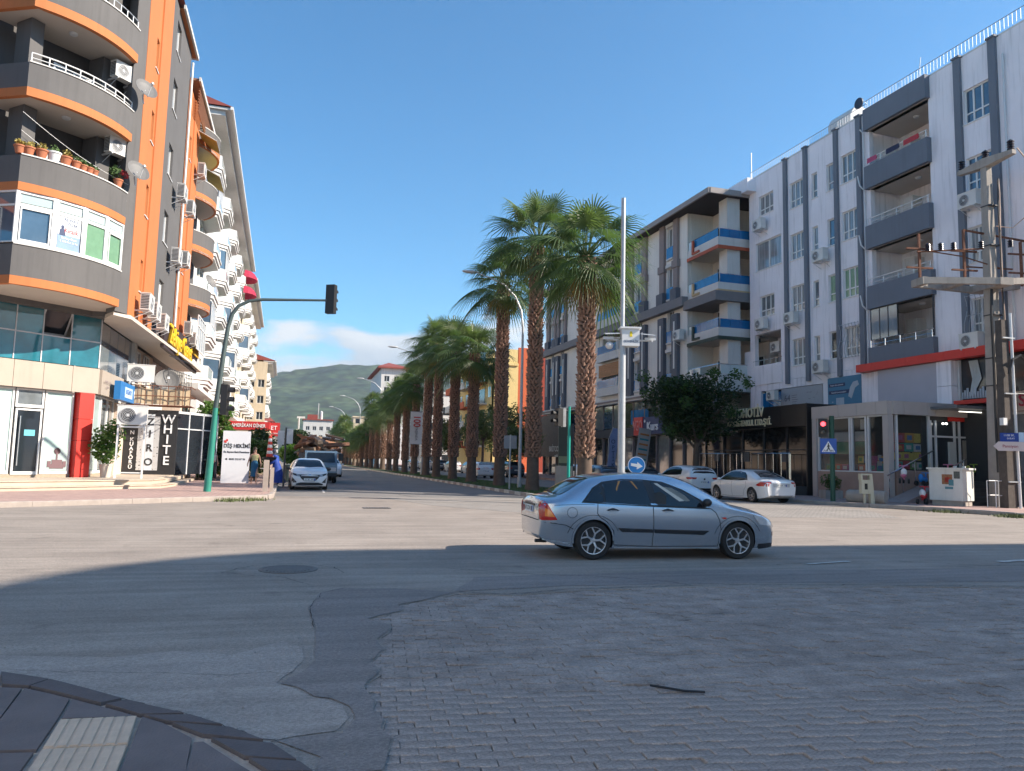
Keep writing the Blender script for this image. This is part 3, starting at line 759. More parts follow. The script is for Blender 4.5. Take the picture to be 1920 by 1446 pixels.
# ================================================================= LEFT SIDE
# ---- orange and grey corner apartment building
A = thing('apartment_building', 'orange and charcoal corner apartment block with bulging curved balconies', 'building', T(-9, 36, 0))
I4 = Matrix()
L0 = Vector((-10.15, 29.97)); R0 = Vector((-7.3, 33.25)); DU = (R0 - L0).normalized(); NO = Vector((DU.y, -DU.x)); CH = (R0 - L0).length
def arcp(t, off=0., bul=.55):
    p = L0 + DU * (CH * t) + NO * (bul * 4 * t * (1 - t) + off); return (p.x, p.y)
NA = 14
ARC = [arcp(i / NA) for i in range(NA + 1)]
LF = [(-13.6, 28.6), (-11.7, 30.75)]                   # facet left of the bulge and the next bay
def ribbon(b, pts, z0, z1, th=.14, cap=True):
    """vertical band following pts (outside on the right-hand side), with thickness inward"""
    P = [Vector(p) for p in pts]; n = len(P); inn = []
    for i in range(n):
        d = (P[min(i + 1, n - 1)] - P[max(i - 1, 0)]).normalized(); inn.append(P[i] + Vector((-d.y, d.x)) * th)
    for i in range(n - 1):
        p, q, pi_, qi = P[i], P[i + 1], inn[i], inn[i + 1]
        b.quad((p.x, p.y, z0), (q.x, q.y, z0), (q.x, q.y, z1), (p.x, p.y, z1))
        b.quad((qi.x, qi.y, z0), (pi_.x, pi_.y, z0), (pi_.x, pi_.y, z1), (qi.x, qi.y, z1))
        b.quad((p.x, p.y, z1), (q.x, q.y, z1), (qi.x, qi.y, z1), (pi_.x, pi_.y, z1))
        b.quad((pi_.x, pi_.y, z0), (qi.x, qi.y, z0), (q.x, q.y, z0), (p.x, p.y, z0))
    for k in (0, n - 1):
        p, q = P[k], inn[k]
        b.quad((p.x, p.y, z0), (p.x, p.y, z1), (q.x, q.y, z1), (q.x, q.y, z0))
FULL = [(-16.2, 27.6), (-14.2, 28.2), (-12.9, 29.6), (-11.7, 30.75)] + ARC
BACK = [(-7.75, 34.9), (-12.6, 29.9 + .9), (-16.8, 29.6)]
levels = [(7.45, 7.76, 8.9), (10.9, 11.2, 12.2), (14.45, 14.78, 15.72), (17.9, 18.26, 19.3), (21.4, 21.75, 22.8)]
for k, (za, zb, zc) in enumerate(levels):
    b = MB(); ribbon(b, FULL, za, zb, .2); b.build('balcony_band', orange_wall, A, I4)
    b = MB(); ribbon(b, [(p[0] - .0, p[1]) for p in FULL], zb + .002, zc, .14); b.build('balcony_parapet', grey_wall, A, I4)
    b = MB(); ribbon(b, [arcp(i / NA, .04) for i in range(NA + 1)], zc + .002, zc + .05, .24); b.build('balcony_coping', white_paint, A, I4)
    b = MB(); b.prism([(p[0] - .06, p[1] + .06) for p in FULL] + [(-7.62, 33.7)] + BACK, za + .03, za + .2)
    o = b.build('balcony_ceiling', soffit_m, A, I4)
    if k >= 2:
        c = arcp(.42, -1.0)
        b = MB(); b.lathe([(.0, za - .06), (.12, za - .05), (.16, za - .01), (.16, za + .028)], 14, cx=c[0], cy=c[1]); b.build('ceiling_light', lightgrey, A, I4)
# core of the block (solid) and the wall behind the balconies
b = MB(); b.prism([(-7.62, 34.6), (-8.35, 35.6), (-8.3, 41.2), (-7.6, 45), (-7.6, 55.4), (-22, 55.4), (-22, 30), (-16.8, 28.7), (-12.9, 30.9), (-8.6, 34.75)], 7.25, 24.9)
b.build('core_wall', grey_wall, A, I4)
b = MB(); b.prism([(-8.95, 36.4), (-8.95, 55.0), (-22, 55.0), (-22, 30.8), (-18, 28.6)], -.1, 7.24); b.build('ground_core', white_paint, A, I4)
# dark wall piers and doors seen inside the open balconies
for k in (1, 2, 3, 4):
    z0 = levels[k][0] + .2; z1 = (levels[k + 1][0] if k < 4 else 24.9)
    b = MB()
    for t, wd in ((.16, .5), (.86, .62)):
        p = L0 + DU * (CH * t) - NO * 1.15
        M_ = frame(p.x, p.y, 0, math.degrees(math.atan2(DU.y, DU.x))); b.M = M_; b.box(-wd / 2, wd / 2, -.3, .6, z0, z1)
    b.M = None
    b.build('balcony_pier', grey_wall, A, I4)
    p = L0 + DU * (CH * .5) - NO * 1.33
    Mw = frame(p.x, p.y, 0, math.degrees(math.atan2(DU.y, DU.x)))
    if k == 4:
        b = MB(Mw); b.box(-1.2, 1.9, -.02, .2, z0, z1); b.build('balcony_back_wall', pinkcream, A, I4)
    window(A, Mw, -.5, 1.2, z0 + .1, z0 + 2.2, 2, None, glass_dark, sill=False, y=-.06, name='balcony_door')
# railings on the upper balconies
def rail(zc, t0, t1, name='railing', posts=8, hgt=.38, off=-.08, mid=True, mt=white_pvc):
    b = MB()
    pts = [(*arcp(t0 + (t1 - t0) * i / 24, off), zc + hgt) for i in range(25)]
    b.tube(pts, .028, 6)
    if mid: b.tube([(p[0], p[1], zc + hgt * .5) for p in pts], .018, 5)
    for i in range(posts + 1):
        p = arcp(t0 + (t1 - t0) * i / posts, off); b.tube([(*p, zc + .04), (*p, zc + hgt)], .024, 6)
    return b.build(name, mt, A, I4)
rail(15.74, .02, .98); rail(19.32, .3, .98, mid=False, mt=galv); rail(22.82, .05, .98, mt=galv)
# enclosed bay with windows (first upper floor)
zb0, zb1 = 8.95, 10.9
pm = [glass_blue, glass_grey, glass_green, glass_green]
tt = [0.0, .27, .52, .76, 1.0]
for i in range(4):
    a, c = Vector(arcp(tt[i], -.03)), Vector(arcp(tt[i + 1], -.03)); d = c - a; Mw = frame(a.x, a.y, 0, math.degrees(math.atan2(d.y, d.x))); L_ = d.length
    h = zb1 - zb0; f = .13
    b = MB(); b.box(0, f, 0, .1, 0, h); b.box(L_ - f * .6, L_, 0, .1, 0, h); b.box(f, L_ - f * .6, 0, .1, 0, .11); b.box(f, L_ - f * .6, 0, .1, h - .1, h); b.box(f, L_ - f * .6, 0, .1, h * .70, h * .70 + .12)
    W = Mw @ T(0, 0, zb0); o = b.build('window', white_pvc, A, W)
    q = MB(); q.quad((f, .05, .1), (L_ - f * .6, .05, .1), (L_ - f * .6, .05, h * .71), (f, .05, h * .71)); q.build('pane', pm[i], o, W)
    q = MB(); q.quad((f, .05, h * .78), (L_ - f * .6, .05, h * .78), (L_ - f * .6, .05, h - .08), (f, .05, h - .08)); q.build('pane', glass_frost, o, W)
    if i in (0, 3):
        q = MB(); q.box(f + .02, L_ - f * .6 - .02, -.012, -.001, .13, h * .69); 
        q = MB(); x1 = L_ - f * .6 - .03
        for aa in ((f + .03, x1, .12, .17), (f + .03, x1, h * .66, h * .70), (f + .03, f + .08, .17, h * .66), (x1 - .05, x1, .17, h * .66)): q.box(aa[0], aa[1], -.02, .0, aa[2], aa[3])
        q.build('casement', white_pvc, o, W)
    if i == 1: WIN2 = (W, L_, h)
for a, c, n_ in (((-11.7, 30.75), (-10.15, 29.97), 2), ((-12.9, 29.6), (-11.7, 30.75), 2)):
    a, c = Vector(a), Vector(c); d = c - a; Mw = frame(a.x, a.y, 0, math.degrees(math.atan2(d.y, d.x)))
    window(A, Mw, .02, d.length - .02, zb0, zb1, n_, .72, glass_blue, y=.03, sill=False)
b = MB(); b.prism(ARC + [(-7.62, 33.7)] + BACK + [(-11.7, 30.75)], 8.95, 8.97); b.build('bay_floor', soffit_m, A, I4)
# to-let poster behind the second pane: a thing of its own
W, L_, h = WIN2
po = thing('to_let_poster', 'blue and white to-let poster stuck in the bay window', 'poster', W @ T(L_ / 2, .035, h * .4))
b = MB(); b.box(-L_ / 2 + .16, L_ / 2 - .11, 0, .008, -h * .34, h * .305); b.build('sheet', mat('poster_blue', (.20, .30, .45), .6, var=.15), po)
b = MB(); b.box(-L_ / 2 + .16, L_ / 2 - .11, -.006, -.001, -.12, h * .305); b.build('white_half', mat('poster_white', (.62, .66, .70), .6), po)
tred = mat('print_red', (.55, .04, .03), .6, var=0); tnavy = mat('print_navy', (.03, .05, .12), .6, var=0); twhite = mat('print_white', (.8, .8, .8), .6, var=0); tblack = mat('print_black', (.015, .015, .015), .6, var=0)
PW = WM[po.name]
letters('RE/MAX', .15, tnavy, po, PW @ T(.08, -.012, h * .24), .002); letters('ÖZER', .14, tnavy, po, PW @ T(.14, -.012, h * .16), .002, bold=.004)
letters('Kiralık', .26, tred, po, PW @ T(.1, -.012, .06), .002, bold=.006, ax=.75); letters('Berkay Özer', .11, twhite, po, PW @ T(.03, -.012, -.24), .002, bold=.003)
letters('0 538 612 31 66', .10, twhite, po, PW @ T(.03, -.012, -.37), .002, bold=.002)
b = MB(); b.ball((-.22, -.01, .17), .06, 6, sq=(1, .1, 1.2)); b.plate([(-.33, -.14), (-.10, -.14), (-.12, .06), (-.18, .11), (-.26, .11), (-.32, .06)], -.012, -.007); b.build('portrait_print', tnavy, po)

# ---- street facade of the upper storeys, plane x = -7.1
FA = frame(-7.1, 33.95, 0, 90)
ZT = 24.85
def slits(x0): return [(x0, x0 + .55, z, z + 1.45) for z in (8.75, 12.25, 15.75, 19.25)]
# orange fluted pilaster, grey bay with windows, orange strip
so = slits(2.15)
for (x0, x1, y, holes) in ((0, 1.35, 0, []), (1.35, 2.9, .07, so), (2.9, 5.2, 0., [])):
    wall(A, FA @ T(0, y, 0), x0, x1, 7.3, ZT, [h for h in holes], orange_wall, .3, 'orange_pilaster')
for h in so: window(A, FA @ T(0, .07, 0), *h, 1, None, shutter if h[2] < 10 else glass_grey, y=.12, sill=True)
gw = [(6.5, 7.75, z, z + 1.65) for z in (8.7, 12.3, 15.85, 19.35, 22.5)]
wall(A, FA @ T(0, .02, 0), 5.2, 11.35, 7.3, ZT, gw, grey_wall, .3, 'grey_wall')
for i, h in enumerate(gw): window(A, FA @ T(0, .02, 0), *h, 2, None, shutter if i == 0 else glass_blue, y=.12)
so2 = slits(13.2)
for (x0, x1, y, holes) in ((11.35, 12.3, 0, []), (12.3, 14.1, .07, so2), (14.1, 16.3, 0., [])):
    wall(A, FA @ T(0, y, 0), x0, x1, 7.3, ZT - 1.5, holes, orange_wall, .3, 'orange_pilaster')
for h in so2: window(A, FA @ T(0, .07, 0), *h, 1, None, glass_grey, y=.12)
# recessed grey strip beside the curved balconies
b = MB(); b.prism([(-7.45, 33.3), (-7.12, 33.94), (-7.5, 34.6), (-7.9, 33.9)], 7.3, 24.9); b.build('grey_return_wall', grey_wall, A, I4)
# downpipe and roof gutter
b = MB(); b.tube([(-7.0, 45.2, 7.4), (-7.0, 45.2, 24.3)], .06, 8); b.build('downpipe', white_pvc, A, I4)
# small curved balconies at the far end of this facade
C2 = [(-7.1 + 1.0 * math.sin(math.pi * i / 10) ** .8, 50.3 + 4.9 * i / 10) for i in range(11)]
for k, z in enumerate((10.9, 14.45, 17.9, 21.4)):
    b = MB(); ribbon(b, C2, z, z + .45, .15); b.build('balcony_band', orange_wall, A, I4)
    b = MB(); ribbon(b, C2, z + .452, z + 1.35, .12); b.build('balcony_parapet', grey_wall, A, I4)
    b = MB(); ribbon(b, [(p[0] + .03, p[1]) for p in C2], z + 1.352, z + 1.4, .18); b.build('balcony_coping', white_paint, A, I4)
    b = MB(); b.prism(C2 + [(-7.5, 55.2), (-7.5, 50.3)], z + .02, z + .15); b.build('balcony_ceiling', soffit_m, A, I4)
window(A, frame(-7.05, 50.6, 0, 90), 0, 4, 8.2, 10.4, 4, .7, glass_grey, y=-.6, sill=False)
# eaves and roof
b = MB(FA); b.box(6.8, 11.8, -.18, .3, 24.86, 24.98); b.build('eaves', orange_wall, A, I4)
b = MB(FA); b.box(6.6, 12.0, -.3, -.19, 24.85, 25.08); b.box(11.8, 12.0, -.19, .4, 24.85, 25.08); b.build('gutter', white_paint, A, I4)
b = MB(FA); b.add([(0, -.25, 25.09), (12.0, -.25, 25.09), (12.0, 4, 26.6), (0, 4, 26.6)], [(0, 1, 2, 3)]); b.build('roof', red_tile, A, I4)
b = MB(FA); b.box(12.6, 21.2, -.3, .3, 23.9, 24.05); b.build('eaves', mat('eaves_timber', (.30, .15, .09), .8), A, I4)
b = MB(FA); b.box(12.5, 21.3, -.42, -.31, 23.85, 24.1); b.build('gutter', white_paint, A, I4)
b = MB(FA)
for i in range(9): b.box(13.2, 21, -.29, -.22, 22.3 + i * .18, 22.36 + i * .18)
b.build('timber_slats', mat('eaves_timber'), A, I4)

# ---- first floor glazing over the cladding band (front and return)
DA = math.degrees(math.atan2(.68, .735))
P0 = Vector((-8.38, 35.5)); DF = Vector((math.cos(R(DA)), math.sin(R(DA))))
FF = frame(P0.x, P0.y, 0, DA)                       # local x<0 runs left along the shopfront, corner at x=0
FR = frame(-8.38, 35.5, 0, 90)                      # the return along the street
gp = [-7.9, -6.8, -5.7, -4.5, -3.4, -2.38, -1.26, -.02]
for i in range(len(gp) - 1):
    for za, zb in ((5.12, 6.2), (6.24, 7.36)):
        if (i == 5) and za > 6: continue
        b = MB(FF); b.box(gp[i] + .02, gp[i + 1] - .02, -.02, .02, za, zb); b.build('glass_panel', glass_teal, A, I4)
b = MB(FF)
for x in gp: b.box(x - .02, x + .02, -.05, .0, 5.12, 7.38)
b.box(gp[0], 0, -.045, 0, 6.195, 6.245); b.build('curtain_wall_frame', lightgrey, A, I4)
b = MB(FF @ T(0, -.04, 7.34) @ Matrix.Rotation(R(28), 4, 'X')); b.box(-2.36, -1.28, -.03, .0, -1.1, 0); o = b.build('tilted_vent_pane', glass_dark, A, I4)
b = MB(FF @ T(0, -.04, 7.34) @ Matrix.Rotation(R(28), 4, 'X'))
for aa in ((-2.38, -2.31, -1.12, 0), (-1.32, -1.25, -1.12, 0), (-2.31, -1.32, -1.12, -1.06)): b.box(aa[0], aa[1], -.05, -.005, aa[2], aa[3])
b.build('vent_frame', lightgrey, A, I4)
for i in range(4):
    b = MB(FR); b.box(.05 + i * 1.5, 1.5 + i * 1.5, -.02, .02, 5.12, 7.2); b.build('glass_panel', glass_blue if i else glass_grey, A, I4)
b = MB(FR); b.box(6.1, 6.7, -.15, .1, 4.9, 7.25); b.build('corner_column', white_paint, A, I4)
# cladding band with open joints
cj = [-7.9, -6.8, -5.65, -4.5, -3.38, -2.27, -1.13, -.005]
for i in range(len(cj) - 1):
    b = MB(FF); b.box(cj[i] + .008, cj[i + 1] - .008, -.14, .03, 4.02, 5.08); b.build('cladding_panel', beige_panel, A, I4)
for i in range(4):
    b = MB(FR); b.box(.1 + i * 1.6 + .008, .1 + (i + 1) * 1.6 - .008, -.14, .03, 4.02, 5.08); b.build('cladding_panel', beige_panel, A, I4)
for i in range(7):
    b = MB(FF); b.box(-9.6 + i * 1.37 + .008, -9.6 + (i + 1) * 1.37 - .008, .0, .03, 7.36, 7.9) ; b.build('cladding_panel', beige_panel, A, I4)
b = MB(); b.prism([(-8.3, 35.4), (-8.3, 55), (-6.6, 55), (-6.6, 50), (-7.0, 34.2), (-7.5, 33.4), (-8.0, 34.3)], 7.14, 7.29); b.build('overhang_ceiling', soffit_m, A, I4)
b = MB(); b.prism([(-16, 28.2), (-14.2, 28.4), (-12.9, 29.8), (-11.7, 30.9), (-10.1, 30.1), (-8.6, 31.1), (-7.4, 33.2), (-8.3, 35.6), (-16, 29.5)], 7.46, 7.52); b.build('overhang_ceiling', soffit_m, A, I4)
# shopfront
shopz = .5
b = MB(FF); b.box(-9.6, -.5, .1, .4, .15, .62); b.build('plinth', mat('mosaic_plinth', (.42, .34, .25), .8, var=.4, vs_=30), A, I4)
def shopwin(x0, x1, z0, z1, pane, M=FF, nm='shop_window', y=.12):
    b = MB(M); b.box(x0, x0 + .07, y - .04, y + .04, z0, z1); b.box(x1 - .07, x1, y - .04, y + .04, z0, z1); b.box(x0 + .07, x1 - .07, y - .04, y + .04, z0, z0 + .12); b.box(x0 + .07, x1 - .07, y - .04, y + .04, z1 - .07, z1)
    o = b.build(nm, white_pvc, A, I4)
    q = MB(M); q.box(x0 + .07, x1 - .07, y, y + .02, z0 + .12, z1 - .07); q.build('pane', pane, o, I4)
    return o
glass_mint = mat('glass_mint_film', (.42, .55, .52), .12, var=.12, vs_=.8, spec=.6, coat=.4)
shopwin(-6.6, -5.0, .62, 4.0, glass_mint); shopwin(-4.95, -3.16, .62, 4.0, glass_mint)
shopwin(-2.0, -.87, .62, 4.0, glass_mint)
shopwin(-3.1, -2.05, 3.25, 4.0, glass_grey, nm='transom_window')
dr = shopwin(-3.08, -2.08, .6, 3.2, glass_dark, nm='glass_door', y=.1)
b = MB(FF); b.tube([(-2.9, .0, .95), (-2.9, .0, 2.9)], .025, 8); b.build('pull_bar', chrome, dr, I4)
st = thing('door_sticker', 'small turquoise sticker on the glass shop door', 'sticker', FF @ T(-2.5, .085, 2.25))
b = MB(); b.box(-.2, .2, -.004, .0, -.12, .12); b.build('sheet', mat('turquoise_print', (.12, .45, .55), .5), st)
# frosted lower film with a sofa-and-lamp decal on the right-hand pane
b = MB(FF); b.box(-1.92, -.95, .098, .116, .76, 1.72); b.build('frosted_film', glass_frost, A, I4)
dcl = mat('decal_brown', (.16, .09, .10), .6, var=0)
b = MB(FF @ T(1.47, .09, 0))
b.box(-3.1, -2.55, -.01, 0, .84, 1.02); b.box(-3.2, -3.06, -.012, 0, .9, 1.14); b.box(-2.6, -2.46, -.012, 0, .9, 1.14); b.box(-3.03, -2.62, -.008, 0, 1.02, 1.2)
b.lathe([(0, 0), (.13, 0)], 12, axis='y', c=(-2.84, -.01, 1.55)); b.box(-2.87, -2.81, -.012, 0, 1.2, 1.48)
b.build('window_decal', dcl, A, I4)
b = MB(FF); b.box(-.8, -.2, -.25, .2, .18, 2.0); b.box(-.8, -.2, -.25, .2, 2.015, 2.9); b.box(-.8, -.2, -.25, .2, 2.915, 4.01); b.build('red_pillar', red_panel, A, I4)
for i in range(3): shopwin(.1 + i * 1.2, 1.3 + i * 1.2, .62, 4.0, glass_grey if i else glass_frost, FR, 'side_shop_window')
b = MB(FR); b.box(0, 4, .1, .4, .15, .62); b.build('plinth', mat('mosaic_plinth'), A, I4)

# terrace and steps
tp = thing('entrance_steps', 'pale stone steps running along the corner shopfronts', 'steps', T(-8, 33, 0))
def offs(k): return [(-18 - k * .1, 21.3 + k * .35), (-7.4 - k * .25, 31.25 + k * .28), (-5.25 - k * .36, 33.3 + k * .2), (-5.05 - k * .38, 35.5), (-5.3 - k * .4, 46.0 - k * .4), (-8.4, 46.0 - k * .4), (-8.4, 35), (-18, 27)]
for k, (z0, z1) in enumerate(((.1, .30), (.30, .49))):
    P = offs(k)
    b = MB(); b.prism(P, z0, z1 - .04); b.build('riser', stone_step, tp, I4)
    for i in range(3):
        a, c = Vector(P[i]), Vector(P[i + 1]); d = c - a; n = max(1, int(d.length / 1.3)); dn = d.normalized(); nn = Vector((-dn.y, dn.x))
        for j in range(n):
            p, q = a + d * (j / n), a + d * ((j + 1) / n)
            b = MB(); b.prism([tuple(p - nn * .04 + dn * .004), tuple(q - nn * .04 - dn * .004), tuple(q + nn * .36 - dn * .004), tuple(p + nn * .36 + dn * .004)], z1 - .038, z1)
            b.build('tread_slab', stone_step, tp, I4)
b = MB(); P = offs(1.9); b.prism(P, .3, .488); b.build('terrace_floor', stone_step, tp, I4)

# ---- signs of the corner shops
s = thing('blue_shop_sign', 'blue box sign with white lettering on the corner shop band', 'sign', frame(-8.2, 37.0, 4.35, 90))
b = MB(); b.box(0, 4.6, -.42, -.16, -.42, .42); b.build('box', blue_panel, s)
b = MB(); b.box(.9, 2.5, -.432, -.424, -.26, .22); b.build('logo_panel', mat('pale_blue_print', (.45, .6, .75), .5), s)
letters('BEGENDY', .3, mat('blue_print', (.02, .12, .4), .5, var=0), s, WM[s.name] @ T(1.7, -.436, 0), .003, bold=.006, ax=.9)
letters('benzin', .5, twhite, s, WM[s.name] @ T(3.5, -.432, -.02), .008, bold=.01)
s2 = thing('small_band_print', 'faint small print on the cladding band beside the blue sign', 'lettering', frame(-8.2, 35.9, 4.5, 90))
letters('ALANYA 321 321', .16, mat('grey_print', (.25, .2, .2), .6, var=0), s2, WM[s2.name] @ T(.55, -.025, .1), .002); letters('KONUT', .14, mat('grey_print'), s2, WM[s2.name] @ T(.6, -.025, -.12), .002)
zs = thing('yellow_letter_sign', 'black sign with big yellow cut-out letters below the orange facade', 'sign', frame(-6.95, 41.5, 7.75, 90))
b = MB(); b.box(-.3, 12.6, -.12, .05, -.8, .78); b.build('board', mat('sign_brown', (.035, .02, .02), .6), zs)
yel = mat('sign_yellow', (.85, .50, .02), .5, var=0)
letters('Zekiye', 1.45, yel, zs, WM[zs.name] @ T(2.7, -.2, .05), .06, bold=.03, ax=1.05); letters('Çenet', 1.45, yel, zs, WM[zs.name] @ T(7.3, -.2, .05), .06, bold=.03, ax=1.0)
letters('Güzellik', .75, yel, zs, WM[zs.name] @ T(11.2, -.2, .42), .05, bold=.02, ax=.9); letters('Merkezi', .75, twhite, zs, WM[zs.name] @ T(11.2, -.2, -.42), .05, bold=.02, ax=.9)

# ---- salon poster wall under the trellis, facing the junction
SW = frame(-8.3, 41.0, 0, 0)
sal = thing('salon_poster_wall', 'black and white photo poster wall of the hair salon with tall letters', 'poster wall', SW)
def faces(t, vec, b):
    N = t.nodes.new; L = t.links.new
    v = N('ShaderNodeTexVoronoi'); v.inputs['Scale'].default_value = 6.5; v.inputs['Randomness'].default_value = .12; L(vec, v.inputs['Vector'])
    n = N('ShaderNodeTexNoise'); n.inputs['Scale'].default_value = 17; L(vec, n.inputs['Vector'])
    m = N('ShaderNodeMath'); m.operation = 'ADD'; L(v.outputs['Distance'], m.inputs[0]); L(n.outputs[0], m.inputs[1])
    c = N('ShaderNodeValToRGB'); c.color_ramp.interpolation = 'CONSTANT'; c.color_ramp.elements[0].color = (.02, .02, .02, 1); c.color_ramp.elements[0].position = 0; c.color_ramp.elements[1].position = .66; c.color_ramp.elements[1].color = (.5, .5, .5, 1)
    L(m.outputs[0], c.inputs[0]); return c.outputs[0]
pfaces = mat('photo_print', (.3, .3, .3), .6, var=.1, pattern=faces)
b = MB(); b.box(-.1, 2.4, .0, .25, .5, 3.72); b.build('wall', mat('salon_black', (.02, .02, .022), .6), sal)
b = MB(); b.box(.62, 1.0, -.02, -.004, .7, 3.6); b.box(1.35, 1.6, -.02, -.004, .7, 3.4); b.build('photo_strip', pfaces, sal)
b = MB(); b.box(1.0, 1.35, -.018, -.004, .7, 3.5); b.build('white_strip', mat('poster_white'), sal)
for ch, z in zip('WHITE', (3.25, 2.75, 2.24, 1.72, 1.18)): letters(ch, .62, twhite, sal, SW @ T(1.98, -.03, z), .012, bold=.02)
for ch, z in zip('NKUAFÖRÜ', (2.55, 2.2, 1.98, 1.76, 1.54, 1.32, 1.1, .85)): letters(ch, .26, twhite, sal, SW @ T(.36, -.01, z), .008, bold=.012)
for ch, z in zip('ZIRO', (3.1, 2.5, 1.8, 1.1)): letters(ch, .5, tblack, sal, SW @ T(1.17, -.03, z), .006, bold=.02)
# glazed salon entrance to the right of it
gl = thing('salon_entrance', 'dark glass salon entrance with pale frames beside the poster wall', 'shop entrance', frame(-6.0, 41.2, 0, 62))
b = MB(); b.box(0, 3.6, .05, .12, .5, 3.6); b.build('glazing', glass_dark, gl)
b = MB()
for x in (0, 1.1, 2.3, 3.6): b.box(x - .04, x + .04, 0, .1, .5, 3.7)
b.box(0, 3.6, 0, .1, 3.6, 3.72); b.box(0, 3.6, 0, .1, 2.8, 2.86); b.build('frame', lightgrey, gl)
# trellis canopy with cloth above the posters
tr = thing('rusty_trellis', 'rusty iron trellis with beige cloth above the salon posters', 'trellis', frame(-8.3, 39.9, 3.9, 0))
b = MB()
for i in range(10): b.tube([(i * .34, 0, 0), (i * .34, 0, .95)], .018, 5)
for z in (0, .45, .95): b.tube([(0, 0, z), (3.1, 0, z), (3.1, 1.4, z)], .025, 5)
for i in range(6): b.tube([(0, .25 * i, 0), (3.1, .25 * i, 0)], .016, 5)
b.build('iron_bars', rust, tr)
b = MB()
for i in range(12):
    a, c = i / 12 * 3.05, (i + 1) / 12 * 3.05; y0, y1 = .12 + .04 * math.sin(i * 1.7), .12 + .04 * math.sin((i + 1) * 1.7)
    b.quad((a, y0, .05), (c, y1, .05), (c, y1, .8), (a, y0, .8))
b.build('cloth', mat('beige_cloth', (.55, .42, .27), .9, var=.2), tr)
b = MB(); b.M = None
bal = thing('wrought_railing', 'black wrought iron railing with scrolls above the salon entrance', 'railing', frame(-6.5, 41.0, 4.6, 80))
b = MB()
for i in range(14): b.tube([(i * .28, 0, 0), (i * .28 + .03, -.05, .5), (i * .28, 0, 1.25)], .014, 5)
for z in (0, .6, 1.25, 1.9): b.tube([(0, 0, z), (3.7, 0, z)], .02, 5)
for i in range(6): b.tube([(.3 + i * .6 + .2 * math.cos(t * .7), 0, .9 + .2 * math.sin(t * .7)) for t in range(9)], .012, 4)
b.build('scrollwork', dark_metal, bal)
b = MB(FR); b.box(6.8, 12.5, .1, .3, 5.2, 7.1); b.build('recessed_wall', pinkcream, A, I4)
window(A, FR, 7.1, 8.6, 5.4, 6.9, 2, None, glass_curtain, y=.02); window(A, FR, 9.6, 11.0, 5.3, 6.95, 2, None, glass_dark, y=.02)
b = MB(FR); b.box(3.8, 18, -.05, .3, .45, 3.9); b.build('ground_wall', pinkcream, A, I4)
window(A, FR, 8.2, 9.8, 1.0, 3.0, 2, None, glass_dark, y=-.12); window(A, FR, 10.6, 12.6, .6, 3.3, 2, None, glass_grey, y=-.12)

# ---- air conditioning outdoor units (one proto, then copies)
AC = thing('air_conditioner', 'air conditioner', 'air conditioner', I4)
acw = mat('ac_casing', (.66, .65, .62), .5, var=.08, vs_=3)
b = MB(); b.box(-.45, .45, -.17, .17, 0, .62); b.box(-.47, .47, -.18, .18, .622, .65); b.build('casing', acw, AC)
b = MB(); b.lathe([(.25, -.005), (.25, -.03), (.235, -.03)], 24, axis='y', c=(-.13, -.168, .31), caps=False)
for r_ in (.06, .11, .16, .205): b.lathe([(r_, -.02), (r_ + .012, -.02), (r_ + .012, -.03), (r_, -.03)], 20, axis='y', c=(-.13, -.168, .31), caps=False)
b.lathe([(.0, -.035), (.045, -.032), (.045, -.01)], 12, axis='y', c=(-.13, -.168, .31)); b.build('fan_guard', lightgrey, AC)
b = MB(); b.lathe([(.235, -.004), (0, -.006)], 24, axis='y', c=(-.13, -.168, .31)); b.build('fan_opening', dark_metal, AC)
b = MB()
for i in range(9): b.box(-.462, -.452, -.14, .14, .06 + i * .06, .09 + i * .06)
b.build('side_louvre', dark_metal, AC)
b = MB(); b.box(-.36, -.31, -.2, .42, -.06, -.005); b.box(.31, .36, -.2, .42, -.06, -.005); b.tube([(-.335, -.15, -.05), (-.335, .4, -.35)], .015, 4); b.tube([(.335, -.15, -.05), (.335, .4, -.35)], .015, 4); b.build('bracket', lightgrey, AC)
_acn = [0]
def put_ac(M, label, group, sc=1.):
    M = M @ Matrix.Diagonal((sc, sc, sc, 1))
    if _acn[0] == 0:
        _acn[0] = 1; move(AC, M); AC['label'] = label; AC['group'] = group; return AC
    return dup(AC, M, label, group)
gA = 'air conditioners on the orange and charcoal block'
put_ac(frame(-7.55, 40.0, 5.0, 8), 'big air conditioner with round fan above the rusty trellis', gA, 1.32)
put_ac(frame(-6.72, 34.5, 2.72, 6), 'air conditioner raised on a white stand in front of the posters', gA, 1.25)
for x, z, l in ((35.6 - 33.95, 7.75, 'air conditioner at the foot of the first orange pilaster, nearest the curved balcony'), (37.4 - 33.95, 7.7, 'middle air conditioner of the three above the overhang'), (39.7 - 33.95, 7.6, 'air conditioner directly left of the yellow letter sign'),
                (42.3 - 33.95, 11.6, 'air conditioner under the second window of the charcoal strip'), (42.6 - 33.95, 15.2, 'air conditioner under the third window of the charcoal strip'), (45.9 - 33.95, 15.4, 'air conditioner beside the downpipe on the far orange strip'),
                (48.2 - 33.95, 8.7, 'air conditioner over the yellow letter sign, near the far balconies'), (50.6 - 33.95, 8.4, 'last air conditioner over the yellow letters below the curved window'), (49.4 - 33.95, 19.0, 'air conditioner below the yellow striped awnings'), (45.2 - 33.95, 12.2, 'air conditioner on the far orange strip above the letters')):
    put_ac(FA @ T(x, -.42, z), l, gA, 1.15)
for z, l in ((11.9 + 1.9, 'air conditioner inside the flower-pot balcony'), (17.6, 'air conditioner inside the railed balcony near the dish')):
    p = arcp(.93, -.55); put_ac(frame(p[0], p[1], z if z < 15 else 17.05, 48), l, gA, 1.05)
b = MB(frame(-6.72, 34.5, 0, 6))
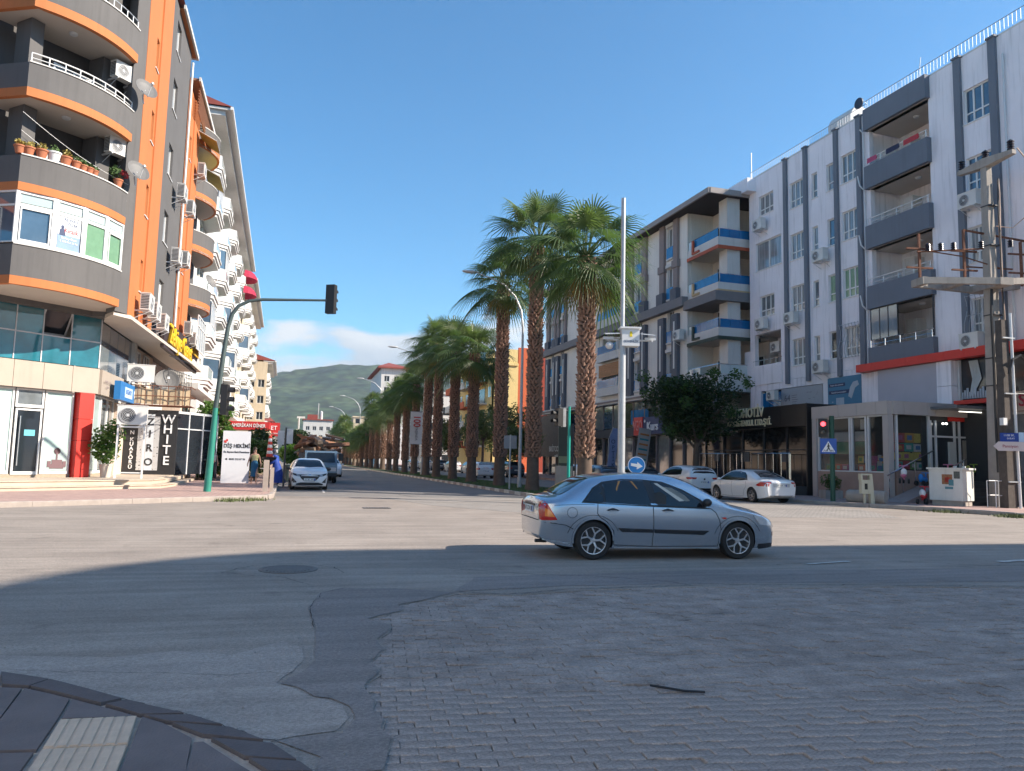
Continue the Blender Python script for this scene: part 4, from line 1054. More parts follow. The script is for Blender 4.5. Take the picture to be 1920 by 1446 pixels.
for x in (-.5, .5):
    for y in (-.15, .2): b.box(x - .025, x + .025, y - .025, y + .025, .49, 2.68)
b.box(-.5, .5, -.15, -.1, .7, .75); b.box(-.5, .5, -.17, -.12, 2.6, 2.66); b.box(-.5, .5, .18, .22, 2.6, 2.66)
tag(b.build('white_stand', white_pvc), 'tall white metal stand under the air conditioner by the posters', 'stand')

# satellite dishes
DI = thing('satellite_dish', 'dish', 'satellite dish', I4)
b = MB(); pr = [(.0, 0), (.2, .02), (.35, .07), (.46, .13), (.47, .12), (.35, .055), (.2, .005), (0, -.015)]
b.lathe([(r_, -h) for r_, h in pr], 24, axis='y'); b.build('reflector', mat('dish_grey', (.16, .155, .15), .6, var=.15), DI)
b = MB(); b.tube([(0, -.02, -.42), (0, -.5, -.12)], .018, 5); b.box(-.04, .04, -.58, -.48, -.16, -.06); b.tube([(0, .0, 0), (0, .25, -.1), (0, .3, -.5)], .03, 6); b.build('feed_arm', white_pvc, DI)
p = arcp(.985, .05)
move(DI, T(-6.95, 33.0, 13.1) @ rotz(R(40)) @ Matrix.Rotation(R(-25), 4, 'X')); DI['label'] = 'satellite dish at the end of the flower-pot balcony'; DI['group'] = 'satellite dishes on the left blocks'
dup(DI, T(-6.9, 33.1, 16.7) @ rotz(R(40)) @ Matrix.Rotation(R(-25), 4, 'X'), 'satellite dish at the end of the white-railed balcony')
dup(DI, T(-6.55, 41.1, 5.2) @ rotz(R(15)) @ Matrix.Rotation(R(-20), 4, 'X') @ Matrix.Scale(1.25, 4), 'large dark satellite dish behind the wrought iron railing')
dup(DI, T(-6.2, 52.6, 13.0) @ rotz(R(60)) @ Matrix.Rotation(R(-25), 4, 'X'), 'brownish satellite dish on the far curved balconies')

# flower pots on the parapet
def leafball(b, c, r, n, rr, ls=.05, sq=1.):
    for i in range(n):
        d = Vector((rr.gauss(0, 1), rr.gauss(0, 1), rr.gauss(0, 1))).normalized() * r * (rr.random() ** .4)
        p = Vector(c) + Vector((d.x, d.y, d.z * sq))
        u = Vector((rr.gauss(0, 1), rr.gauss(0, 1), rr.gauss(0, .6))).normalized(); v = u.orthogonal().normalized(); v = (Matrix.Rotation(rr.random() * 6.28, 3, u) @ v)
        s_ = ls * rr.uniform(.6, 1.3)
        b.add([p - u * s_, p + v * s_ * .45, p + u * s_, p - v * s_ * .45], [(0, 1, 2, 3)])
plants = [mat('pot_plant_green', (.10, .17, .05), .6, var=.3), mat('pot_plant_yellow', (.35, .28, .06), .6, var=.3)]
pots = [(.0, .24, 'terracotta', 1), (.06, .25, 'terracotta', 1), (.145, .27, 'terracotta', 1), (.235, .30, 'white_pvc', 0), (.325, .27, 'terracotta', 1), (.41, .23, 'terracotta', 0), (.475, .2, 'terracotta', 0), (.535, .2, 'terracotta', 0), (.59, .18, 'terracotta', 0)]
pl = ['leftmost terracotta pot on the curved parapet', 'second terracotta pot from the left on the parapet', 'third terracotta pot, left of the white one', 'white round flower pot between terracotta ones', 'terracotta pot right of the white one', 'sixth pot on the parapet, small plant', 'seventh small pot on the parapet', 'eighth small pot on the parapet', 'last small pot in the row on the parapet']
for i, (t, s_, mm, yy) in enumerate(pots):
    p = arcp(t, -.11); o = thing('flower_pot', pl[i], 'flower pot', T(p[0], p[1], 12.25), 'flower pots on the curved parapet')
    b = MB(); s_ *= .8; b.lathe([(s_ * .62, 0), (s_ * .95, s_ * 1.25), (s_ * 1.06, s_ * 1.25), (s_ * 1.06, s_ * 1.5), (s_ * .9, s_ * 1.5)], 16); b.build('pot', _M[mm], o, None, 30)
    b = MB(); leafball(b, (0, 0, s_ * 2.0), s_ * .95, 90, rnd, .06, .8); b.build('plant', plants[yy], o)
p = arcp(.87, -.1); o = thing('flower_pot', 'terracotta pot with red flowers beside the satellite dish', 'flower pot', T(p[0], p[1], 12.25), 'flower pots on the curved parapet')
b = MB(); b.lathe([(.11, 0), (.17, .28), (.19, .28), (.19, .34), (.15, .34)], 16); b.build('pot', terracotta, o, None, 30)
b = MB(); leafball(b, (-.08, 0, .62), .28, 130, rnd, .07, 1.1); b.build('plant', plants[0], o)
b = MB(); leafball(b, (.2, 0, .6), .18, 60, rnd, .07); b.build('flowers', mat('red_petal', (.35, .02, .03), .6), o)
for k, (z, y) in enumerate(((13.9, 0), (13.2, 0))):
    b = MB(); a, c = arcp(.02, -.3), arcp(1.0, .0)
    b.tube([(a[0] + (c[0] - a[0]) * i / 10, a[1] + (c[1] - a[1]) * i / 10, z - i * .13 - .2 * math.sin(i / 10 * math.pi)) for i in range(11)], .008, 4)
    tag(b.build('washing_line', white_pvc), ('upper' if k == 0 else 'lower') + ' thin washing line strung across the flower-pot balcony', 'washing line')
# yellow awnings on the far orange strip
ay = mat('awning_yellow', (.42, .32, .06), .8, var=.15)
for z, y0, y1, l in ((21.9, 49.0, 51.2, 'small yellow striped awning high on the orange strip'), (20.6, 51.8, 55.2, 'larger yellow awning below the small one')):
    o = thing('window_awning', l, 'awning', frame(-7.0, y0, z, 90), 'yellow awnings on the corner block')
    b = MB(); n = 4
    for i in range(n):
        a, c = (y1 - y0) * i / n, (y1 - y0) * (i + 1) / n
        b.add([(a + .02, 0, .0), (c - .02, 0, .0), (c - .02, -1.1, -.55), (a + .02, -1.1, -.55), (a + .02, 0, -.03), (c - .02, 0, -.03), (c - .02, -1.1, -.58), (a + .02, -1.1, -.58)], [(0, 3, 2, 1), (4, 5, 6, 7), (3, 7, 6, 2)])
    b.build('fabric', ay, o)
    b = MB(); b.tube([(0, 0, -.05), (0, -1.1, -.6), (y1 - y0, -1.1, -.6), (y1 - y0, 0, -.05)], .02, 5); b.build('frame', white_pvc, o)

# ---- white and cream apartment blocks with bay balconies further up the street
def bay_block(name, label, x, y, length, z0, floors, pitch, roofz, wallm, bays, enclosed, seed, deg=91.15, roofm=red_tile, low=pinkcream, bw=6.2, depth=1.3, win=True):
    r_ = random.Random(seed)
    F = frame(x, y, 0, deg); o = thing(name, label, 'building', F)
    b = MB(); b.box(0, length, .35, 14, z0 - .5, roofz); b.build('core', wallm, o)
    b = MB(); b.box(0, length, .1, 14, -.1, z0 - .5); b.build('lower_storeys', low, o)
    gap = (length - bays * bw) / bays
    holes = []
    for f in range(floors):
        z = z0 + f * pitch
        for k in range(bays):
            xx = k * (bw + gap) + gap / 2 + bw
            holes.append((xx + gap * .25, xx + gap * .25 + 1.3, z + .9, z + 2.4)) if xx + gap * .25 + 1.3 < length else None
            xb = k * (bw + gap) + gap / 2
            holes.append((xb + 1.5, xb + 3.0, z + .1, z + 2.4)); holes.append((xb + 3.6, xb + 4.9, z + .1, z + 2.4))
    if low is pinkcream:
        pass
    wall(o, F, 0, length, z0 - .5, roofz, holes, wallm, .35)
    for h in holes:
        door = h[3] - h[2] > 2
        window(o, F, *h, 2, None, r_.choice([glass_dark, glass_green, glass_curtain, glass_grey]), y=.16, sill=not door, name='balcony_door' if door else 'window')
    BP = MB()
    glassM = MB()
    for f in range(floors):
        z = z0 + f * pitch
        for k in range(bays):
            xb = k * (bw + gap) + gap / 2
            pl = lambda e: [(xb - e, 0), (xb + 1.1 - e * .6, -depth - e), (xb + bw - 1.1 + e * .6, -depth - e), (xb + bw + e, 0)]
            b = MB(); b.prism(pl(0), z - .28, z); b.prism(pl(.10), z - .001 + .002, z + .14); b.prism(pl(-.12), z - .48, z - .282); b.build('balcony_slab', white_paint, o)
            P = pl(-.05)
            g = MB(); ribbon(g, [(p[0], p[1]) for p in P], z + .2, z + 1.02, .03); g.build('glass_balustrade', glass_balc, o)
            g = MB(); g.tube([(p[0], p[1], z + 1.07) for p in P], .03, 5)
            for p in P[1:3]: g.tube([(p[0], p[1], z + .14), (p[0], p[1], z + 1.07)], .03, 5)
            g.build('handrail', white_pvc, o)
            if (f, k) in enclosed:
                g = MB(); ribbon(g, pl(-.1), z + 1.09, z + pitch - .5, .03); g.build('balcony_glazing', glass_blue, o)
                g = MB()
                for i in range(5):
                    xx = xb + 1.1 + (bw - 2.2) * i / 4; g.box(xx - .03, xx + .03, -depth + .02, -depth + .07, z + 1.09, z + pitch - .5)
                g.box(xb + 1.1, xb + bw - 1.1, -depth + .02, -depth + .06, z + pitch - .56, z + pitch - .5); g.build('glazing_bars', white_pvc, o)
    b = MB(); b.box(-.3, length + .1, -2.0, .2, roofz - .12, roofz + .06); b.box(-.1, length, -1.6, .1, roofz - .5, roofz - .13); b.build('cornice', white_paint, o)
    b = MB(); b.box(-.4, length + .15, -2.15, -1.95, roofz - .1, roofz + .12); b.build('gutter', white_pvc, o)
    b = MB()
    n = int(length / 8)
    b.add([(-.4, -2.1, roofz + .12), (length, -2.1, roofz + .12), (length, 7, roofz + 2.9), (-.4, 7, roofz + 2.9), (-.4, 16, roofz + .1), (length, 16, roofz + .1)], [(0, 1, 2, 3), (3, 2, 5, 4), (0, 3, 4), (1, 5, 2)])
    b.build('roof', roofm, o)
    return o, F
B1, FB = bay_block('apartment_building', 'tall white apartment block with stepped bay balconies and red eaves', -7.9, 56.3, 50, 7.0, 6, 3.25, 26.7, white_wall, 5,
                   {(0, 1), (1, 0), (3, 1), (2, 2), (4, 0), (1, 3)}, 3)
# ground storeys of that block: arched windows, planters
b = MB(FB)
for i in range(12):
    x = 1 + i * 2.1
    pts = [(x, 3.6), (x + .9, 3.6), (x + .9, 5.2)] + [(x + .45 + .45 * math.cos(t * math.pi / 6), 5.2 + .45 * math.sin(t * math.pi / 6)) for t in range(1, 6)] + [(x, 5.2)]
    q = MB(FB); q.plate(pts, .02, .12); q.build('arched_window', glass_dark, B1, I4)
b = MB(FB); b.box(-.3, 50, -1.0, .1, 6.1, 6.5); b.box(-.3, 50, -.3, .1, 3.0, 3.25); b.build('string_course', white_paint, B1, I4)
# its near gable: balconies seen from the front
b = MB(frame(-7.9, 56.28, 0, 0)); b.box(-5, 0, -.02, .0, 7, 26.6); b.build('gable_wall', white_wall, B1, I4)
B2, _ = bay_block('apartment_building', 'pale cream apartment block with white bay balconies behind the white one', -8.6, 107.5, 40, 5.5, 6, 3.3, 25.8, cream_wall, 4, {(1, 1), (3, 0)}, 5)
B3, _ = bay_block('apartment_building', 'farthest cream apartment block on the left pavement', -6.9, 150, 26, 4.0, 5, 3.1, 19.6, cream_wall, 3, set(), 6, depth=1.1)
# camera-facing end of the farthest cream block
E3 = frame(-12.5, 149.9, 0, 0)
hs_ = [(x, x + 1.2, z, z + 1.5) for x in (.8, 2.8, 4.6) for z in (5.2, 8.3, 11.4, 14.5)]
wall(B3, E3, 0, 6.2, .1, 19.4, hs_, cream_wall, .3, 'end_wall', y=-.32)
for h in hs_: window(B3, E3, *h, 2, None, glass_dark, y=-.2)
# crimson awning on the white block
o = thing('round_awning', 'crimson dome awning high on the white apartment block', 'awning', FB @ T(29, -2.0, 20.6))
for dz in (0, -1.75):
    b = MB(); n = 8
    for i in range(n):
        for j in range(5):
            def P(u, v): a = math.pi * u / n; e = math.pi / 2 * v / 5; return (-1.9 * math.cos(a) * math.cos(e), -1.3 * math.sin(a) * math.cos(e) - .02, dz + 1.1 * math.sin(e))
            b.quad(P(i, j), P(i, j + 1), P(i + 1, j + 1), P(i + 1, j))
    b.build('canopy', mat('crimson_fabric', (.36, .015, .05), .8, var=.1), o)
# small house with a red roof, and the white block closing the avenue
o = thing('balcony_house', 'small house with grey balconies and red roof at the far left', 'house', T(-8.2, 185, 0))
b = MB(); b.box(-4, 1.6, 0, 8, 0, 9.6); b.build('wall', white_wall, o)
b = MB(); b.box(-3.8, 2.4, -1.2, 0, 5.9, 6.2); b.box(-3.8, 2.4, -1.2, -1.1, 6.2, 7.1); b.box(-3.8, 2.4, -1.2, 0, 2.9, 3.2); b.box(2.2, 2.4, -1.2, -1.0, 0, 9.4); b.build('balcony', lightgrey, o)
b = MB(); b.box(-3.4, 1.2, -.03, -.01, 6.4, 8.8); b.build('window', glass_dark, o)
b = MB(); b.add([(-4.4, -1.6, 9.5), (2.8, -1.6, 9.5), (2.8, 9, 9.5), (-4.4, 9, 9.5), (-2, 3, 11.9), (0, 3, 11.9)], [(0, 1, 5, 4), (1, 2, 5), (2, 3, 4, 5), (3, 0, 4)]); b.build('roof', red_tile, o)
o = thing('apartment_building', 'bright white apartment block closing the end of the avenue', 'building', T(5.0, 250, 0))
Fw = frame(1.4, 250, 0, 0)
hs_ = [(x, x + 1.2, z, z + 1.3) for x in (.8, 2.9, 5.0, 7.2) for z in (1.6, 4.4, 7.2, 10)]
wall(o, Fw, 0, 9.2, 0, 13.4, hs_, white_wall, .3)
for h in hs_: window(o, Fw, *h, 2, None, glass_dark, y=.1)
b = MB(); b.box(-3.6, 5.6, .31, 9, 0, 13.3); b.build('core', white_wall, o)
b = MB(); b.box(-3.9, 5.9, -.4, 9.2, 13.3, 13.6); b.box(-2.4, .8, 2, 6, 13.6, 15.2); b.build('roof', red_tile, o)
b = MB(); b.lathe([(.45, 13.6), (.45, 16.2), (.0, 16.6)], 12, cx=2, cy=3); b.tube([(1, 3, 13.6), (1, 3, 19)], .12, 6); b.build('water_tank', white_paint, o)
o = thing('apartment_building', 'low grey roofed house left of the white block at the avenue end', 'building', T(-3.5, 235, 0))
b = MB(); b.box(-4.4, 3.6, 0, 8, 0, 8); b.build('wall', cream_wall, o)
b = MB(); b.box(-4.8, 4.0, -.5, 8.4, 8.0, 8.3); b.build('roof', red_tile, o)
b = MB(); [b.box(x, x + 1.2, -.03, -.005, z, z + 1.3) for x in (-3.5, -1, 1.5) for z in (1.5, 4.5)]; b.build('window', glass_dark, o)
# ================================================================= RIGHT SIDE
lilac = mat('pale_lilac_wall', (.82, .79, .82), .85, var=.09, vs_=.4, streak=.24, bump=.12, bs=50)
# ---- white block with slate columns
C1 = frame(30.37, 45.58, 0, -88.85)
C = thing('apartment_building', 'white apartment block with dark slate columns and a stack of slate balconies', 'building', C1)
ROOF = 22.05; LV = [18.55, 15.07, 11.6, 8.12]          # sill heights of the four main floors
holes = []; spec = []
def hw(x0, x1, z0, z1, nx, tr=.3, pane=None): holes.append((x0, x1, z0, z1)); spec.append((nx, tr, pane))
pn = [glass_curtain, glass_grey, glass_curtain, glass_blue, glass_curtain, glass_dark]
for i, z in enumerate(LV):
    hw(4.49, 5.86, z, z + 1.72, 3, .3, pn[(i * 2) % 6]); hw(6.62, 7.14, z, z + 1.62, 1, .3, pn[(i + 1) % 6]); hw(7.98, 8.66, z, z + 1.68, 1, .3, glass_green if i == 2 else pn[(i + 2) % 6])
    hw(9.22, 10.52, z, z + 1.74, 3, .3, glass_green if i == 2 else pn[(i * 3 + 1) % 6]); hw(17.72, 19.12, z, z + 1.74, 3, .3, glass_blue if i < 2 else glass_curtain)
hw(1.15, 2.75, LV[0] + .55, LV[0] + 1.95, 3, .3, glass_curtain); hw(1.15, 2.75, LV[2] + .3, LV[2] + 1.75, 3, .3, glass_grey)
hw(.72, 3.55, LV[1] + .15, LV[1] + 2.15, 2, None, glass_curtain)
rec = [(.55, 3.4, 8.55, 10.75)]
bal = (11.41, 15.76)
bz = [(22.15, 20.9), (18.75, 17.45), (15.27, 13.95), (11.8, 10.5), (8.32, 7.42)]
bh = [(bal[0] + .12, bal[1] - .12, bz[k + 1][0], bz[k][1]) for k in range(4)]
wall(C, C1, 0, 21.25, 7.3, ROOF, holes + rec + bh, lilac, .3, 'wall')
for h, (nx, tr, pa) in zip(holes, spec): window(C, C1, *h, nx, tr, pa, y=.1)
# solid body behind, with real recesses for the balconies
b = MB(C1)
b.box(0, bal[0] - .05, 2.3, 16, 7.3, ROOF); b.box(bal[0] - .05, bal[1] + .05, 2.3, 16, 7.3, ROOF); b.box(bal[1] + .05, 21.25, 2.3, 16, 7.3, ROOF)
b.box(3.6, bal[0] - .1, .31, 2.3, 7.3, ROOF - .01); b.box(bal[1] + .1, 21.24, .31, 2.3, 7.3, ROOF - .01)
b.box(0.01, 3.6, .31, 2.3, 10.9, ROOF - .01); b.build('core', lilac, C, I4)
for za, zb in bz: b = MB(C1); b.box(bal[0] + .0, bal[1], .0, 2.3, zb, zb + .22); b.build('balcony_ceiling', soffit_m, C, I4)
b = MB(C1); b.box(.5, 3.5, .3, 2.3, 10.76, 10.89); b.build('balcony_ceiling', soffit_m, C, I4)
b = MB(C1); b.box(.1, 3.5, .0, 2.3, 7.3, 7.6); b.build('balcony_floor', soffit_m, C, I4)
b = MB(C1); b.box(bal[0], bal[1], .3, 2.3, bz[4][0] - .3, bz[4][0] - .1); b.build('balcony_floor', soffit_m, C, I4)
for k, (za, zb) in enumerate(bz):
    b = MB(C1); b.box(bal[0], bal[1], -.32, -.12, zb, za); b.box(bal[0] + .001, bal[0] + .16, -.12, .02, zb + .001, za); b.box(bal[1] - .16, bal[1] - .001, -.12, .02, zb + .001, za); b.build('balcony_parapet', slate, C, I4)
    b = MB(C1); b.box(bal[0] + .161, bal[1] - .161, -.12, .3, zb + .002, zb + .2); b.build('balcony_slab', soffit_m, C, I4)
    if k:
        b = MB(C1); b.tube([(bal[0] + .1, -.22, za + .42), (bal[1] - .05, -.22, za + .42)], .028, 6); b.tube([(bal[0] + .1, -.22, za + .2), (bal[1] - .05, -.22, za + .2)], .016, 5)
        for i in range(5): x = bal[0] + .12 + i * (bal[1] - bal[0] - .24) / 4; b.tube([(x, -.22, za), (x, -.22, za + .42)], .028, 6)
        b.build('railing', chrome if k == 4 else white_pvc, C, I4)
        # inside the recess: cupboard, door with white frame, lamp
        b = MB(C1)
        z0 = bz[k][0] - 1.0
        b.box(12.2, 12.9, 1.6, 2.28, z0, z0 + 2.6); b.build('cupboard', white_paint, C, I4)
        window(C, C1 @ T(0, 2.2, 0), 14.0, 15.3, z0 + .5, z0 + 2.3, 2, .3, glass_dark, sill=False, y=0)
        b = MB(C1); b.lathe([(0, bz[k - 1][1] - .1), (.14, bz[k - 1][1] - .08), (.17, bz[k - 1][1] - .002)], 12, cx=13.9, cy=1.0); b.build('ceiling_light', lightgrey, C, I4)
b = MB(C1)
b.box(bal[0] + .1, 13.4, -.18, -.15, 8.75, 10.45)
b.build('glazed_screen', glass_blue, C, I4)
b = MB(C1)
for x in (bal[0] + .1, 12.15, 12.75, 13.4): b.box(x - .02, x + .02, -.2, -.13, 8.74, 10.48)
b.box(bal[0] + .05, bal[1] - .05, -.2, -.12, 10.46, 10.499); b.box(bal[1] - .1, bal[1] - .05, -.2, -.12, 8.4, 10.45); b.build('screen_frame', dark_metal, C, I4)
# columns
for i, (x0, x1) in enumerate(((3.98, 4.3), (5.98, 6.3), (8.76, 9.06), (10.62, 10.98), (17.3, 17.66), (19.22, 19.6))):
    b = MB(C1); b.box(x0, x1, -.16, -.002, 7.0, ROOF + .02); b.box(x0 - .05, x1 + .05, -.22, .05, ROOF + .021, ROOF + .12); b.build('column', slate, C, I4)
b = MB(C1)
b.box(-.05, 21.25, .06, .4, ROOF + .001, ROOF + .14); b.build('parapet_cap', white_paint, C, I4)
# lower spandrel and recess parapet with rail
b = MB(C1)
b.box(0, 11.3, .0, .3, 6.75, 7.29); b.box(0, 3.5, -.05, -.003, 7.2, 8.5); b.build('spandrel', lilac, C, I4)
b = MB(C1); b.tube([(.3, .02, 8.9), (3.5, .02, 8.9)], .03, 6)
for i in range(6): b.tube([(.35 + i * .62, .02, 8.5), (.35 + i * .62, .02, 8.9)], .025, 6)
b.build('railing', chrome, C, I4)
b = MB(C1); b.box(-.75, -.02, .05, .5, 8.0, 9.7); tag(b.build('roller_cover', lilac), 'pale boxed cover on the wall end beside the lowest balcony', 'box')
# roof railing: rail plus each upright bar
for k in range(102):
    if k == 0:
        bb = MB(); bb.tube([(0, 0, 0), (0, 0, .55)], .011, 4, caps=False); BAR = bb.mesh('baluster', galv)
    x = .05 + k * .207
    if abs(x - 11.35) < .12: continue
    link('baluster', BAR, C, C1 @ T(x, .1 if x < 11.35 else -.15, ROOF + .1))
b = MB(C1); b.tube([(.0, .1, ROOF + .65), (11.3, .1, ROOF + .65), (11.4, -.15, ROOF + .65), (21.25, -.15, ROOF + .65)], .02, 5); b.tube([(0, .1, ROOF + .18), (11.3, .1, ROOF + .18)], .016, 4); b.build('roof_handrail', galv, C, I4)
b = MB(C1); b.tube([(.02, .2, ROOF), (.02, .2, ROOF + 2.2)], .03, 5); b.tube([(14.2, .8, ROOF), (14.5, .8, ROOF + 1.9)], .02, 5); b.build('roof_antenna', galv, C, I4)
b = MB(C1 @ T(11.0, -.2, ROOF + .75)); b.lathe([(.32, -.02), (.32, .06), (.0, .09)], 20, axis='y'); o = tag(b.build('satellite_dish', mat('dish_navy', (.02, .025, .05), .5)), 'dark round dish on the roof edge left of the slate balconies', 'satellite dish')
b = MB(C1 @ T(8.2, 1.6, ROOF)); b.lathe([(0, -1.0), (.75, -1.0), (.8, -.9), (.8, .9), (.75, 1.0), (0, 1.0)], 24, axis='x', c=(0, 0, .95)); o = tag(b.build('water_tank', white_paint, None, None, 30), 'white ribbed water tank lying on the flat roof', 'water tank')
# downpipes with crooked elbows
b = MB(C1)
b.tube([(19.95, -.1, 7.4), (19.95, -.1, ROOF - 1)], .05, 6); b.build('downpipe', lightgrey, C, I4); b = MB(C1)
b.tube([(11.2, -.1, 7.4), (11.2, -.1, 20.9), (11.0, -.15, 21.2)], .045, 6)
for z in (18.7, 15.2, 11.7): b.tube([(11.2, -.12, z - 1.2), (11.05, -.3, z - .9), (10.95, -.35, z - .3)], .04, 6)
b.build('downpipe', lightgrey, C, I4)
# window grilles on the lowest floor
for x0, x1 in ((9.1, 10.62), (17.6, 19.2)):
    b = MB(C1)
    for i in range(7):
        x = x0 + (x1 - x0) * i / 6; b.tube([(x, -.25 - .12 * math.sin(t * 1.1), LV[3] - .15 + t * .34) for t in range(7)], .014, 4)
    for z in (LV[3] - .1, LV[3] + .9, LV[3] + 1.85): b.tube([(x0, -.22, z), (x1, -.22, z)], .014, 4)
    b.build('window_grille', galv, C, I4)
gC = 'air conditioners on the white block with slate columns'
for x, z, l in ((1.7, 17.95, 'air conditioner under the topmost left window of the white block'), (7.75, 14.2, 'air conditioner between narrow windows, second floor from the top'), (1.85, 10.95, 'air conditioner below the left window above the recessed balcony'),
                (4.95, 10.8, 'air conditioner under a shiny three-part window'), (7.6, 7.35, 'lowest air conditioner between the narrow windows'), (18.2, 14.2, 'air conditioner behind the top of the concrete pole'), (18.0, 7.4, 'air conditioner below the grille near the concrete pole')):
    put_ac(C1 @ T(x, -.42, z), l, gC, 1.12)
put_ac(C1 @ T(1.6, 1.0, 9.5), 'air conditioner inside the recessed balcony of the white block', gC, 1.1)
put_ac(C1 @ T(3.15, -.55, 6.0), 'small air conditioner below the white block, left of the grey poster', gC, .95)
# things on the upper balcony
lr = [('rug', 'red and pink rug hung over the top slate balcony, right part', (14.2, 15.2), (.45, .05, .06)), ('rug', 'dark blue cloth on the rail of the top slate balcony', (13.0, 13.9), (.03, .035, .08)), ('rug', 'pink cloth hung at the left end of the top slate balcony', (11.6, 12.3), (.45, .08, .16))]
for n_, l, (a, c), col_ in lr:
    b = MB(C1)
    for i in range(6):
        u, v = a + (c - a) * i / 6, a + (c - a) * (i + 1) / 6
        b.add([(u, -.26 - .01 * (i % 2), 18.9), (v, -.26 - .01 * ((i + 1) % 2), 18.9), (v, -.25, 19.2), (u, -.25, 19.2), (u, -.19, 18.95), (v, -.19, 18.95)], [(0, 1, 2, 3), (3, 2, 5, 4)])
    tag(b.build('hanging_cloth', mat('cloth%d' % int(a * 10), col_, .9, var=.3, vs_=6)), l, 'cloth', 'cloths on the top slate balcony')

# red fascia
n = 9
for i in range(n):
    b = MB(C1); a, c = 10.75 + (21.25 - 10.75) * i / n, 10.75 + (21.25 - 10.75) * (i + 1) / n
    b.box(a + .006, c - .006, -.6, .0, 7.0, 7.42); b.build('red_fascia_panel', red_panel, C, I4)
# mezzanine storey
for q in ((.0, 1.2, -.02, .3, 4.4, 6.74), (7.4, 7.8, -.05, .3, 4.4, 6.74), (10.56, 11.5, -.05, .3, 4.4, 6.98), (11.52, 12.05, -.2, .3, 4.4, 6.98)): b = MB(C1); b.box(*q); b.build('mezzanine_pier', lilac, C, I4)
b = MB(C1); b.box(12.08, 15.93, -.35, .3, 4.4, 6.98); b.build('blank_panel', mat('blank_lilac', (.40, .39, .43), .7, var=.08, vs_=1), C, I4)
b = MB(C1); b.box(15.96, 16.8, -.4, .3, 5.75, 6.98); b.build('cladding_panel', lilac, C, I4)
b = MB(C1); b.box(15.96, 16.8, -.4, .3, 4.4, 5.73); b.build('cladding_panel', lilac, C, I4)
b = MB(C1); b.box(0, 21.25, .31, 15, 0, 7.29); b.build('lower_core', mat('dark_interior', (.03, .03, .032), .8), C, I4)
for x in (1.25, 2.0, 2.7):
    b = MB(C1); b.box(x, x + .68, .1, .16, 4.6, 6.6); b.build('blue_glass', glass_azure, C, I4)
ad1 = thing('grey_poster', 'large grey building-hoarding poster with number 64 above the black shop', 'poster', C1 @ T(5.4, -.02, 5.6))
b = MB(); b.box(-1.95, 1.95, -.04, .06, -1.1, 1.1); b.build('board', mat('grey_print_panel', (.38, .38, .40), .7, var=.05), ad1)
gpz = mat('grey_ink', (.13, .13, .15), .7, var=0)
letters('64', .6, gpz, ad1, WM[ad1.name] @ T(-1.35, -.05, .45), .003)
b = MB(); rr = random.Random(4)
for i in range(5): b.box(-.9, -.9 + rr.uniform(.4, .8), -.048, -.042, .6 - i * .14, .63 - i * .14)
for i in range(9): x, z = rr.uniform(.2, 1.7), rr.uniform(-.6, .8); b.box(x, x + rr.uniform(.05, .25), -.048, -.042, z, z + .025)
b.box(-.7, -.05, -.048, -.042, -.5, -.47); b.box(-.7, -.66, -.048, -.042, -1.0, -.5); b.plate([(-.3, -1.0), (-.15, -.5), (-.05, -.5), (.1, -1.0)], -.05, -.043); b.build('print', gpz, ad1)
ad2 = thing('blue_poster', 'blue advertising poster with a satellite drawing above the toy shop', 'poster', C1 @ T(9.17, -.02, 6.0))
b = MB(); b.box(-1.35, 1.35, -.04, .06, -1.5, .98); b.build('board', mat('blue_print_panel', (.06, .20, .32), .6, var=.06), ad2)
b = MB(); b.box(-1.25, .1, -.05, -.042, .42, .62); b.box(-1.25, .45, -.05, -.042, -.02, .2); b.build('dark_bars', tnavy, ad2)
letters('Yaşam alanı yaratırız', .13, twhite, ad2, WM[ad2.name] @ T(-.58, -.06, .52), .002); letters('Güvenli konut projeleri', .13, twhite, ad2, WM[ad2.name] @ T(-.42, -.06, .08), .002)
b = MB(); b.box(-.65, .0, -.05, -.042, -.8, -.25); b.plate([(.35, -.2), (.6, -.35), (.9, .25), (1.2, .4), (1.1, .65), (.75, .6), (.5, .3)], -.052, -.043); b.box(-1.2, -1.12, -.05, -.042, -.75, -.7); b.box(-1.0, -.9, -.05, -.042, -.5, -.45); b.build('print', mat('pale_print', (.40, .46, .52), .6), ad2)
# upper shop window with pale curtain, red sills, and shop at the right edge
b = MB(C1); b.box(16.95, 21.25, .1, .16, 5.05, 6.95); b.build('shop_glass', glass_dark, C, I4)
b = MB(C1)
for x in (16.88, 18.6, 19.0, 21, 21.2): b.box(x - .05, x + .05, -.02, .14, 5.0, 6.98)
b.build('shop_frame', lightgrey, C, I4)
b = MB(C1); b.box(16.85, 19.05, -.35, .1, 4.8, 4.99); b.build('red_sill', red_panel, C, I4)
b = MB(C1)
for i in range(8):
    f = lambda z: .08 * math.sin(z * 2)
    x = 17.4 + i * .06
    b.add([(x, .05 + .03 * (i % 2), 6.9), (x + .07, .05 + .03 * ((i + 1) % 2), 6.9), (x + .25, .05 + .03 * ((i + 1) % 2), 6.0), (x + .17, .05 + .03 * (i % 2), 6.0), (x * 1.0 + .0 - (i * .04), .03, 5.2), (x + .05 - i * .04, .05, 5.2)], [(0, 1, 2, 3), (3, 2, 5, 4)])
tag(b.build('curtain', mat('pale_curtain', (.42, .47, .48), .8, var=.15)), 'pale drawn-back curtain in the upper shop window behind the poles', 'curtain')
b = MB(C1)
for i in range(10): b.box(16.97 + i * .14, 17.06 + i * .14, .03, .08, 5.08, 5.4 + .1 * (i % 3))
b.build('shop_display', mat('pale_print'), C, I4)
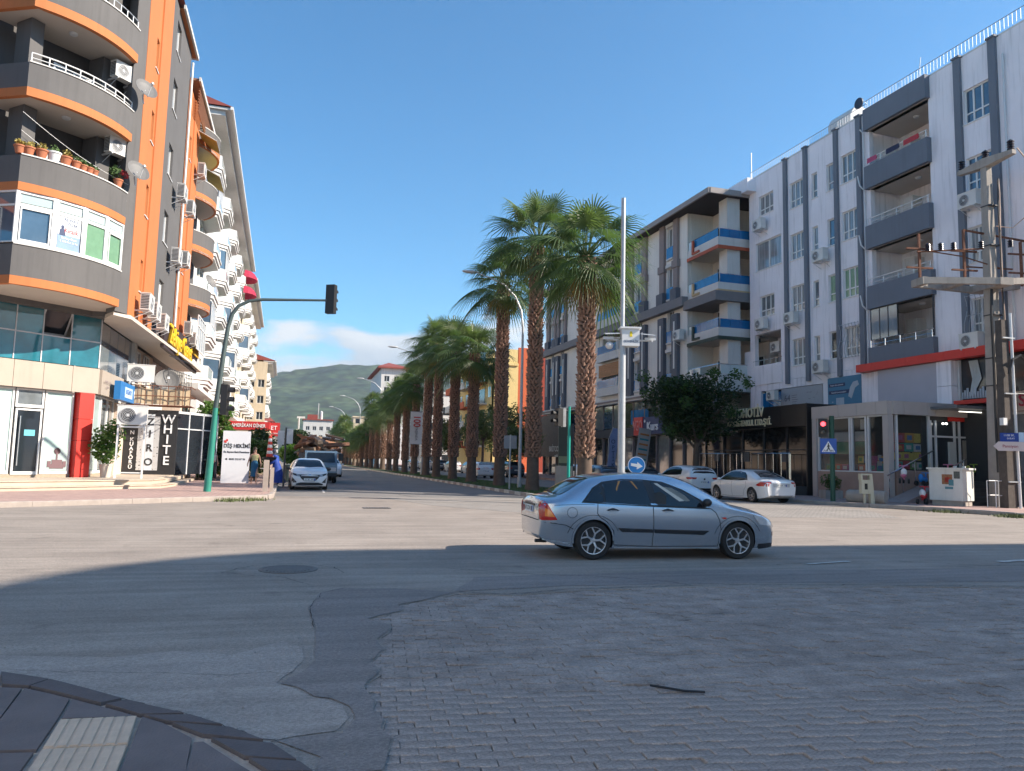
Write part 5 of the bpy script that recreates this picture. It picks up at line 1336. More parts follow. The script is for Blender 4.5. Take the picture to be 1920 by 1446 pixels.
sg = thing('shop_sign', 'beige shop fascia with dark red script letters at the right edge', 'sign', C1 @ T(20.3, -.5, 4.75))
for i in range(3):
    b = MB(); b.box(-1.35 + i * 1.35, -.02 + i * 1.35, -.06, .3, -.45, .42); b.build('panel', beige_panel, sg)
letters('Sazak', .75, mat('script_red', (.30, .01, .04), .5, var=0), sg, WM[sg.name] @ T(.9, -.1, -.02), .02, bold=.02)
letters('ОТОРА', .3, tblack, sg, WM[sg.name] @ T(-.4, -.08, .5), .01)
b = MB(C1); b.box(19.0, 21.25, .0, .06, .2, 4.2); b.build('shop_glass', glass_grey, C, I4)
b = MB(C1)
for x in (18.98, 20.9, 21.2): b.box(x - .06, x + .06, -.08, .08, .15, 4.3)
b.box(18.98, 21.2, -.06, .08, 4.2, 4.34); b.build('shop_frame', lightgrey, C, I4)

# ---- black shop
K0 = frame(26.2, 34.6, 0, -88.85)
S = thing('black_shop', 'black single-storey car showroom with cream cut-out lettering', 'shop', K0)
blk = mat('black_cladding', (.012, .012, .014), .35, var=.1)
for i in range(5):
    b = MB(K0); b.box(-10 + i * 2.1, -10 + (i + 1) * 2.1 - .012, -.15, .2, 3.85, 5.05); b.build('fascia_panel', blk, S, I4)
b = MB(K0); b.box(-10, .6, .2, 4.15, 4.9, 5.04); b.box(.51, .6, -.15, 4.15, .1, 5.05); b.box(-10, .5, 2.4, 4.1, .1, 4.89); b.build('black_box', blk, S, I4)
for i in range(5):
    b = MB(K0); b.box(-9.95 + i * 2.1, -9.95 + (i + 1) * 2.1 - .06, .3, .34, .2, 3.84); b.build('dark_glass', mat('glass_black', (.01, .011, .013), .08, var=0, spec=.3, coat=.05), S, I4)
b = MB(K0)
for i in range(6): b.box(-10 + i * 2.1 - .04, -10 + i * 2.1 + .02, .22, .36, .15, 3.84)
b.box(-10, .5, .24, .36, 2.55, 2.62); b.build('mullions', dark_metal, S, I4)
for x, w_ in ((-9.0, .55), (-6.1, .9), (-2.1, .7)):
    b = MB(K0); b.box(x, x + w_, .27, .295, 1.9, 2.5); b.build('notice_sheet', mat('notice_grey', (.10, .10, .105), .6), S, I4)
crm = mat('cream_letter', (.78, .68, .46), .5, var=0)
sl = thing('showroom_sign', 'cream letters of the car showroom on the black fascia', 'sign', K0 @ T(-5.0, -.17, 4.5))
letters('OTOMOTİV', .80, crm, sl, WM[sl.name] @ T(.15, -.03, .28), .03, bold=.025, ax=.80); letters('GAYRİMENKUL LTD.ŞTİ.', .50, crm, sl, WM[sl.name] @ T(.45, -.03, -.32), .03, bold=.016, ax=.78)
b = MB()
for sx in (-1, 1):
    q = [(-2.05 + sx * .04, .42), (-2.05 + sx * .28, .5), (-2.05 + sx * .34, .36), (-2.05 + sx * .27, .27), (-2.05 + sx * .34, .18), (-2.05 + sx * .28, .04), (-2.05 + sx * .04, .12)]
    for i in range(len(q) - 1):
        p, r_ = Vector(q[i]), Vector(q[i + 1]); d = (r_ - p).normalized(); nn = Vector((-d.y, d.x)) * .035; b.plate([tuple(p - nn), tuple(r_ - nn), tuple(r_ + nn), tuple(p + nn)], -.06 - .002 * i, 0)
    b.plate([(-2.05 + sx * .05, .24), (-2.05 + sx * .27, .24), (-2.05 + sx * .27, .31), (-2.05 + sx * .05, .31)], -.075, -.01)
b.build('emblem', crm, sl, WM[sl.name])
rl = thing('steel_railing', 'steel railing with upright bars in front of the black showroom', 'railing', K0 @ T(0, -.9, 0))
for a, c in ((-9.5, -4.2), (-3.3, .2)):
    b = MB(); b.tube([(a, 0, 2.35), (c, 0, 2.35)], .03, 6); b.build('handrail', chrome, rl)
    for i in range(int((c - a) / .68) + 2):
        b = MB(); x = min(a + i * .68, c); b.tube([(x, 0, .2), (x, 0, 2.34)], .022, 5); b.build('baluster', chrome, rl)
for x in (-9.6,):
    b = MB(); b.tube([(x, 0, .1), (x, 0, 4.0)], .05, 6); b.build('white_post', white_pvc, rl)
b = MB(K0); b.box(-10, .5, -1.3, .3, .1, .6); b.build('raised_floor', mat('dark_stone', (.05, .05, .05), .8, var=.2), S, I4)

# ---- toy shop pavilion
KF = frame(26.36, 33.7, 0, -88.85)
TS = thing('toy_shop', 'grey panelled corner toy shop with big display windows', 'shop', KF)
gpan = mat('grey_cladding', (.42, .38, .36), .55, var=.05, streak=.06)
for a, c in ((-.15, .6), (.6, 1.86), (1.86, 3.15), (3.15, 4.39), (4.39, 5.08)):
    b = MB(KF); b.box(a + .008, c - .008, -.12, .2, 4.2, 4.82); b.build('cladding_panel', gpan, TS, I4)
KS = frame(26.47, 28.62, 0, 1.15)                        # the side facing the junction
for a, c in ((.13, .75), (.75, 2.15), (2.15, 2.6), (2.6, 5.0)):
    b = MB(KS); b.box(a + .008, c - .008, -.12, .2, 4.2, 4.82); b.build('cladding_panel', gpan, TS, I4)
b = MB(KF); b.box(.0, 5.0, .21, 4.0, 4.3, 4.8); b.box(.05, .2, .3, 4, .2, 4.3) ; b.build('roof_box', gpan, TS, I4)
b = MB(KF); b.box(.05, 4.95, 2.0, 4.0, .2, 4.29); b.build('dark_back', mat('dark_interior'), TS, I4)
b = MB(KF); b.box(-.15, .18, -.1, .1, .1, 4.19); b.build('corner_pillar', gpan, TS, I4); b = MB(KF); b.box(4.75, 5.08, -.1, .22, .1, 4.19); b.build('corner_pillar', gpan, TS, I4)
b = MB(KF); b.box(.18, 4.75, -.05, .15, .1, 1.45); b.build('plinth', mat('pinkish_plinth', (.33, .23, .19), .8, var=.15, vs_=2), TS, I4)
b = MB(KS); b.box(.3, 2.4, -.05, .15, .1, 1.6); b.build('plinth', mat('pinkish_plinth'), TS, I4)
glass_shop = mat('glass_shop', (.05, .055, .055), .05, var=.1, spec=.5, coat=.2, alpha=.22)
for a, c in ((.25, 2.5), (2.65, 3.58), (3.75, 4.72)):
    b = MB(KF); b.box(a, c, .04, .06, 1.5, 4.15); b.build('display_glass', glass_shop, TS, I4)
    b = MB(KF)
    for x in (a, c): b.box(x - .05, x + .05, -.02, .1, 1.46, 4.19)
    b.box(a + .05, c - .05, -.02, .1, 1.46, 1.52); b.box(a + .05, c - .05, -.02, .1, 4.12, 4.19); b.build('display_frame', lightgrey, TS, I4)
b = MB(KS); b.box(.4, 2.3, .04, .06, 1.65, 4.15); b.build('display_glass', glass_shop, TS, I4)
b = MB(KS); [b.box(x - .05, x + .05, -.02, .1, 1.6, 4.19) for x in (.4, 2.3)]; b.build('display_frame', lightgrey, TS, I4)
# goods behind the glass
toyc = [(.45, .06, .06), (.06, .18, .42), (.05, .35, .30), (.6, .6, .58), (.55, .3, .05), (.4, .1, .25), (.1, .35, .1), (.6, .5, .1)]
toym = [mat('toy_%d' % i, c, .5, var=.25, vs_=9) for i, c in enumerate(toyc)]
rr = random.Random(12)
ORD = ['first', 'second', 'third', 'fourth', 'fifth', 'sixth', 'seventh', 'eighth']; TN = ['red', 'blue', 'teal', 'pale', 'orange', 'purple', 'green', 'yellow']
def goods(F, x0, x1, z0, rows, grp, y=.3, sc=.42):
    z = z0
    for r_ in range(rows):
        x = x0; hh = sc * rr.uniform(.8, 1.0); n = 0
        while x < x1 - .2:
            w_ = rr.uniform(.7, 1.2) * sc
            b = MB(F); h = hh * rr.uniform(.8, 1.0); b.box(x, x + w_ - .03, y, y + .3, z, z + h); b.box(x + w_ * .2, x + w_ * .7, y - .012, y, z + h * .25, z + h * .75, 1)
            ci, cj = rr.randrange(8), rr.randrange(8); o = b.build('toy_box', [toym[ci], toym[cj]])
            tag(o, '%s and %s toy box, %s in row %s, %s' % (TN[ci], TN[cj], ORD[n], ['one', 'two', 'three', 'four'][r_], grp), 'toy box', grp); n += 1; x += w_
        z += hh + .02
goods(KF, .4, 2.4, 1.5, 1, 'behind the wide street window'); goods(KF, 2.7, 4.6, 1.5, 2, 'behind the narrow street windows')
goods(KS, .5, 2.2, 1.65, 4, 'behind the corner window', .2, .48)
b = MB(KF); b.box(.3, 2.45, .14, .19, 2.35, 2.95, 0); b.box(.3, 2.45, .14, .19, 2.97, 3.45, 1); b.box(2.7, 3.4, .14, .19, 2.35, 2.95, 0); b.box(2.7, 3.4, .14, .19, 2.97, 3.45, 1)
b.build('back_board', [mat('board_green', (.02, .22, .12), .7), mat('board_white', (.45, .46, .44), .7)], TS, I4)
b = MB(KF); b.box(2.9, 3.5, .3, .33, 3.55, 4.05); b.box(3.95, 4.25, .3, .33, 1.75, 2.0); b.box(4.0, 4.2, .3, .33, 2.05, 2.3); b.build('notice_sheet', mat('board_white'), TS, I4)
# canopy and entrance
b = MB(KS); b.box(2.3, 7.2, -1.6, .2, 4.50, 4.62); b.build('canopy', mat('canopy_grey', (.12, .13, .14), .5), TS, I4)
b = MB(KS); b.box(3.6, 6.6, .05, .2, 4.0, 4.49); b.build('red_fascia', red_panel, TS, I4)
b = MB(KS); b.box(2.4, 7.0, .1, .2, .2, 3.95); b.build('entrance_glass', glass_dark, TS, I4)
b = MB(KS)
for x in (2.45, 2.75, 3.9, 4.2, 5.6, 6.9): b.box(x - .04, x + .04, .02, .12, .2, 4.0)
b.box(2.45, 6.9, .02, .12, 3.2, 3.28); b.build('entrance_frame', lightgrey, TS, I4)
b = MB(KS); b.box(3.5, 3.9, .0, .09, 1.9, 3.0); b.build('hanging_sheet', mat('board_white'), TS, I4)
b = MB(KS)
for i in range(16): b.box(4.4 + i * .13, 4.43 + i * .13, .0, .09, 1.4, 3.1)
b.build('bead_curtain', mat('bead', (.25, .22, .18), .6), TS, I4)
b = MB(KS); b.box(3.2, 4.8, -.9, -.86, 4.38, 4.42); o = b.build('tube_light', mat('tube_lamp', (.8, .8, .75), .4, var=0, emit=(1, .95, .85), es=1.2), TS, I4)
for x in (2.95, 3.15):
    b = MB(KS); b.ball((x, -.2, 3.85), .05, 6); b.build('spot_lamp', mat('spot_lamp_glow', (.9, .9, .9), .4, var=0, emit=(1, 1, .95), es=4), TS, I4)
# ramp, handrails, steps
rp_ = thing('entrance_ramp', 'tiled ramp and steps with steel handrails up to the toy shop door', 'ramp', KS)
b = MB(KS); b.add([(-.6, -.15, .16), (2.2, -.15, 1.2), (2.2, -1.3, 1.2), (-.6, -1.3, .16), (2.2, -.15, .1), (2.2, -1.3, .1)], [(0, 3, 2, 1), (3, 5, 2), (0, 1, 4), (1, 2, 5, 4)]); b.build('ramp_slab', mat('ramp_tile', (.30, .26, .25), .8, var=.15, vs_=4), rp_, I4)
for i in range(5):
    b = MB(KS); b.box(1.6, 6.6, -2.9 + i * .3, -1.3, .15 + i * .18, .33 + i * .18 - .002); b.build('step', mat('dark_stone'), rp_, I4)
b = MB(KS); b.box(2.2, 7, -1.3, .0, .15, 1.15); b.build('landing', mat('dark_stone'), rp_, I4)
b = MB(KS); b.tube([(-.4, -.2, 1.35), (2.3, -.2, 2.55)], .035, 6); b.tube([(1.0, -1.35, 1.2), (3.0, -1.35, 2.2)], .03, 6)
for x, z in ((-.3, .2), (.5, .5), (1.2, .7), (2.1, 1.1)): b.tube([(x, -.2, z), (x, -.2, 1.38 + (x + .4) * .44)], .025, 6)
for x, z in ((1.1, .3), (1.9, .7), (2.8, 1.0)): b.tube([(x, -1.35, z), (x, -1.35, 1.2 + (x - 1) * .5)], .028, 6)
b.build('handrail', chrome, rp_, I4)

# ---- block with azure glass balconies
C2F = frame(28.05, 46.2, 0, -88.85)
D = thing('apartment_building', 'grey and white apartment block with azure glass balconies and dark pilasters', 'building', C2F)
tile_w = mat('ribbed_white', (.72, .69, .64), .8, var=.06, vs_=.5, streak=.1)
pil_up = mat('pilaster_taupe', (.25, .205, .195), .8, var=.08); pil_lo = mat('pilaster_slate', (.115, .12, .14), .8, var=.08); band_m = mat('band_slate', (.19, .18, .185), .8, var=.08)
winD = []
cols = [(-7.05, -5.98), (-12.72, -11.42), (-30.9, -29.9), (-33.9, -33.0)]
for a, c in cols:
    for z in (18.0, 14.7, 11.2, 7.85): winD.append((a, c, z, z + 2.55))
recs = [(-19.7, -14.6, z, z + 2.35) for z in (8.6, 11.85, 15.1, 18.2)]
wall(D, C2F, -36, -3.95, 7.4, 20.9, winD + recs, tile_w, .3, 'wall')
for a, c, z0, z1 in winD:
    window(D, C2F, a, c, z0 + .75, z1, 2, None, glass_grey, y=.14, sill=False)
    b = MB(C2F); b.box(a + .03, c - .03, -.12, -.08, z0 + .0, z0 + .9); b.build('azure_glass', glass_azure, D, I4)
    b = MB(C2F); b.box(a + .02, c - .02, -.16, .1, z0 - .12, z0 - .005); b.box(a - .03, c + .03, -.18, -.02, z1 + .02, z1 + .28); b.build('window_ledge', white_paint, D, I4)
b = MB(C2F); b.box(-36, -19.8, .31, 14, .2, 20.9); b.box(-19.8, -14.5, 2.0, 14, .2, 20.9); b.box(-14.5, -3.9, .31, 14, .2, 20.9); b.box(-3.9, .2, 4.2, 14, .2, 20.9); b.box(-3.9, -1.9, 2.2, 4.2, 7.5, 20.9); b.build('core', tile_w, D, I4)
b = MB(C2F)
for z in (7.5, 10.95, 14.2, 17.45): b.box(-19.8, -14.5, .31, 2.0, z, z + 1.08)
b.build('balcony_slab', white_paint, D, I4)
for z in (8.58, 11.83, 15.08, 18.33):
    b = MB(C2F); b.box(-19.75, -15.4, -.5, -.46, z + .0, z + .75); b.build('azure_glass', glass_azure, D, I4)
    b = MB(C2F); b.box(-19.8, -14.6, -.55, -.002, z - .75, z - .01); b.box(-15.35, -15.1, -.58, -.4, z, z + .8); b.build('balcony_parapet', white_paint, D, I4)
b = MB(C2F)
for i in range(6): b.box(-19.5, -14.9, -.45, -.3, 9.6 + i * .2, 9.78 + i * .2)
b.build('timber_blind', mat('timber_orange', (.42, .20, .08), .7, var=.2), D, I4)
for x0, x1 in ((-5.88, -5.05), (-8.15, -7.2), (-11.28, -10.35), (-13.95, -12.9), (-29.8, -29.0), (-31.9, -31.0), (-32.9, -32.1), (-35.2, -34.1)):
    b = MB(C2F); b.box(x0 + .1, x1 - .1, -.22, -.002, 14.41, 20.9); b.box(x0 - .03, x1 + .03, -.3, -.003, 17.0, 17.6); b.build('upper_pilaster', pil_up, D, I4)
    b = MB(C2F); b.box(x0, x1, -.3, -.002, 7.5, 13.3); b.box(x0 - .05, x1 + .05, -.42, -.003, 14.38, 15.3); b.box((x0 + x1) / 2 - .1, (x0 + x1) / 2 + .1, -.33, -.301, 9.0, 12.7, 1); b.build('lower_pilaster', [pil_lo, tile_w], D, I4)
b = MB(C2F); b.box(-36, -3.9, -.5, -.003, 13.66, 14.36); b.build('grey_band', band_m, D, I4)
# corner balconies
for k, (zt, zb, gl_, strip) in enumerate(((17.9, 17.15, glass_azure, (.42, .09, .04)), (14.6, 13.95, glass_azure, (.55, .38, .2)), (11.35, 10.6, glass_azure, (.04, .06, .045)), (8.1, 6.95, glass_balc, (.5, .5, .5)))):
    b = MB(C2F); b.box(-3.9, .27, .0, .16, zb + .12, zt); b.box(.11, .269, .161, 3.4, zb + .121, zt); b.build('balcony_parapet', white_paint, D, I4)
    b = MB(C2F); b.box(-3.9, .25, .02, 4.2, zb, zb + .118); b.build('balcony_ceiling', soffit_m if k != 1 else mat('dark_soffit', (.03, .025, .03), .8), D, I4)
    b = MB(C2F); b.box(-3.95, .33, -.06, -.002, zb - .12, zb + .13); b.box(.272, .33, -.002, 3.4, zb - .12, zb + .13); b.build('balcony_trim', mat('strip_%d' % k, strip, .7), D, I4)
    for i in range(5):
        a = -3.85 + i * .8
        if k < 3 or i < 2:
            q = MB(C2F); q.box(a, a + .78, .06, .09, zt + .01, zt + .62); q.build('azure_glass', gl_ if i else glass_balc, D, I4)
    for i in range(4):
        q = MB(C2F); q.box(.17, .2, .2 + i * .8, .98 + i * .8, zt + .01, zt + .62); q.build('azure_glass', gl_, D, I4)
    b = MB(C2F); b.tube([(-3.9, .08, zt + .65), (.19, .08, zt + .65), (.19, 3.4, zt + .65)], .03, 5); b.build('handrail', chrome, D, I4)
    b = MB(C2F); b.box(-3.2, -2.95, -.1, .0, zb + .25, zt + .55); b.box(-2.94, -2.2, -.1, .0, zb + .25, zb + .4); b.build('bracket_ornament', mat('strip_%d' % k), D, I4)
    top = (20.9, 17.15, 13.95, 10.6)[k]
    b = MB(C2F); b.box(-.95, .1, .85, 1.9, zt, top); b.build('balcony_pillar', white_paint, D, I4)
    window(D, C2F @ T(0, 4.05, 0), -1.6, -.2, zb + .4, zb + 2.7, 2, None, glass_dark, sill=False, y=0); window(D, C2F @ T(0, 2.1, 0), -3.2, -2.2, zb + .4, zb + 2.6, 1, None, glass_dark, sill=False, y=0)
b = MB(C2F); b.box(-4.0, .45, -.35, 3.8, 13.25, 13.93); b.build('grey_band', band_m, D, I4)
# roof with dark soffit and sloping eaves
b = MB(C2F); b.box(-36.3, .6, -.9, 14, 20.92, 21.05); b.build('eaves_soffit', mat('dark_soffit'), D, I4)
b = MB(C2F); b.box(-36.4, .7, -1.05, -.9, 20.85, 21.25); b.box(.6, .75, -.9, 4, 20.85, 21.25); b.build('eaves_edge', mat('eaves_taupe', (.28, .25, .24), .7), D, I4)
b = MB(C2F); b.box(-2.5, 1.5, 1.6, 6, 21.06, 22.0); b.build('roof_parapet', lilac, D, I4)
put_ac(C2F @ T(-4.6, -.42, 11.1), 'air conditioner on the white strip beside the azure balconies', 'air conditioners on the azure balcony block', 1.15)
# shops below
b = MB(C2F); b.box(-36, .2, -.55, .0, 6.95, 7.39); b.build('ledge', white_paint, D, I4)
b = MB(C2F); b.box(-36, .2, -.62, -.552, 7.1, 7.25); b.build('ledge_strip', pil_up, D, I4)
for i in range(17):
    b = MB(C2F); b.box(-35.9 + i * 2.1, -33.9 + i * 2.1, .0, .08, 4.75, 6.9); b.build('upper_shop_glass', rnd.choice([glass_dark, glass_grey, glass_blue]), D, I4)
    b = MB(C2F); b.box(-35.9 + i * 2.1, -33.9 + i * 2.1, .1, .18, .2, 3.9); b.build('shop_glass', rnd.choice([glass_dark, glass_dark, glass_grey]), D, I4)
b = MB(C2F)
for i in range(18): b.box(-36 + i * 2.1 - .08, -36 + i * 2.1 + .02, -.06, .2, .2, 6.94)
b.build('shop_mullion', pil_up, D, I4)
b = MB(C2F); b.box(-36, .2, -.2, .15, 3.95, 4.7); b.build('shop_fascia', mat('fascia_dark', (.04, .04, .045), .6), D, I4)
b = MB(C2F); b.box(-36, -26.5, -.6, -.56, 2.2, 6.8); b.build('stone_front', mat('brown_stone', (.16, .13, .10), .8, var=.2), D, I4)
k_ = thing('course_sign', 'red and blue course sign with white letters over the shops', 'sign', C2F @ T(-10.4, -.3, 4.75))
b = MB(); b.box(-1.6, .0, -.15, .1, -.75, .75); b.build('red_box', red_panel, k_)
b = MB(); b.box(.03, 3.6, -.1, .1, -.7, .7); b.build('blue_box', mat('deep_blue_box', (.01, .03, .12), .5), k_)
letters('VGO', 1.2, mat('red_glow_letter', (.75, .25, .22), .5, var=0), k_, WM[k_.name] @ T(-.8, -.18, 0), .03, bold=.02, ax=.65)
letters('+', .5, twhite, k_, WM[k_.name] @ T(.4, -.13, .35), .02, bold=.03); letters('Kurs', 1.0, twhite, k_, WM[k_.name] @ T(1.7, -.13, -.1), .03, bold=.03)
b = MB(C2F); b.box(-13.4, -10.2, -.02, -.001, 5.0, 6.2); b.build('blue_window_film', glass_azure, D, I4)
o = thing('jeweller_sign', 'pale letters on the brown stone shopfront at the far end', 'sign', C2F @ T(-31, -.6, 3.0))
letters('BRİTCO', .8, mat('pale_letter', (.7, .68, .6), .5, var=0), o, WM[o.name], .02, bold=.01); letters('optik', .45, mat('pale_letter'), o, WM[o.name] @ T(.8, 0, -.7), .02)

# ---- yellow and orange block, maroon block, far blocks
YX = 24.5
o = thing('apartment_building', 'yellow and orange apartment block behind the olive trees', 'building', T(28, 96, 0))
Fy = frame(YX, 96, 0, 0)
hh_ = [(x, x + 1.1, z, z + 1.5) for x in (.6,) for z in (5, 8.2, 11.4, 14.6)]
wall(o, Fy, 0, 3.6, 0, 14.4, [], mat('yellow_wall', (.72, .55, .24), .85, var=.06, streak=.1), .3)
wall(o, Fy, 3.6, 6.8, 0, 16.9, [(5.8, 6.4, z, z + 1.2) for z in (6, 9.4, 12.8)], mat('vermilion_wall', (.58, .13, .05), .85, var=.08, streak=.1), .3)
wall(o, Fy @ T(0, 1.5, 0), 6.8, 14, 0, 17.2, [], mat('maroon_wall', (.24, .045, .03), .85, var=.08), .3)
b = MB(Fy); b.box(0.01, 3.7, .31, 26, 0, 14.3); b.box(3.71, 6.7, .31, 26, 0, 16.7); b.box(6.81, 14, 1.9, 26, 0, 17); b.build('core', mat('yellow_wall'), o, I4)
b = MB(Fy); b.box(2.0, 3.5, -.01, .3, 14.4, 16.6); b.box(-.3, 3.59, -.2, .5, 14.4, 14.7); b.build('parapet', mat('yellow_wall'), o, I4)
Fo = frame(YX, 124, 0, -90)
for f in range(5):
    z = 3.4 + f * 2.9
    for k in range(3):
        x = 2 + k * 9
        b = MB(Fo); b.box(x, x + 5.4, -1.3, 0, z, z + .2); b.box(x, x + 5.4, -1.3, -1.2, z + .2, z + 1.0); b.build('balcony', mat('vermilion_wall') if (f + k) % 2 else white_paint, o, I4)
        b = MB(Fo); b.box(x + 1, x + 4.2, -.05, -.01, z + .25, z + 2.3); b.build('window', glass_dark, o, I4)
        b = MB(Fo); b.box(x + 6.2, x + 7.6, -.05, -.01, z + .9, z + 2.3); b.build('window', glass_grey, o, I4)
b = MB(Fo); b.box(0, 28, -.01, .3, 0, 16.4); b.build('street_wall', mat('yellow_wall'), o, I4)
o = thing('apartment_building', 'tall pale block with overhanging roof far behind the palms', 'building', T(21, 200, 0))
Ft = frame(20.5, 200, 0, 0)
hh_ = [(x, x + 1.4, z, z + 1.5) for x in (.8, 3.4) for z in range(4, 24, 3)]
wall(o, Ft, 0, 6.5, 0, 25.5, hh_, white_wall, .3)
for h in hh_: window(o, Ft, *h, 2, None, glass_dark, y=.1)
b = MB(Ft); b.box(.01, 6.4, .31, 30, 0, 25.4); b.build('core', white_wall, o, I4)
b = MB(Ft); b.box(-1, 7.4, -1, 31, 25.5, 25.9); b.add([(-1, -1, 25.9), (7.4, -1, 25.9), (7.4, 31, 25.9), (-1, 31, 25.9), (3, 10, 28.3)], [(0, 1, 4), (1, 2, 4), (2, 3, 4), (3, 0, 4)]); b.build('roof', red_tile, o, I4)
for x, y, w_, d_, h, m_, l in ((22.6, 140, 9, 24, 14, white_wall, 'white block beyond the yellow one on the right'), (17.5, 255, 9, 30, 15, cream_wall, 'cream block far along the right side'), (12, 330, 10, 30, 13, white_wall, 'last pale block far along the right side')):
    o = thing('apartment_building', l, 'building', T(x + w_ / 2, y, 0))
    b = MB(); b.box(-w_ / 2, w_ / 2, 0, d_, 0, h); b.box(-w_ / 2 - .3, w_ / 2 + .3, -.3, d_, h, h + .4); b.build('wall', m_, o)
    b = MB()
    for f in range(int(h / 3)):
        for k in range(int(d_ / 4)): b.box(-w_ / 2 - .05, -w_ / 2 - .01, k * 4 + 1, k * 4 + 2.8, f * 3 + 1, f * 3 + 2.6)
        for k in range(3): b.box(-w_ / 2 + .8 + k * 2.9, -w_ / 2 + 2.2 + k * 2.9, -.05, -.01, f * 3 + 1, f * 3 + 2.5)
    b.build('window', glass_dark, o)

# ---- the block behind the viewer's right shoulder (stands outside the frame, throws the shade over the junction)
o = thing('unseen_corner_block', 'unseen white rounded corner block on the near side of the crossing street, throws shade', 'building', T(36, -8, 0))
b = MB(); rad = 4.6; cx_, cy_ = 23.9 + rad, .85 - rad
pts = [(cx_ + rad * math.cos(R(a)), cy_ + rad * math.sin(R(a))) for a in range(180, 85, -10)] + [(60, .85), (60, -26), (23.9, -26)]
pts = [(x - 36, y + 8) for x, y in pts]
b.prism(pts, 0, 19.6); b.build('wall', white_wall, o)
b = MB(); b.prism([(x * 1.01, y) for x, y in pts], 19.61, 19.9); b.build('roof', red_tile, o)
b = MB()
for f in range(5):
    for k in range(7): b.box(-3.5 + k * 3.6, -2.0 + k * 3.6, 8.66, 8.7, 4.5 + f * 3, 6.2 + f * 3)
    for k in range(6): b.box(-12.15, -12.11, -15 + k * 3.2, -13.4 + k * 3.2, 4.5 + f * 3, 6.2 + f * 3)
b.build('window', glass_dark, o)
o = thing('bounce_block', 'unseen white block behind the near left pavement, shaped to bounce sunlight', 'building', T(-24, -12, 0))  # unseen; kept white, tall and close to bounce sunlight into the foreground
b = MB(); b.box(-12, 13.5, -16, 13.5, 0, 21); b.build('wall', mat('bounce_block_wall', (.72, .68, .62), .85, var=.05), o)
b = MB(); [b.box(13.51, 13.56, -14 + k * 4.2, -12.4 + k * 4.2, 3.6 + f * 3.2, 5.2 + f * 3.2) for f in range(5) for k in range(6)]; b.build('window', glass_dark, o)
# ================================================================= PALMS AND OTHER TREES
def frond(pitch, seed, L=1.5, pet=1.2, nseg=28, dry=False, droopk=1.):
    """fan leaf grown from the origin in the xz plane at the given pitch; gravity acts on -z"""
    r_ = random.Random(seed); b = MB()
    a = R(pitch); d = Vector((math.cos(a), 0, math.sin(a)))
    P = []
    for i in range(6):
        t = i / 5; p = d * pet * t - Vector((0, 0, .16 * pet * t * t * math.cos(a)))
        P.append(p)
    b.tube(P, [.032, .028, .024, .02, .018, .016], 4, 0 if not dry else 0)
    hub = P[-1]; d2 = (P[-1] - P[-2]).normalized(); s = Vector((0, 1, 0)); n = s.cross(d2) * -1
    tw = r_.uniform(-.35, .35); s = (s * math.cos(tw) + n * math.sin(tw)).normalized(); n = d2.cross(s)
    half = R(112 if not dry else 60)
    for k in range(nseg):
        t = (k + .5) / nseg * 2 - 1; ang = t * half
        dirv = d2 * math.cos(ang) + s * math.sin(ang)
        LL = L * (1 - .28 * t * t) * r_.uniform(.92, 1.05)
        fold = .22 * abs(t)
        side = (-d2 * math.sin(ang) + s * math.cos(ang))
        rows = [(.04, .5), (.35, 1.), (.6, .9), (.82, .5), (1.0, .06)]
        dth = 2 * half / nseg
        vs = []
        for rr_, wv in rows:
            r0 = LL * rr_
            c = hub + dirv * r0 - n * (fold * r0 * .5) - Vector((0, 0, droopk * .56 * LL * rr_ ** 2.6 * (.7 + .5 * r_.random() if rr_ > .8 else 1)))
            hw_ = min(LL * rr_ * dth * .52, LL * .30 * dth * .50) * (1 if rr_ <= .4 else wv * .85)
            vs += [c - side * hw_, c + n * hw_ * .55, c + side * hw_]
        fs = []
        for i in range(len(rows) - 1):
            o = i * 3; fs += [(o, o + 1, o + 4, o + 3), (o + 1, o + 2, o + 5, o + 4)]
        b.add(vs, fs, 0)
    return b
palm_mid = leafmat('palm_leaf_light', (.12, .16, .055), var=.4)
FR = []
for i, (p, m_) in enumerate([(84, 1), (72, 1), (60, 1), (48, 0), (36, 0), (24, 0), (12, 0), (0, 0), (-12, 0), (-24, 0), (-38, 0), (-52, 0)]):
    FR.append((p, frond(p, 40 + i, droopk=1. if p > 0 else .8), [palm_green, palm_mid][m_]))
FRM = [b.mesh('frond', m_) for p, b, m_ in FR]
DRY = [frond(p, 90 + i, 1.1, .9, 14, True, .5) for i, p in enumerate((-62, -74))]
DRYM = [b.mesh('dry_frond', palm_dry) for b in DRY]
def crown_plan(seed, n=46, dry=5):
    r_ = random.Random(seed); out = []
    for i in range(n):
        u = (i + .5) / n; k = min(11, int(u ** 1.02 * 11.6)); yaw = i * 137.5 + r_.uniform(-14, 14)
        out.append((k, R(yaw), r_.uniform(.78, 1.14), r_.uniform(-.2, .2), False))
    for i in range(dry): out.append((i % 2, R(i * 360 / dry + r_.uniform(-30, 30)), r_.uniform(.8, 1.1), 0, True))
    return out
def crown_mesh(seed, n=34):
    b = MB()
    for k, yaw, sc, ti, dry in crown_plan(seed, n):
        src = DRY[k] if dry else FR[k][1]
        b.M = rotz(yaw) @ Matrix.Rotation(ti, 4, 'X') @ Matrix.Scale(sc, 4)
        b.add(src.v, src.f, 2 if dry else (1 if FR[k][2] is palm_mid else 0))
    b.M = None
    return b.mesh('crown', [palm_green, palm_mid, palm_dry])
CROWNS = [crown_mesh(s) for s in (1, 2, 3)]
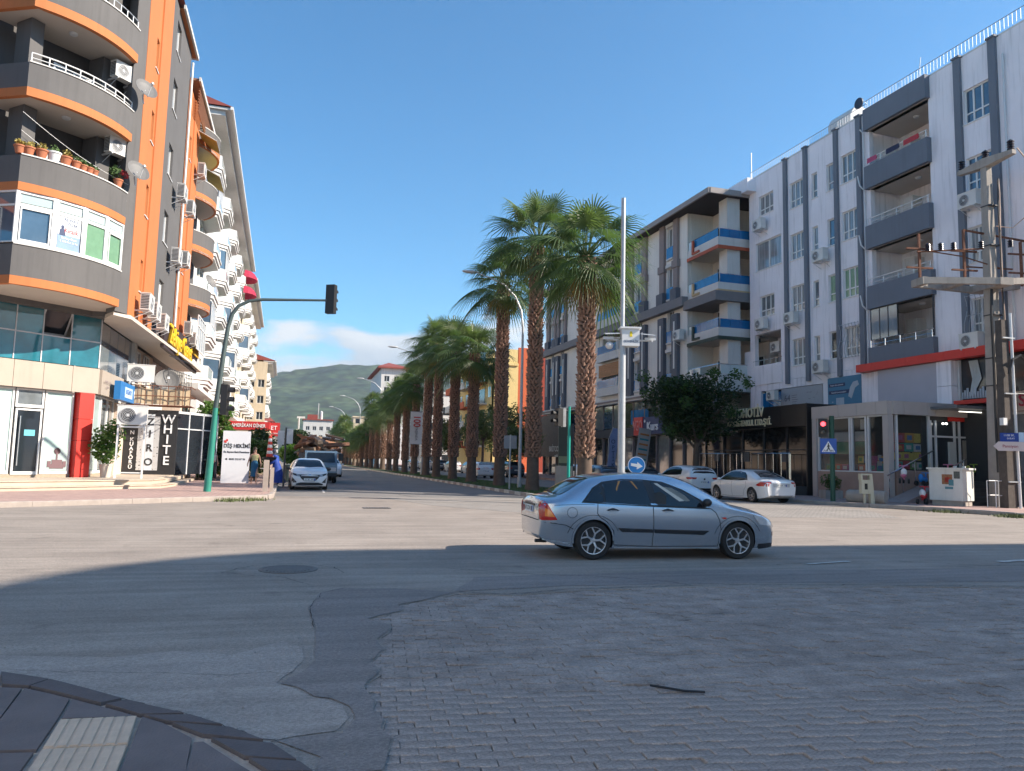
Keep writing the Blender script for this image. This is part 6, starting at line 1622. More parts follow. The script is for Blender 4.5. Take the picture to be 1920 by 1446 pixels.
def boots(h, r0, r1, z0, seed):
    """criss-cross old leaf bases up the trunk"""
    r_ = random.Random(seed); b = MB(); z = z0; row = 0
    while z < h:
        rad = r0 + (r1 - r0) * (z - z0) / (h - z0); n = 11
        for k in range(n):
            a = 2 * math.pi * (k + .5 * (row % 2)) / n + r_.uniform(-.09, .09)
            c, s = math.cos(a), math.sin(a)
            out = r_.uniform(.10, .20); up = r_.uniform(.10, .20); w_ = rad * math.pi / n * r_.uniform(.75, 1.05)
            sk = r_.uniform(-.09, .09)
            def P(rr_, tt, zz): return (c * rr_ - s * tt, s * rr_ + c * tt, z + zz)
            b.add([P(rad * .9, -w_, 0), P(rad * .9, w_, 0), P(rad + out, w_ * .55 + sk, up), P(rad + out, -w_ * .55 + sk, up), P(rad * .92, w_ * .5 + sk, up * .8), P(rad * .92, -w_ * .5 + sk, up * .8), P(rad + out * .5, 0, -.03)],
                  [(0, 6, 3), (6, 1, 2), (6, 2, 3), (3, 2, 4, 5), (1, 4, 2), (0, 3, 5)])
        z += .155; row += 1
    return b
def trunk(h, r0, r1):
    b = MB(); pr = [(r0 * 1.28, 0), (r0 * 1.12, .3), (r0 * 1.02, .9), (r0, 1.6), (r0 * .92, 2.0), ((r0 + r1) * .45, h * .6), (r1 * .9, h), (.0, h + .1)]
    b.lathe(pr, 20); return b
PALMS = [(30.9, 10.7, 1.0), (37.7, 13.4, 1.02), (44.1, 12.4, .96), (51.1, 8.9, .95), (57.6, 10.1, 1.), (63.5, 11.4, 1.), (69.0, 11.0, .95), (75.2, 9.0, .95), (81.5, 8.6, .9), (87.6, 8.4, .95), (94, 8.0, .9), (100, 7.4, .9), (106.5, 7.2, .9),
         (113, 9.6, .8), (119.5, 5.2, .9), (126, 5.0, .9), (132.5, 4.8, .95), (139, 4.6, .9), (147, 5.0, .9), (156, 6.5, .95), (165, 8.6, .95), (175, 8.0, .9), (186, 7.5, .9), (198, 7.0, .9)]
plab = ['first palm of the median, lit trunk, beside the camera pole', 'second palm of the median, tall, with shaded trunk', 'third palm of the median, tall narrow crown', 'fourth palm of the median, short with low fan crown',
        'fifth palm of the median, just behind the short one', 'sixth palm of the median, tall crown against the sky', 'seventh palm of the median, beside the hanging banner', 'eighth palm of the median']
TR = {}
for i, (y, h, sc) in enumerate(PALMS):
    x = 12.2 - .02 * (y - 31) + rnd.uniform(-.12, .12)
    lab = plab[i] if i < len(plab) else 'palm further back in the long median row'
    if i >= len(plab): lab = ['sunlit low palm far up the median row', 'shaded palm in the packed part of the median row'][0 if 14 <= i <= 18 else 1] + ', number %s from the junction' % ['ninth', 'tenth', 'eleventh', 'twelfth', 'thirteenth', 'fourteenth', 'fifteenth', 'sixteenth', 'seventeenth', 'eighteenth', 'nineteenth', 'twentieth', 'twenty-first', 'twenty-second', 'twenty-third', 'twenty-fourth'][i - 8]
    lab = lab.replace(', number', ',')
    o = thing('palm_tree', lab, 'palm tree', T(x, y, .08) @ rotz(rnd.uniform(0, 6.28)), 'palms along the median')
    hk = round(h)
    far = i > 7
    if not far:
        trunk(h, .32, .25).build('trunk', palm_trunk, o, None, 60)
        boots(h, .33, .26, 1.75, 60 + i).build('leaf_bases', palm_boot, o)['kind'] = 'stuff'
    else:
        if hk not in TR: TR[hk] = (trunk(hk, .31, .25).mesh('trunk', palm_trunk, 60), boots(hk, .32, .25, 1.4, hk).mesh('leaf_bases', palm_boot))
        W = WM[o.name] @ Matrix.Diagonal((1, 1, h / hk, 1))
        link('trunk', TR[hk][0], o, W); link('leaf_bases', TR[hk][1], o, W)['kind'] = 'stuff'
    Wc = WM[o.name] @ T(rnd.uniform(-.1, .1), rnd.uniform(-.1, .1), h + .15)
    if i < 5:
        for k, yaw, s_, ti, dry in crown_plan(11 + i, 38 if i != 3 else 32, 5):
            M_ = Wc @ rotz(yaw) @ Matrix.Rotation(ti, 4, 'X') @ Matrix.Scale(s_ * sc * 1.25, 4) @ T(.12, 0, 0)
            link('dry_frond' if dry else 'frond', DRYM[k] if dry else FRM[k], o, M_)
    else:
        link('crown', CROWNS[i % 3], o, Wc @ rotz(rnd.uniform(0, 6)) @ Matrix.Scale(sc * (1.2 if y < 110 else 1.1), 4))
# second row of palms far up, on the other side of the median
def tree(name, label, cat, x, y, h, cr, blobs, n, ls, lm, group=None, z=.15, tr_r=.16, seed=0, lean=(0, 0)):
    r_ = random.Random(seed); o = thing(name, label, cat, T(x, y, z), group)
    b = MB(); b.tube([(0, 0, -.1), (lean[0] * .3, lean[1] * .3, h * .3), (lean[0], lean[1], h * .6), (lean[0], lean[1], h * .85)], [tr_r * 1.2, tr_r, tr_r * .8, tr_r * .4], 8)
    for k in range(7):
        a = k * 2.4 + r_.random(); e = Vector((math.cos(a) * cr * .6, math.sin(a) * cr * .6, h * r_.uniform(.75, .95)))
        b.tube([(lean[0] * .8, lean[1] * .8, h * r_.uniform(.42, .6)), e * .6 + Vector((0, 0, h * .2)), e], [tr_r * .5, tr_r * .3, tr_r * .12], 5)
    b.build('trunk', bark, o, None, 60)
    b = MB()
    tot = sum(q[3] ** 2 for q in blobs)
    for bx, by, bz_, br in blobs: leafball(b, (bx, by, bz_), br, int(n * br ** 2 / tot), r_, ls, .85)
    b.build('crown', lm, o)
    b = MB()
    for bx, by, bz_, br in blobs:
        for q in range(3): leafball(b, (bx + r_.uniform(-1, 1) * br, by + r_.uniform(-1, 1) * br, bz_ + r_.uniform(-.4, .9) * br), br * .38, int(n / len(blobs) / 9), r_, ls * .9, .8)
    b.build('light_leaf_clusters', leaf_mid if lm is leaf_dark else lm, o)  # dark crowns get clusters in a sunlit tone, light put into the colour
    return o
rb = lambda n, cr, z0, z1, seed: [((lambda a, q: (math.cos(a) * q * cr, math.sin(a) * q * cr))(random.Random(seed + i).uniform(0, 6.28), random.Random(seed + i + 50).uniform(.2, .75)) + (random.Random(seed + i + 99).uniform(z0, z1), cr * random.Random(seed + i + 7).uniform(.38, .55))) for i in range(n)]
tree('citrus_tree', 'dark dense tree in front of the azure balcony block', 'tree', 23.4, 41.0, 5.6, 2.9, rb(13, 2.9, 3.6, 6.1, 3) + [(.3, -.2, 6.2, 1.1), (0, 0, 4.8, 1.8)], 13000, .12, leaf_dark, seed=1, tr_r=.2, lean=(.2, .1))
for i, (x, y, h) in enumerate(((20.6, 78, 6.8), (21.0, 90, 7.4), (19.8, 70, 5.2), (20.0, 104, 7))):
    tree('olive_tree', ['yellow-green roadside tree in front of the yellow block', 'taller yellow-green tree behind the first one', 'lower dark-based roadside tree nearest the brown stone shop', 'far yellow-green tree on the right pavement'][i], 'tree', x + 1, y, h, 2.8, rb(11, 2.8, h * .45, h * .95, 20 + i * 5), 4200, .16, leaf_olive, 'roadside trees on the right pavement', seed=i + 5)
# greenery on the left pavement
def bush(label, x, y, w_, h, n, lm, ls=.08, seed=0, group='shrubs on the left pavement', d=None, z=.15):
    o = thing('shrub', label, 'shrub', T(x, y, z), group); r_ = random.Random(seed); b = MB()
    d = d or w_
    for i in range(5): b.tube([(r_.uniform(-.1, .1), r_.uniform(-.1, .1), -.1), (r_.uniform(-w_, w_) * .4, r_.uniform(-d, d) * .4, h * .7)], [.03, .01], 4)
    b.build('stem', bark, o)
    b = MB()
    for i in range(7): leafball(b, (r_.uniform(-w_, w_) * .32, r_.uniform(-d, d) * .32, h * r_.uniform(.25, .75)), min(w_, h) * .34, n // 7, r_, ls, 1.)
    b.build('foliage', lm, o); return o
leaf_yel = leafmat('leaf_yellow_green', (.17, .19, .045)); leaf_bright = leafmat('leaf_bright', (.09, .17, .035))
bush('yellowish hedge plants behind the green signal pole, left part', -5.5, 46.5, 2.0, 2.5, 2600, leaf_yel, .13, 1, d=3)
bush('yellow-green hedge right behind the green signal pole', -5.0, 50, 1.8, 2.6, 2400, leaf_yel, .13, 2)
bush('low shrub at the foot of the hedge', -4.6, 45, 1.4, 1.2, 1200, leaf_mid, .09, 3)
bush('dark green bush behind the white totem, left side', -4.1, 47, 1.8, 3.0, 2600, leaf_mid, .11, 4)
bush('big dark green bush to the right of the white totem', -2.7, 47, 2.6, 3.4, 4200, leaf_dark, .11, 5)
bush('dark bush behind the walking woman', -2.2, 44.5, 1.7, 2.6, 2600, leaf_mid, .10, 6)
bush('distant dark roadside bush beside the grey pole', -.3, 118, 3.6, 6, 2500, leaf_dark, .3, 7)
bush('pale green roadside shrub far along the left kerb', -.9, 88, 2.0, 3.4, 1800, leaf_bright, .2, 8)
tree('young_tree', 'slim young tree with bright leaves behind the green signal pole', 'tree', -4.9, 48, 4.6, 1.3, rb(7, 1.3, 2.6, 5.2, 61), 2200, .13, leaf_bright, seed=9, tr_r=.06)
o = thing('potted_plant', 'leafy potted shrub on the terrace beside the glass corner shop', 'potted plant', T(-7.75, 35.3, .49))
b = MB(); b.lathe([(.19, 0), (.26, .5), (.28, .5), (.28, .56), (.2, .56)], 16); b.build('pot', mat('pale_pot', (.55, .48, .42), .8), o, None, 30)
b = MB(); rr = random.Random(31); [leafball(b, (rr.uniform(-.3, .3), rr.uniform(-.3, .3), rr.uniform(.8, 2.1)), .42, 150, rr, .1, 1.2) for i in range(8)]
b.build('foliage', leaf_bright, o)
b = MB(); [b.tube([(0, 0, .5), (rr.uniform(-.3, .3), rr.uniform(-.3, .3), 2.0)], .012, 4) for i in range(6)]; b.build('stem', bark, o)
o = thing('potted_plant', 'small bush in a stone trough in front of the toy shop', 'potted plant', T(25.0, 30.9, .15))
b = MB(); b.box(-.5, .5, -.25, .25, 0, .4); b.build('trough', concrete, o); b = MB(); [leafball(b, (rr.uniform(-.3, .3), 0, .6 + rr.uniform(0, .3)), .35, 160, rr, .07) for i in range(4)]; b.build('foliage', leaf_mid, o)
b = MB(); b.tube([(0, 0, .3), (0, 0, .6)], .03, 4); b.build('stem', bark, o)
# ================================================================= VEHICLES
paint_silver = mat('car_paint_silver', (.42, .47, .54), .24, .75, var=.0, coat=1., spec=.6)
paint_white = mat('car_paint_white', (.74, .74, .74), .3, 0, var=.0, coat=1., spec=.5)
paint_grey = mat('car_paint_grey', (.10, .12, .15), .3, .4, var=.0, coat=1.)
paint_black = mat('car_paint_black', (.015, .016, .02), .25, .2, var=.0, coat=1.)
car_glass = mat('car_glass', (.010, .013, .018), .05, var=.0, spec=.5, coat=.15)
tyre_m = mat('tyre_rubber', (.017, .017, .018), .8, var=.1, vs_=20)
rim_m = mat('alloy_rim', (.62, .63, .65), .25, .9, var=.0)
rim_dark = mat('rim_dark', (.02, .02, .022), .5)
under_m = mat('underbody', (.012, .012, .013), .8)
trim_m = mat('car_trim', (.02, .02, .024), .45)
gap_m = mat('panel_gap', (.02, .022, .026), .8, var=0)
red_lens = mat('red_lens', (.45, .015, .01), .15, coat=1., var=.0); amber_lens = mat('amber_lens', (.75, .20, .02), .15, coat=1., var=0)
head_lens = mat('head_lens', (.55, .57, .60), .1, .3, coat=1., var=.15, vs_=20)
plate_m = mat('number_plate', (.72, .73, .72), .5, var=0); plate_blue = mat('plate_blue', (.02, .08, .40), .5, var=0)

class Car:
    def __init__(s, spec, M, label, paint, group=None, name='parked_car', cat='car', detail=True):
        s.p = spec; s.paint = paint
        s.top = interp(spec['top']); s.belt = interp(spec['belt']); s.W = interp(spec['W']); s.bot = interp(spec['bot'])
        s.o = thing(name, label, cat, M, group); s.M = M
        s.body(); s.detail(detail)
    def sec(s, x):
        zt, W, zb = s.top(x), s.W(x), s.bot(x)
        be = min(s.belt(x), zt - .04); return zt, W, zb, be
    def n_(s, hg): return 2.0 + min(max(hg - .1, 0) / .3, 1) * 3.2
    def ysurf(s, x, z):
        zt, W, zb, be = s.sec(x)
        if z <= be:
            t = min(max((z - zb) / max(be - zb, 1e-3), 0), 1)
            return W * (1 - .085 * (1 - t) ** 2.2 - .03 * max(0, (t - .45) / .55) ** 2)
        hg = zt - be; t = min((z - be) / hg, 1); Wb = W * .97; n = s.n_(hg)
        return Wb * (1 - t ** n) ** (1 / n) * (1 - min(.24 * hg / .5, .26) * t)
    def ztop(s, x, y):
        zt, W, zb, be = s.sec(x); lo, hi = be, zt
        y = abs(y)
        if s.ysurf(x, be) < y: return be
        for _ in range(22):
            m = (lo + hi) / 2
            if s.ysurf(x, m) > y: lo = m
            else: hi = m
        return lo
    def xend(s, y, z, sgn):
        """outermost x of the shell at (y, z) towards the nose (+1) or the tail (-1)"""
        L2 = s.p['L'] / 2; lo, hi = 0, L2 * .999; y = abs(y)
        a, c = L2 * .5, L2 - .001
        def ok(x):
            zt, W, zb, be = s.sec(sgn * x); return z < zt and z > zb and s.ysurf(sgn * x, z) > y
        if ok(c): return sgn * L2
        for _ in range(24):
            m = (a + c) / 2
            if ok(m): a = m
            else: c = m
        return sgn * a
    def body(s):
        L2 = s.p['L'] / 2; N = 76; xs = []
        for i in range(N + 1):
            u = -1 + 2 * i / N; e = abs(u); xs.append(math.copysign(L2 * (1 - (1 - e) ** 1.35), u) if e else 0)
        xs = sorted(xs); vs, fs = [], []
        nl, nu = 9, 13; ring = 2 * (nl + nu) + 1
        for x in xs:
            zt, W, zb, be = s.sec(x); half = []
            for i in range(nl):
                t = i / (nl - 1); z = zb + (be - zb) * t; half.append((s.ysurf(x, z), z))
            hg = zt - be; n = s.n_(hg)
            for i in range(1, nu + 1):
                ph = math.pi / 2 * i / nu; t = math.sin(ph) ** (2 / n) if i < nu else 1
                y = W * .97 * max(math.cos(ph), 0) ** (2 / n) * (1 - min(.24 * hg / .5, .26) * t) if i < nu else 0
                half.append((y, be + hg * t))
            pts = [(-y, z) for y, z in half[:-1]] + [half[-1]] + [(y, z) for y, z in reversed(half[:-1])]
            vs += [(x, y, z) for y, z in pts]
        m = len(vs) // len(xs)
        for i in range(len(xs) - 1):
            for k in range(m - 1): fs.append((i * m + k, i * m + k + 1, (i + 1) * m + k + 1, (i + 1) * m + k))
            fs.append((i * m + m - 1, i * m, (i + 1) * m, (i + 1) * m + m - 1))
        fs.append(tuple(range(m - 1, -1, -1))); fs.append(tuple((len(xs) - 1) * m + k for k in range(m)))
        b = MB(); b.add(vs, fs); me = b.mesh('body', [s.paint, under_m])
        bm = bmesh.new(); bm.from_mesh(me); bmesh.ops.recalc_face_normals(bm, faces=bm.faces); bm.to_mesh(me); bm.free()
        ob = bpy.data.objects.new('body_tmp', me); COL.objects.link(ob)
        cuts = []
        for ax in s.p['axles']:
            for sg in (-1, 1):
                c = MB(); r_ = s.p['arch']; Wx = s.W(ax)
                c.lathe([(r_, sg * (Wx - .26)), (r_, sg * (Wx + .2))] if sg > 0 else [(r_, -(Wx + .2)), (r_, -(Wx - .26))], 40, axis='y', c=(ax, 0, s.p['r'] + .01), m=1)
                cm = c.mesh('cut', [s.paint, under_m]); bmm = bmesh.new(); bmm.from_mesh(cm); bmesh.ops.recalc_face_normals(bmm, faces=bmm.faces); bmm.to_mesh(cm); bmm.free()
                co = bpy.data.objects.new('cut', cm); COL.objects.link(co); cuts.append(co)
                md = ob.modifiers.new('b', 'BOOLEAN'); md.operation = 'DIFFERENCE'; md.object = co; md.solver = 'EXACT'
        dg = bpy.context.evaluated_depsgraph_get(); ev = ob.evaluated_get(dg); nm = bpy.data.meshes.new_from_object(ev)
        for c in cuts: bpy.data.objects.remove(c)
        bpy.data.objects.remove(ob)
        nm.name = 'body'; nm.polygons.foreach_set('use_smooth', [True] * len(nm.polygons))
        try: nm.set_sharp_from_angle(angle=R(38))
        except Exception: pass
        s.bodyo = link('body', nm, s.o, s.M)
    # --- overlays that follow the shell
    def grid(s, poly, step):
        xs = [p[0] for p in poly]; ys = [p[1] for p in poly]
        V = []; n = len(poly)
        for i in range(n):
            p, q = Vector(poly[i]), Vector(poly[(i + 1) % n]); k = max(1, int((q - p).length / step))
            for j in range(k): V.append(p.lerp(q, j / k))
        E = [(i, (i + 1) % len(V)) for i in range(len(V))]; nb = len(V); B = [tuple(v) for v in V]
        x = min(xs) + step / 2
        while x < max(xs):
            y = min(ys) + step / 2
            while y < max(ys):
                if _in((x, y), B): V.append(Vector((x, y)))
                y += step
            x += step
        vs, es, fs, *_ = geometry.delaunay_2d_cdt(V, E, [], 0, 1e-6)
        return vs, [f for f in fs if _in(sum((vs[i] for i in f), Vector((0, 0))) / len(f), B)]
    def side(s, poly, m, name, off=.004, step=.09, sides=(-1, 1), parent=None):
        vs, fs = s.grid(poly, step)
        for sg in sides:
            b = MB(); b.add([(v.x, sg * (s.ysurf(v.x, v.y) + off), v.y) for v in vs], fs)
            me = b.mesh(name, m, 50); s._fix(me, Vector((0, sg, 0)))
            o = link(name, me, parent or s.o, s.M)
        return o
    def _fix(s, me, d):
        for p in me.polygons:
            if p.normal.dot(d) < 0: p.flip()
    def top_(s, poly, m, name, off=.004, step=.1, parent=None):
        vs, fs = s.grid(poly, step)
        b = MB(); b.add([(v.x, v.y, s.ztop(v.x, v.y) + off) for v in vs], fs); me = b.mesh(name, m, 50); s._fix(me, Vector((0, 0, 1))); return link(name, me, parent or s.o, s.M)
    def end(s, poly, m, name, sgn, off=.005, step=.07, parent=None):
        vs, fs = s.grid(poly, step)
        b = MB(); b.add([(s.xend(v.x, v.y, sgn) + sgn * off, v.x, v.y) for v in vs], fs); me = b.mesh(name, m, 50); s._fix(me, Vector((sgn, 0, 0))); return link(name, me, parent or s.o, s.M)
    def line(s, pts, w_=.012, m=None, name='door_gap', off=.0025, sides=(-1, 1)):
        P = []
        for i in range(len(pts) - 1):
            p, q = Vector(pts[i]), Vector(pts[i + 1]); n = max(1, int((q - p).length / .06))
            for k in range(n): P.append(p.lerp(q, k / n))
        P.append(Vector(pts[-1]))
        for sg in sides:
            b = MB(); vs = []
            for i, p in enumerate(P):
                d = (P[min(i + 1, len(P) - 1)] - P[max(i - 1, 0)]).normalized(); n = Vector((-d.y, d.x)) * w_ / 2
                for q in (p - n, p + n): vs.append((q.x, sg * (s.ysurf(q.x, q.y) + off), q.y))
            b.add(vs, [(2 * i, 2 * i + 1, 2 * i + 3, 2 * i + 2) for i in range(len(P) - 1)])
            me = b.mesh(name, m or gap_m); s._fix(me, Vector((0, sg, 0))); link(name, me, s.o, s.M)
    def wheels(s):
        r_ = s.p['r']; k = (r_, s.p.get('rim', 'y5'))
        if k not in Car.WC:
            rr = r_ * s.p.get('rimf', .70); w_ = .105
            b = MB(); b.lathe([(rr, -w_), (r_ * .93, -w_ - .004), (r_ * .985, -w_ + .02), (r_, -w_ + .05), (r_, w_ - .05), (r_ * .985, w_ - .02), (r_ * .93, w_ + .004), (rr, w_)], 36, axis='y', caps=False)
            ty = b.mesh('wheel', tyre_m, 35)
            b = MB(); b.lathe([(rr + .004, -w_ + .002), (rr - .012, -w_ + .004), (rr - .02, -w_ + .03), (rr - .03, 0)], 36, axis='y', caps=False)
            b.lathe([(0, -w_ + .012), (.035, -w_ + .014), (.05, -w_ + .03), (.05, 0)], 14, axis='y')
            for i in range(5):
                a = 2 * math.pi * i / 5 + math.pi / 2
                def bar(p, q, wa, wb, y0, y1):
                    P, Q = Vector(p), Vector(q); d = (Q - P).normalized(); n = Vector((-d.y, d.x))
                    b.add([(P.x - n.x * wa, y0, P.y - n.y * wa), (P.x + n.x * wa, y0, P.y + n.y * wa), (Q.x + n.x * wb, y1, Q.y + n.y * wb), (Q.x - n.x * wb, y1, Q.y - n.y * wb),
                           (P.x - n.x * wa * 1.2, y0 + .03, P.y - n.y * wa * 1.2), (P.x + n.x * wa * 1.2, y0 + .03, P.y + n.y * wa * 1.2), (Q.x + n.x * wb * 1.2, y1 + .03, Q.y + n.y * wb * 1.2), (Q.x - n.x * wb * 1.2, y1 + .03, Q.y - n.y * wb * 1.2)],
                          [(0, 1, 2, 3), (0, 4, 5, 1), (1, 5, 6, 2), (2, 6, 7, 3), (3, 7, 4, 0)])
                c = (math.cos(a), math.sin(a)); f = .52
                bar((c[0] * .03, c[1] * .03), (c[0] * rr * f, c[1] * rr * f), .018, .016, -w_ + .014, -w_ + .008)
                for da in (-.36, .36):
                    bar((c[0] * rr * f * .96, c[1] * rr * f * .96), (math.cos(a + da) * rr * .97, math.sin(a + da) * rr * .97), .013, .013, -w_ + .008, -w_ + .006)
            rm = b.mesh('rim', rim_m, 30)
            b = MB(); b.lathe([(0, -w_ + .055), (rr - .02, -w_ + .05)], 24, axis='y'); dk = b.mesh('brake_disc', rim_dark)
            Car.WC[k] = (ty, rm, dk)
        ty, rm, dk = Car.WC[k]
        for ax in s.p['axles']:
            for sg in (-1, 1):
                Wm = s.M @ T(ax, sg * (s.W(ax) - .125), r_) @ (Matrix() if sg < 0 else rotz(math.pi)) @ Matrix.Rotation(rnd.uniform(0, 1.2), 4, 'Y')
                t = link('wheel', ty, s.o, Wm); link('rim', rm, t, Wm); link('brake_disc', dk, t, Wm)
    WC = {}
    def mirror(s, x, z, m):
        for sg in (-1, 1):
            b = MB(); y = s.ysurf(x, z); b.ball((x + .02, sg * (y + .10), z + .06), .1, 8, sq=(.75, 1.0, .68)); b.tube([(x, sg * (y - .01), z - .005), (x + .01, sg * (y + .07), z + .03)], .022, 6)
            b.build('mirror', m, s.o, s.M, 60)
    def handle(s, x, z, m=None):
        for sg in (-1, 1):
            y = s.ysurf(x, z); b = MB(); b.box(x - .10, x + .10, sg * (y - .01), sg * (y + .028), z - .013, z + .017); b.build('handle', m or trim_m, s.o, s.M)
    def plate(s, sgn, z, y=0, txt='07 ARD 83'):
        x = s.xend(.0, z, sgn); x2 = s.xend(.24, z, sgn); x = sgn * max(abs(x), abs(x2)) + sgn * .012
        b = MB(); b.box(x - .008, x + .008, y - .26, y + .26, z - .056, z + .056); o = b.build('number_plate', plate_m, s.o, s.M)
        b = MB(); ys = (y + .2, y + .255) if sgn > 0 else (y - .255, y - .2)
        b.box(x + sgn * .008, x + sgn * .0105, min(ys) if sgn < 0 else y + .205, (y + .255) if sgn > 0 else max(ys), z - .05, z + .05); b.build('blue_strip', plate_blue, o, s.M)
        Mt = s.M @ T(x + sgn * .011, y, z) @ rotz(math.pi / 2 if sgn > 0 else -math.pi / 2)
        letters(txt, .098, tblack, o, Mt, .0006, name='characters')
    def detail(s, full):
        s.wheels(); f = s.p['fit']; f(s, full)

def offset_poly(poly, d):
    n = len(poly); ar = sum(poly[i][0] * poly[(i + 1) % n][1] - poly[(i + 1) % n][0] * poly[i][1] for i in range(n)); sg = 1 if ar > 0 else -1
    out = []
    for i in range(n):
        p0, p, p1 = Vector(poly[i - 1]), Vector(poly[i]), Vector(poly[(i + 1) % n])
        a = (p - p0).normalized(); c = (p1 - p).normalized(); n1 = Vector((a.y, -a.x)) * sg; n2 = Vector((c.y, -c.x)) * sg
        m = (n1 + n2).normalized(); q = p + m * (d / max(m.dot(n1), .5)); out.append((q.x, q.y))
    return out

# ---- silver four-door saloon seen from the side
def fit_silver(s, full):
    s.side(offset_poly([(-1.50, .94), (-1.3, 1.165), (-1.12, 1.26), (-.77, 1.31), (-.4, 1.31), (-.04, 1.28), (.31, 1.155), (.62, .99), (.78, .855), (-.2, .885), (-1.2, .93)], .014), trim_m, 'window_surround', .003)
    s.side([(-1.47, .95), (-1.28, 1.165), (-1.17, 1.225), (-1.14, .945)], car_glass, 'quarter_window', .007)
    s.side([(-1.11, 1.25), (-.77, 1.30), (-.385, 1.298), (-.30, .90), (-1.1, .935)], car_glass, 'rear_window', .007)
    s.side([(-.25, 1.292), (-.04, 1.268), (.30, 1.145), (.58, .99), (.64, .875), (-.18, .90)], car_glass, 'front_window', .007)
    # pillar, headrest and far window glimpsed through the open front window
    s.side([(-.20, 1.265), (-.13, 1.265), (.32, .98), (.22, .97)], mat('interior_pale', (.50, .50, .46), .6), 'inner_pillar', .0085, .05, (-1,))
    s.side([(-.22, 1.10), (-.1, 1.13), (0, 1.06), (-.03, .92), (-.2, .92)], mat('interior_dark', (.03, .03, .03), .7), 'headrest', .0085, .05, (-1,))
    s.side([(-.04, 1.21), (.12, 1.19), (.34, 1.07), (.42, .98), (.34, .97), (.18, 1.06)], mat('interior_grey', (.16, .17, .16), .5), 'far_window', .0085, .06, (-1,))
    s.side([(-.83, 1.29), (-.79, 1.29), (-.86, 1.19), (-.885, 1.12), (-.9, 1.16)], mat('reflection_orange', (.45, .2, .05), .6), 'orange_reflection', .0085, .05, (-1,)); s.side([(-.62, 1.295), (-.58, 1.29), (-.50, 1.16), (-.53, 1.17)], mat('reflection_orange'), 'orange_reflection', .0085, .05, (-1,))  # orange reflections painted on the rear side window
    s.top_([(-1.31, -.47), (-1.28, 0), (-1.31, .47), (-1.66, .575), (-1.84, .53), (-1.88, 0), (-1.84, -.53), (-1.66, -.575)], car_glass, 'rear_windscreen')
    s.top_([(.30, -.47), (.34, 0), (.30, .47), (.86, .66), (1.1, .5), (1.18, 0), (1.1, -.5), (.86, -.66)], car_glass, 'windscreen')
    s.line([(-1.24, .925), (-1.25, .76), (-1.21, .70), (-1.08, .62), (-.96, .47), (-.945, .24), (-.26, .215), (.93, .22), (.99, .45), (.95, .66), (.88, .79), (.80, .85)])
    s.line([(-.265, .88), (-.255, .6), (-.265, .22)])
    s.line([(-2.12, .60), (-1.95, .585), (-1.78, .56), (-1.66, .50)]); s.line([(-1.98, .88), (-1.6, .90), (-1.30, .905)], .006)
    for ax in (-1.31, 1.305):
        s.line([(ax + .455 * math.cos(R(a)), .33 + .40 * math.sin(R(a))) for a in range(165, 14, -12)], .008, gap_m, 'arch_crease')
        s.line([(ax + .350 * math.cos(R(a)), .325 + .350 * math.sin(R(a))) for a in range(190, -11, -12)], .03, paint_silver, 'arch_lip', .012)
    s.side([(-.89, .52), (-.275, .50), (-.27, .445), (-.82, .455)], trim_m, 'side_moulding', .012, .08); s.side([(-.245, .50), (.76, .48), (.66, .41), (-.24, .44)], trim_m, 'side_moulding', .012, .08)
    for x in (-.98, .0):
        s.side([(x - .12, .81), (x - .07, .833), (x + .0, .85), (x + .07, .83), (x + .12, .81), (x + .06, .795), (x - .05, .795)], trim_m, 'handle_recess', .005, .04)
        for sg in (-1, 1):
            b = MB(); y = s.ysurf(x, .81); b.box(x - .07, x + .06, sg * (y + .002), sg * (y + .03), .79, .812); b.build('handle', paint_silver, s.o, s.M)
    s.line([(-1.68 + .085 * math.cos(R(a)), .765 + .085 * math.sin(R(a))) for a in range(0, 361, 20)], .007, gap_m, 'fuel_flap')
    s.side([(.98, .705), (1.06, .712), (1.08, .69), (1.04, .675)], red_lens, 'side_repeater', .012, .03)
    s.line([(-.94, .195), (.93, .185)], .014, mat('bright_sill', (.55, .58, .62), .3, .6), 'sill_edge', .006)
    s.side([(-2.165, .94), (-2.09, .91), (-2.02, .79), (-1.93, .645), (-2.165, .63)], red_lens, 'tail_lamp', .009, .05)
    s.side([(-2.12, .83), (-2.05, .80), (-1.97, .69), (-2.12, .70)], amber_lens, 'tail_lamp_amber', .012, .05)
    for sg in (-1, 1): s.end([(sg * .58, .95), (sg * .70, .93), (sg * .72, .64), (sg * .64, .64)], red_lens, 'tail_lamp', -1, .008)
    s.line([(-2.17, .97), (-2.10, .96), (-2.0, .95)], .006)
    for sg in (-1, 1): s.end([(sg * .555, .99), (sg * .565, .99), (sg * .615, .63), (sg * .605, .63)], gap_m, 'boot_gap', -1, .007)
    s.end([(-.60, .635), (.60, .635), (.60, .622), (-.60, .622)], gap_m, 'boot_gap', -1, .007); s.end([(-.34, .885), (.34, .885), (.32, .85), (-.32, .85)], trim_m, 'boot_handle', -1, .012)
    s.plate(-1, .79, 0, '07 ZCN 58')
    s.side([(-2.15, .33), (-1.70, .27), (-1.70, .25), (-2.13, .31)], mat('bright_sill'), 'bumper_edge', .008, .05)
    s.end([(-.66, .30), (.66, .30), (.62, .26), (-.62, .26)], trim_m, 'rear_valance', -1, .006)
    b = MB(); b.tube([(-2.0, -.42, .27), (-2.2, -.42, .275)], .03, 10); b.build('exhaust_pipe', dark_metal, s.o, s.M)
    s.side([(1.60, .75), (1.79, .72), (2.03, .59), (2.04, .56), (1.73, .585)], head_lens, 'headlight', .008, .05)
    s.side([(2.06, .45), (2.13, .46), (2.13, .38), (2.07, .38)], amber_lens, 'front_reflector', .008, .03)
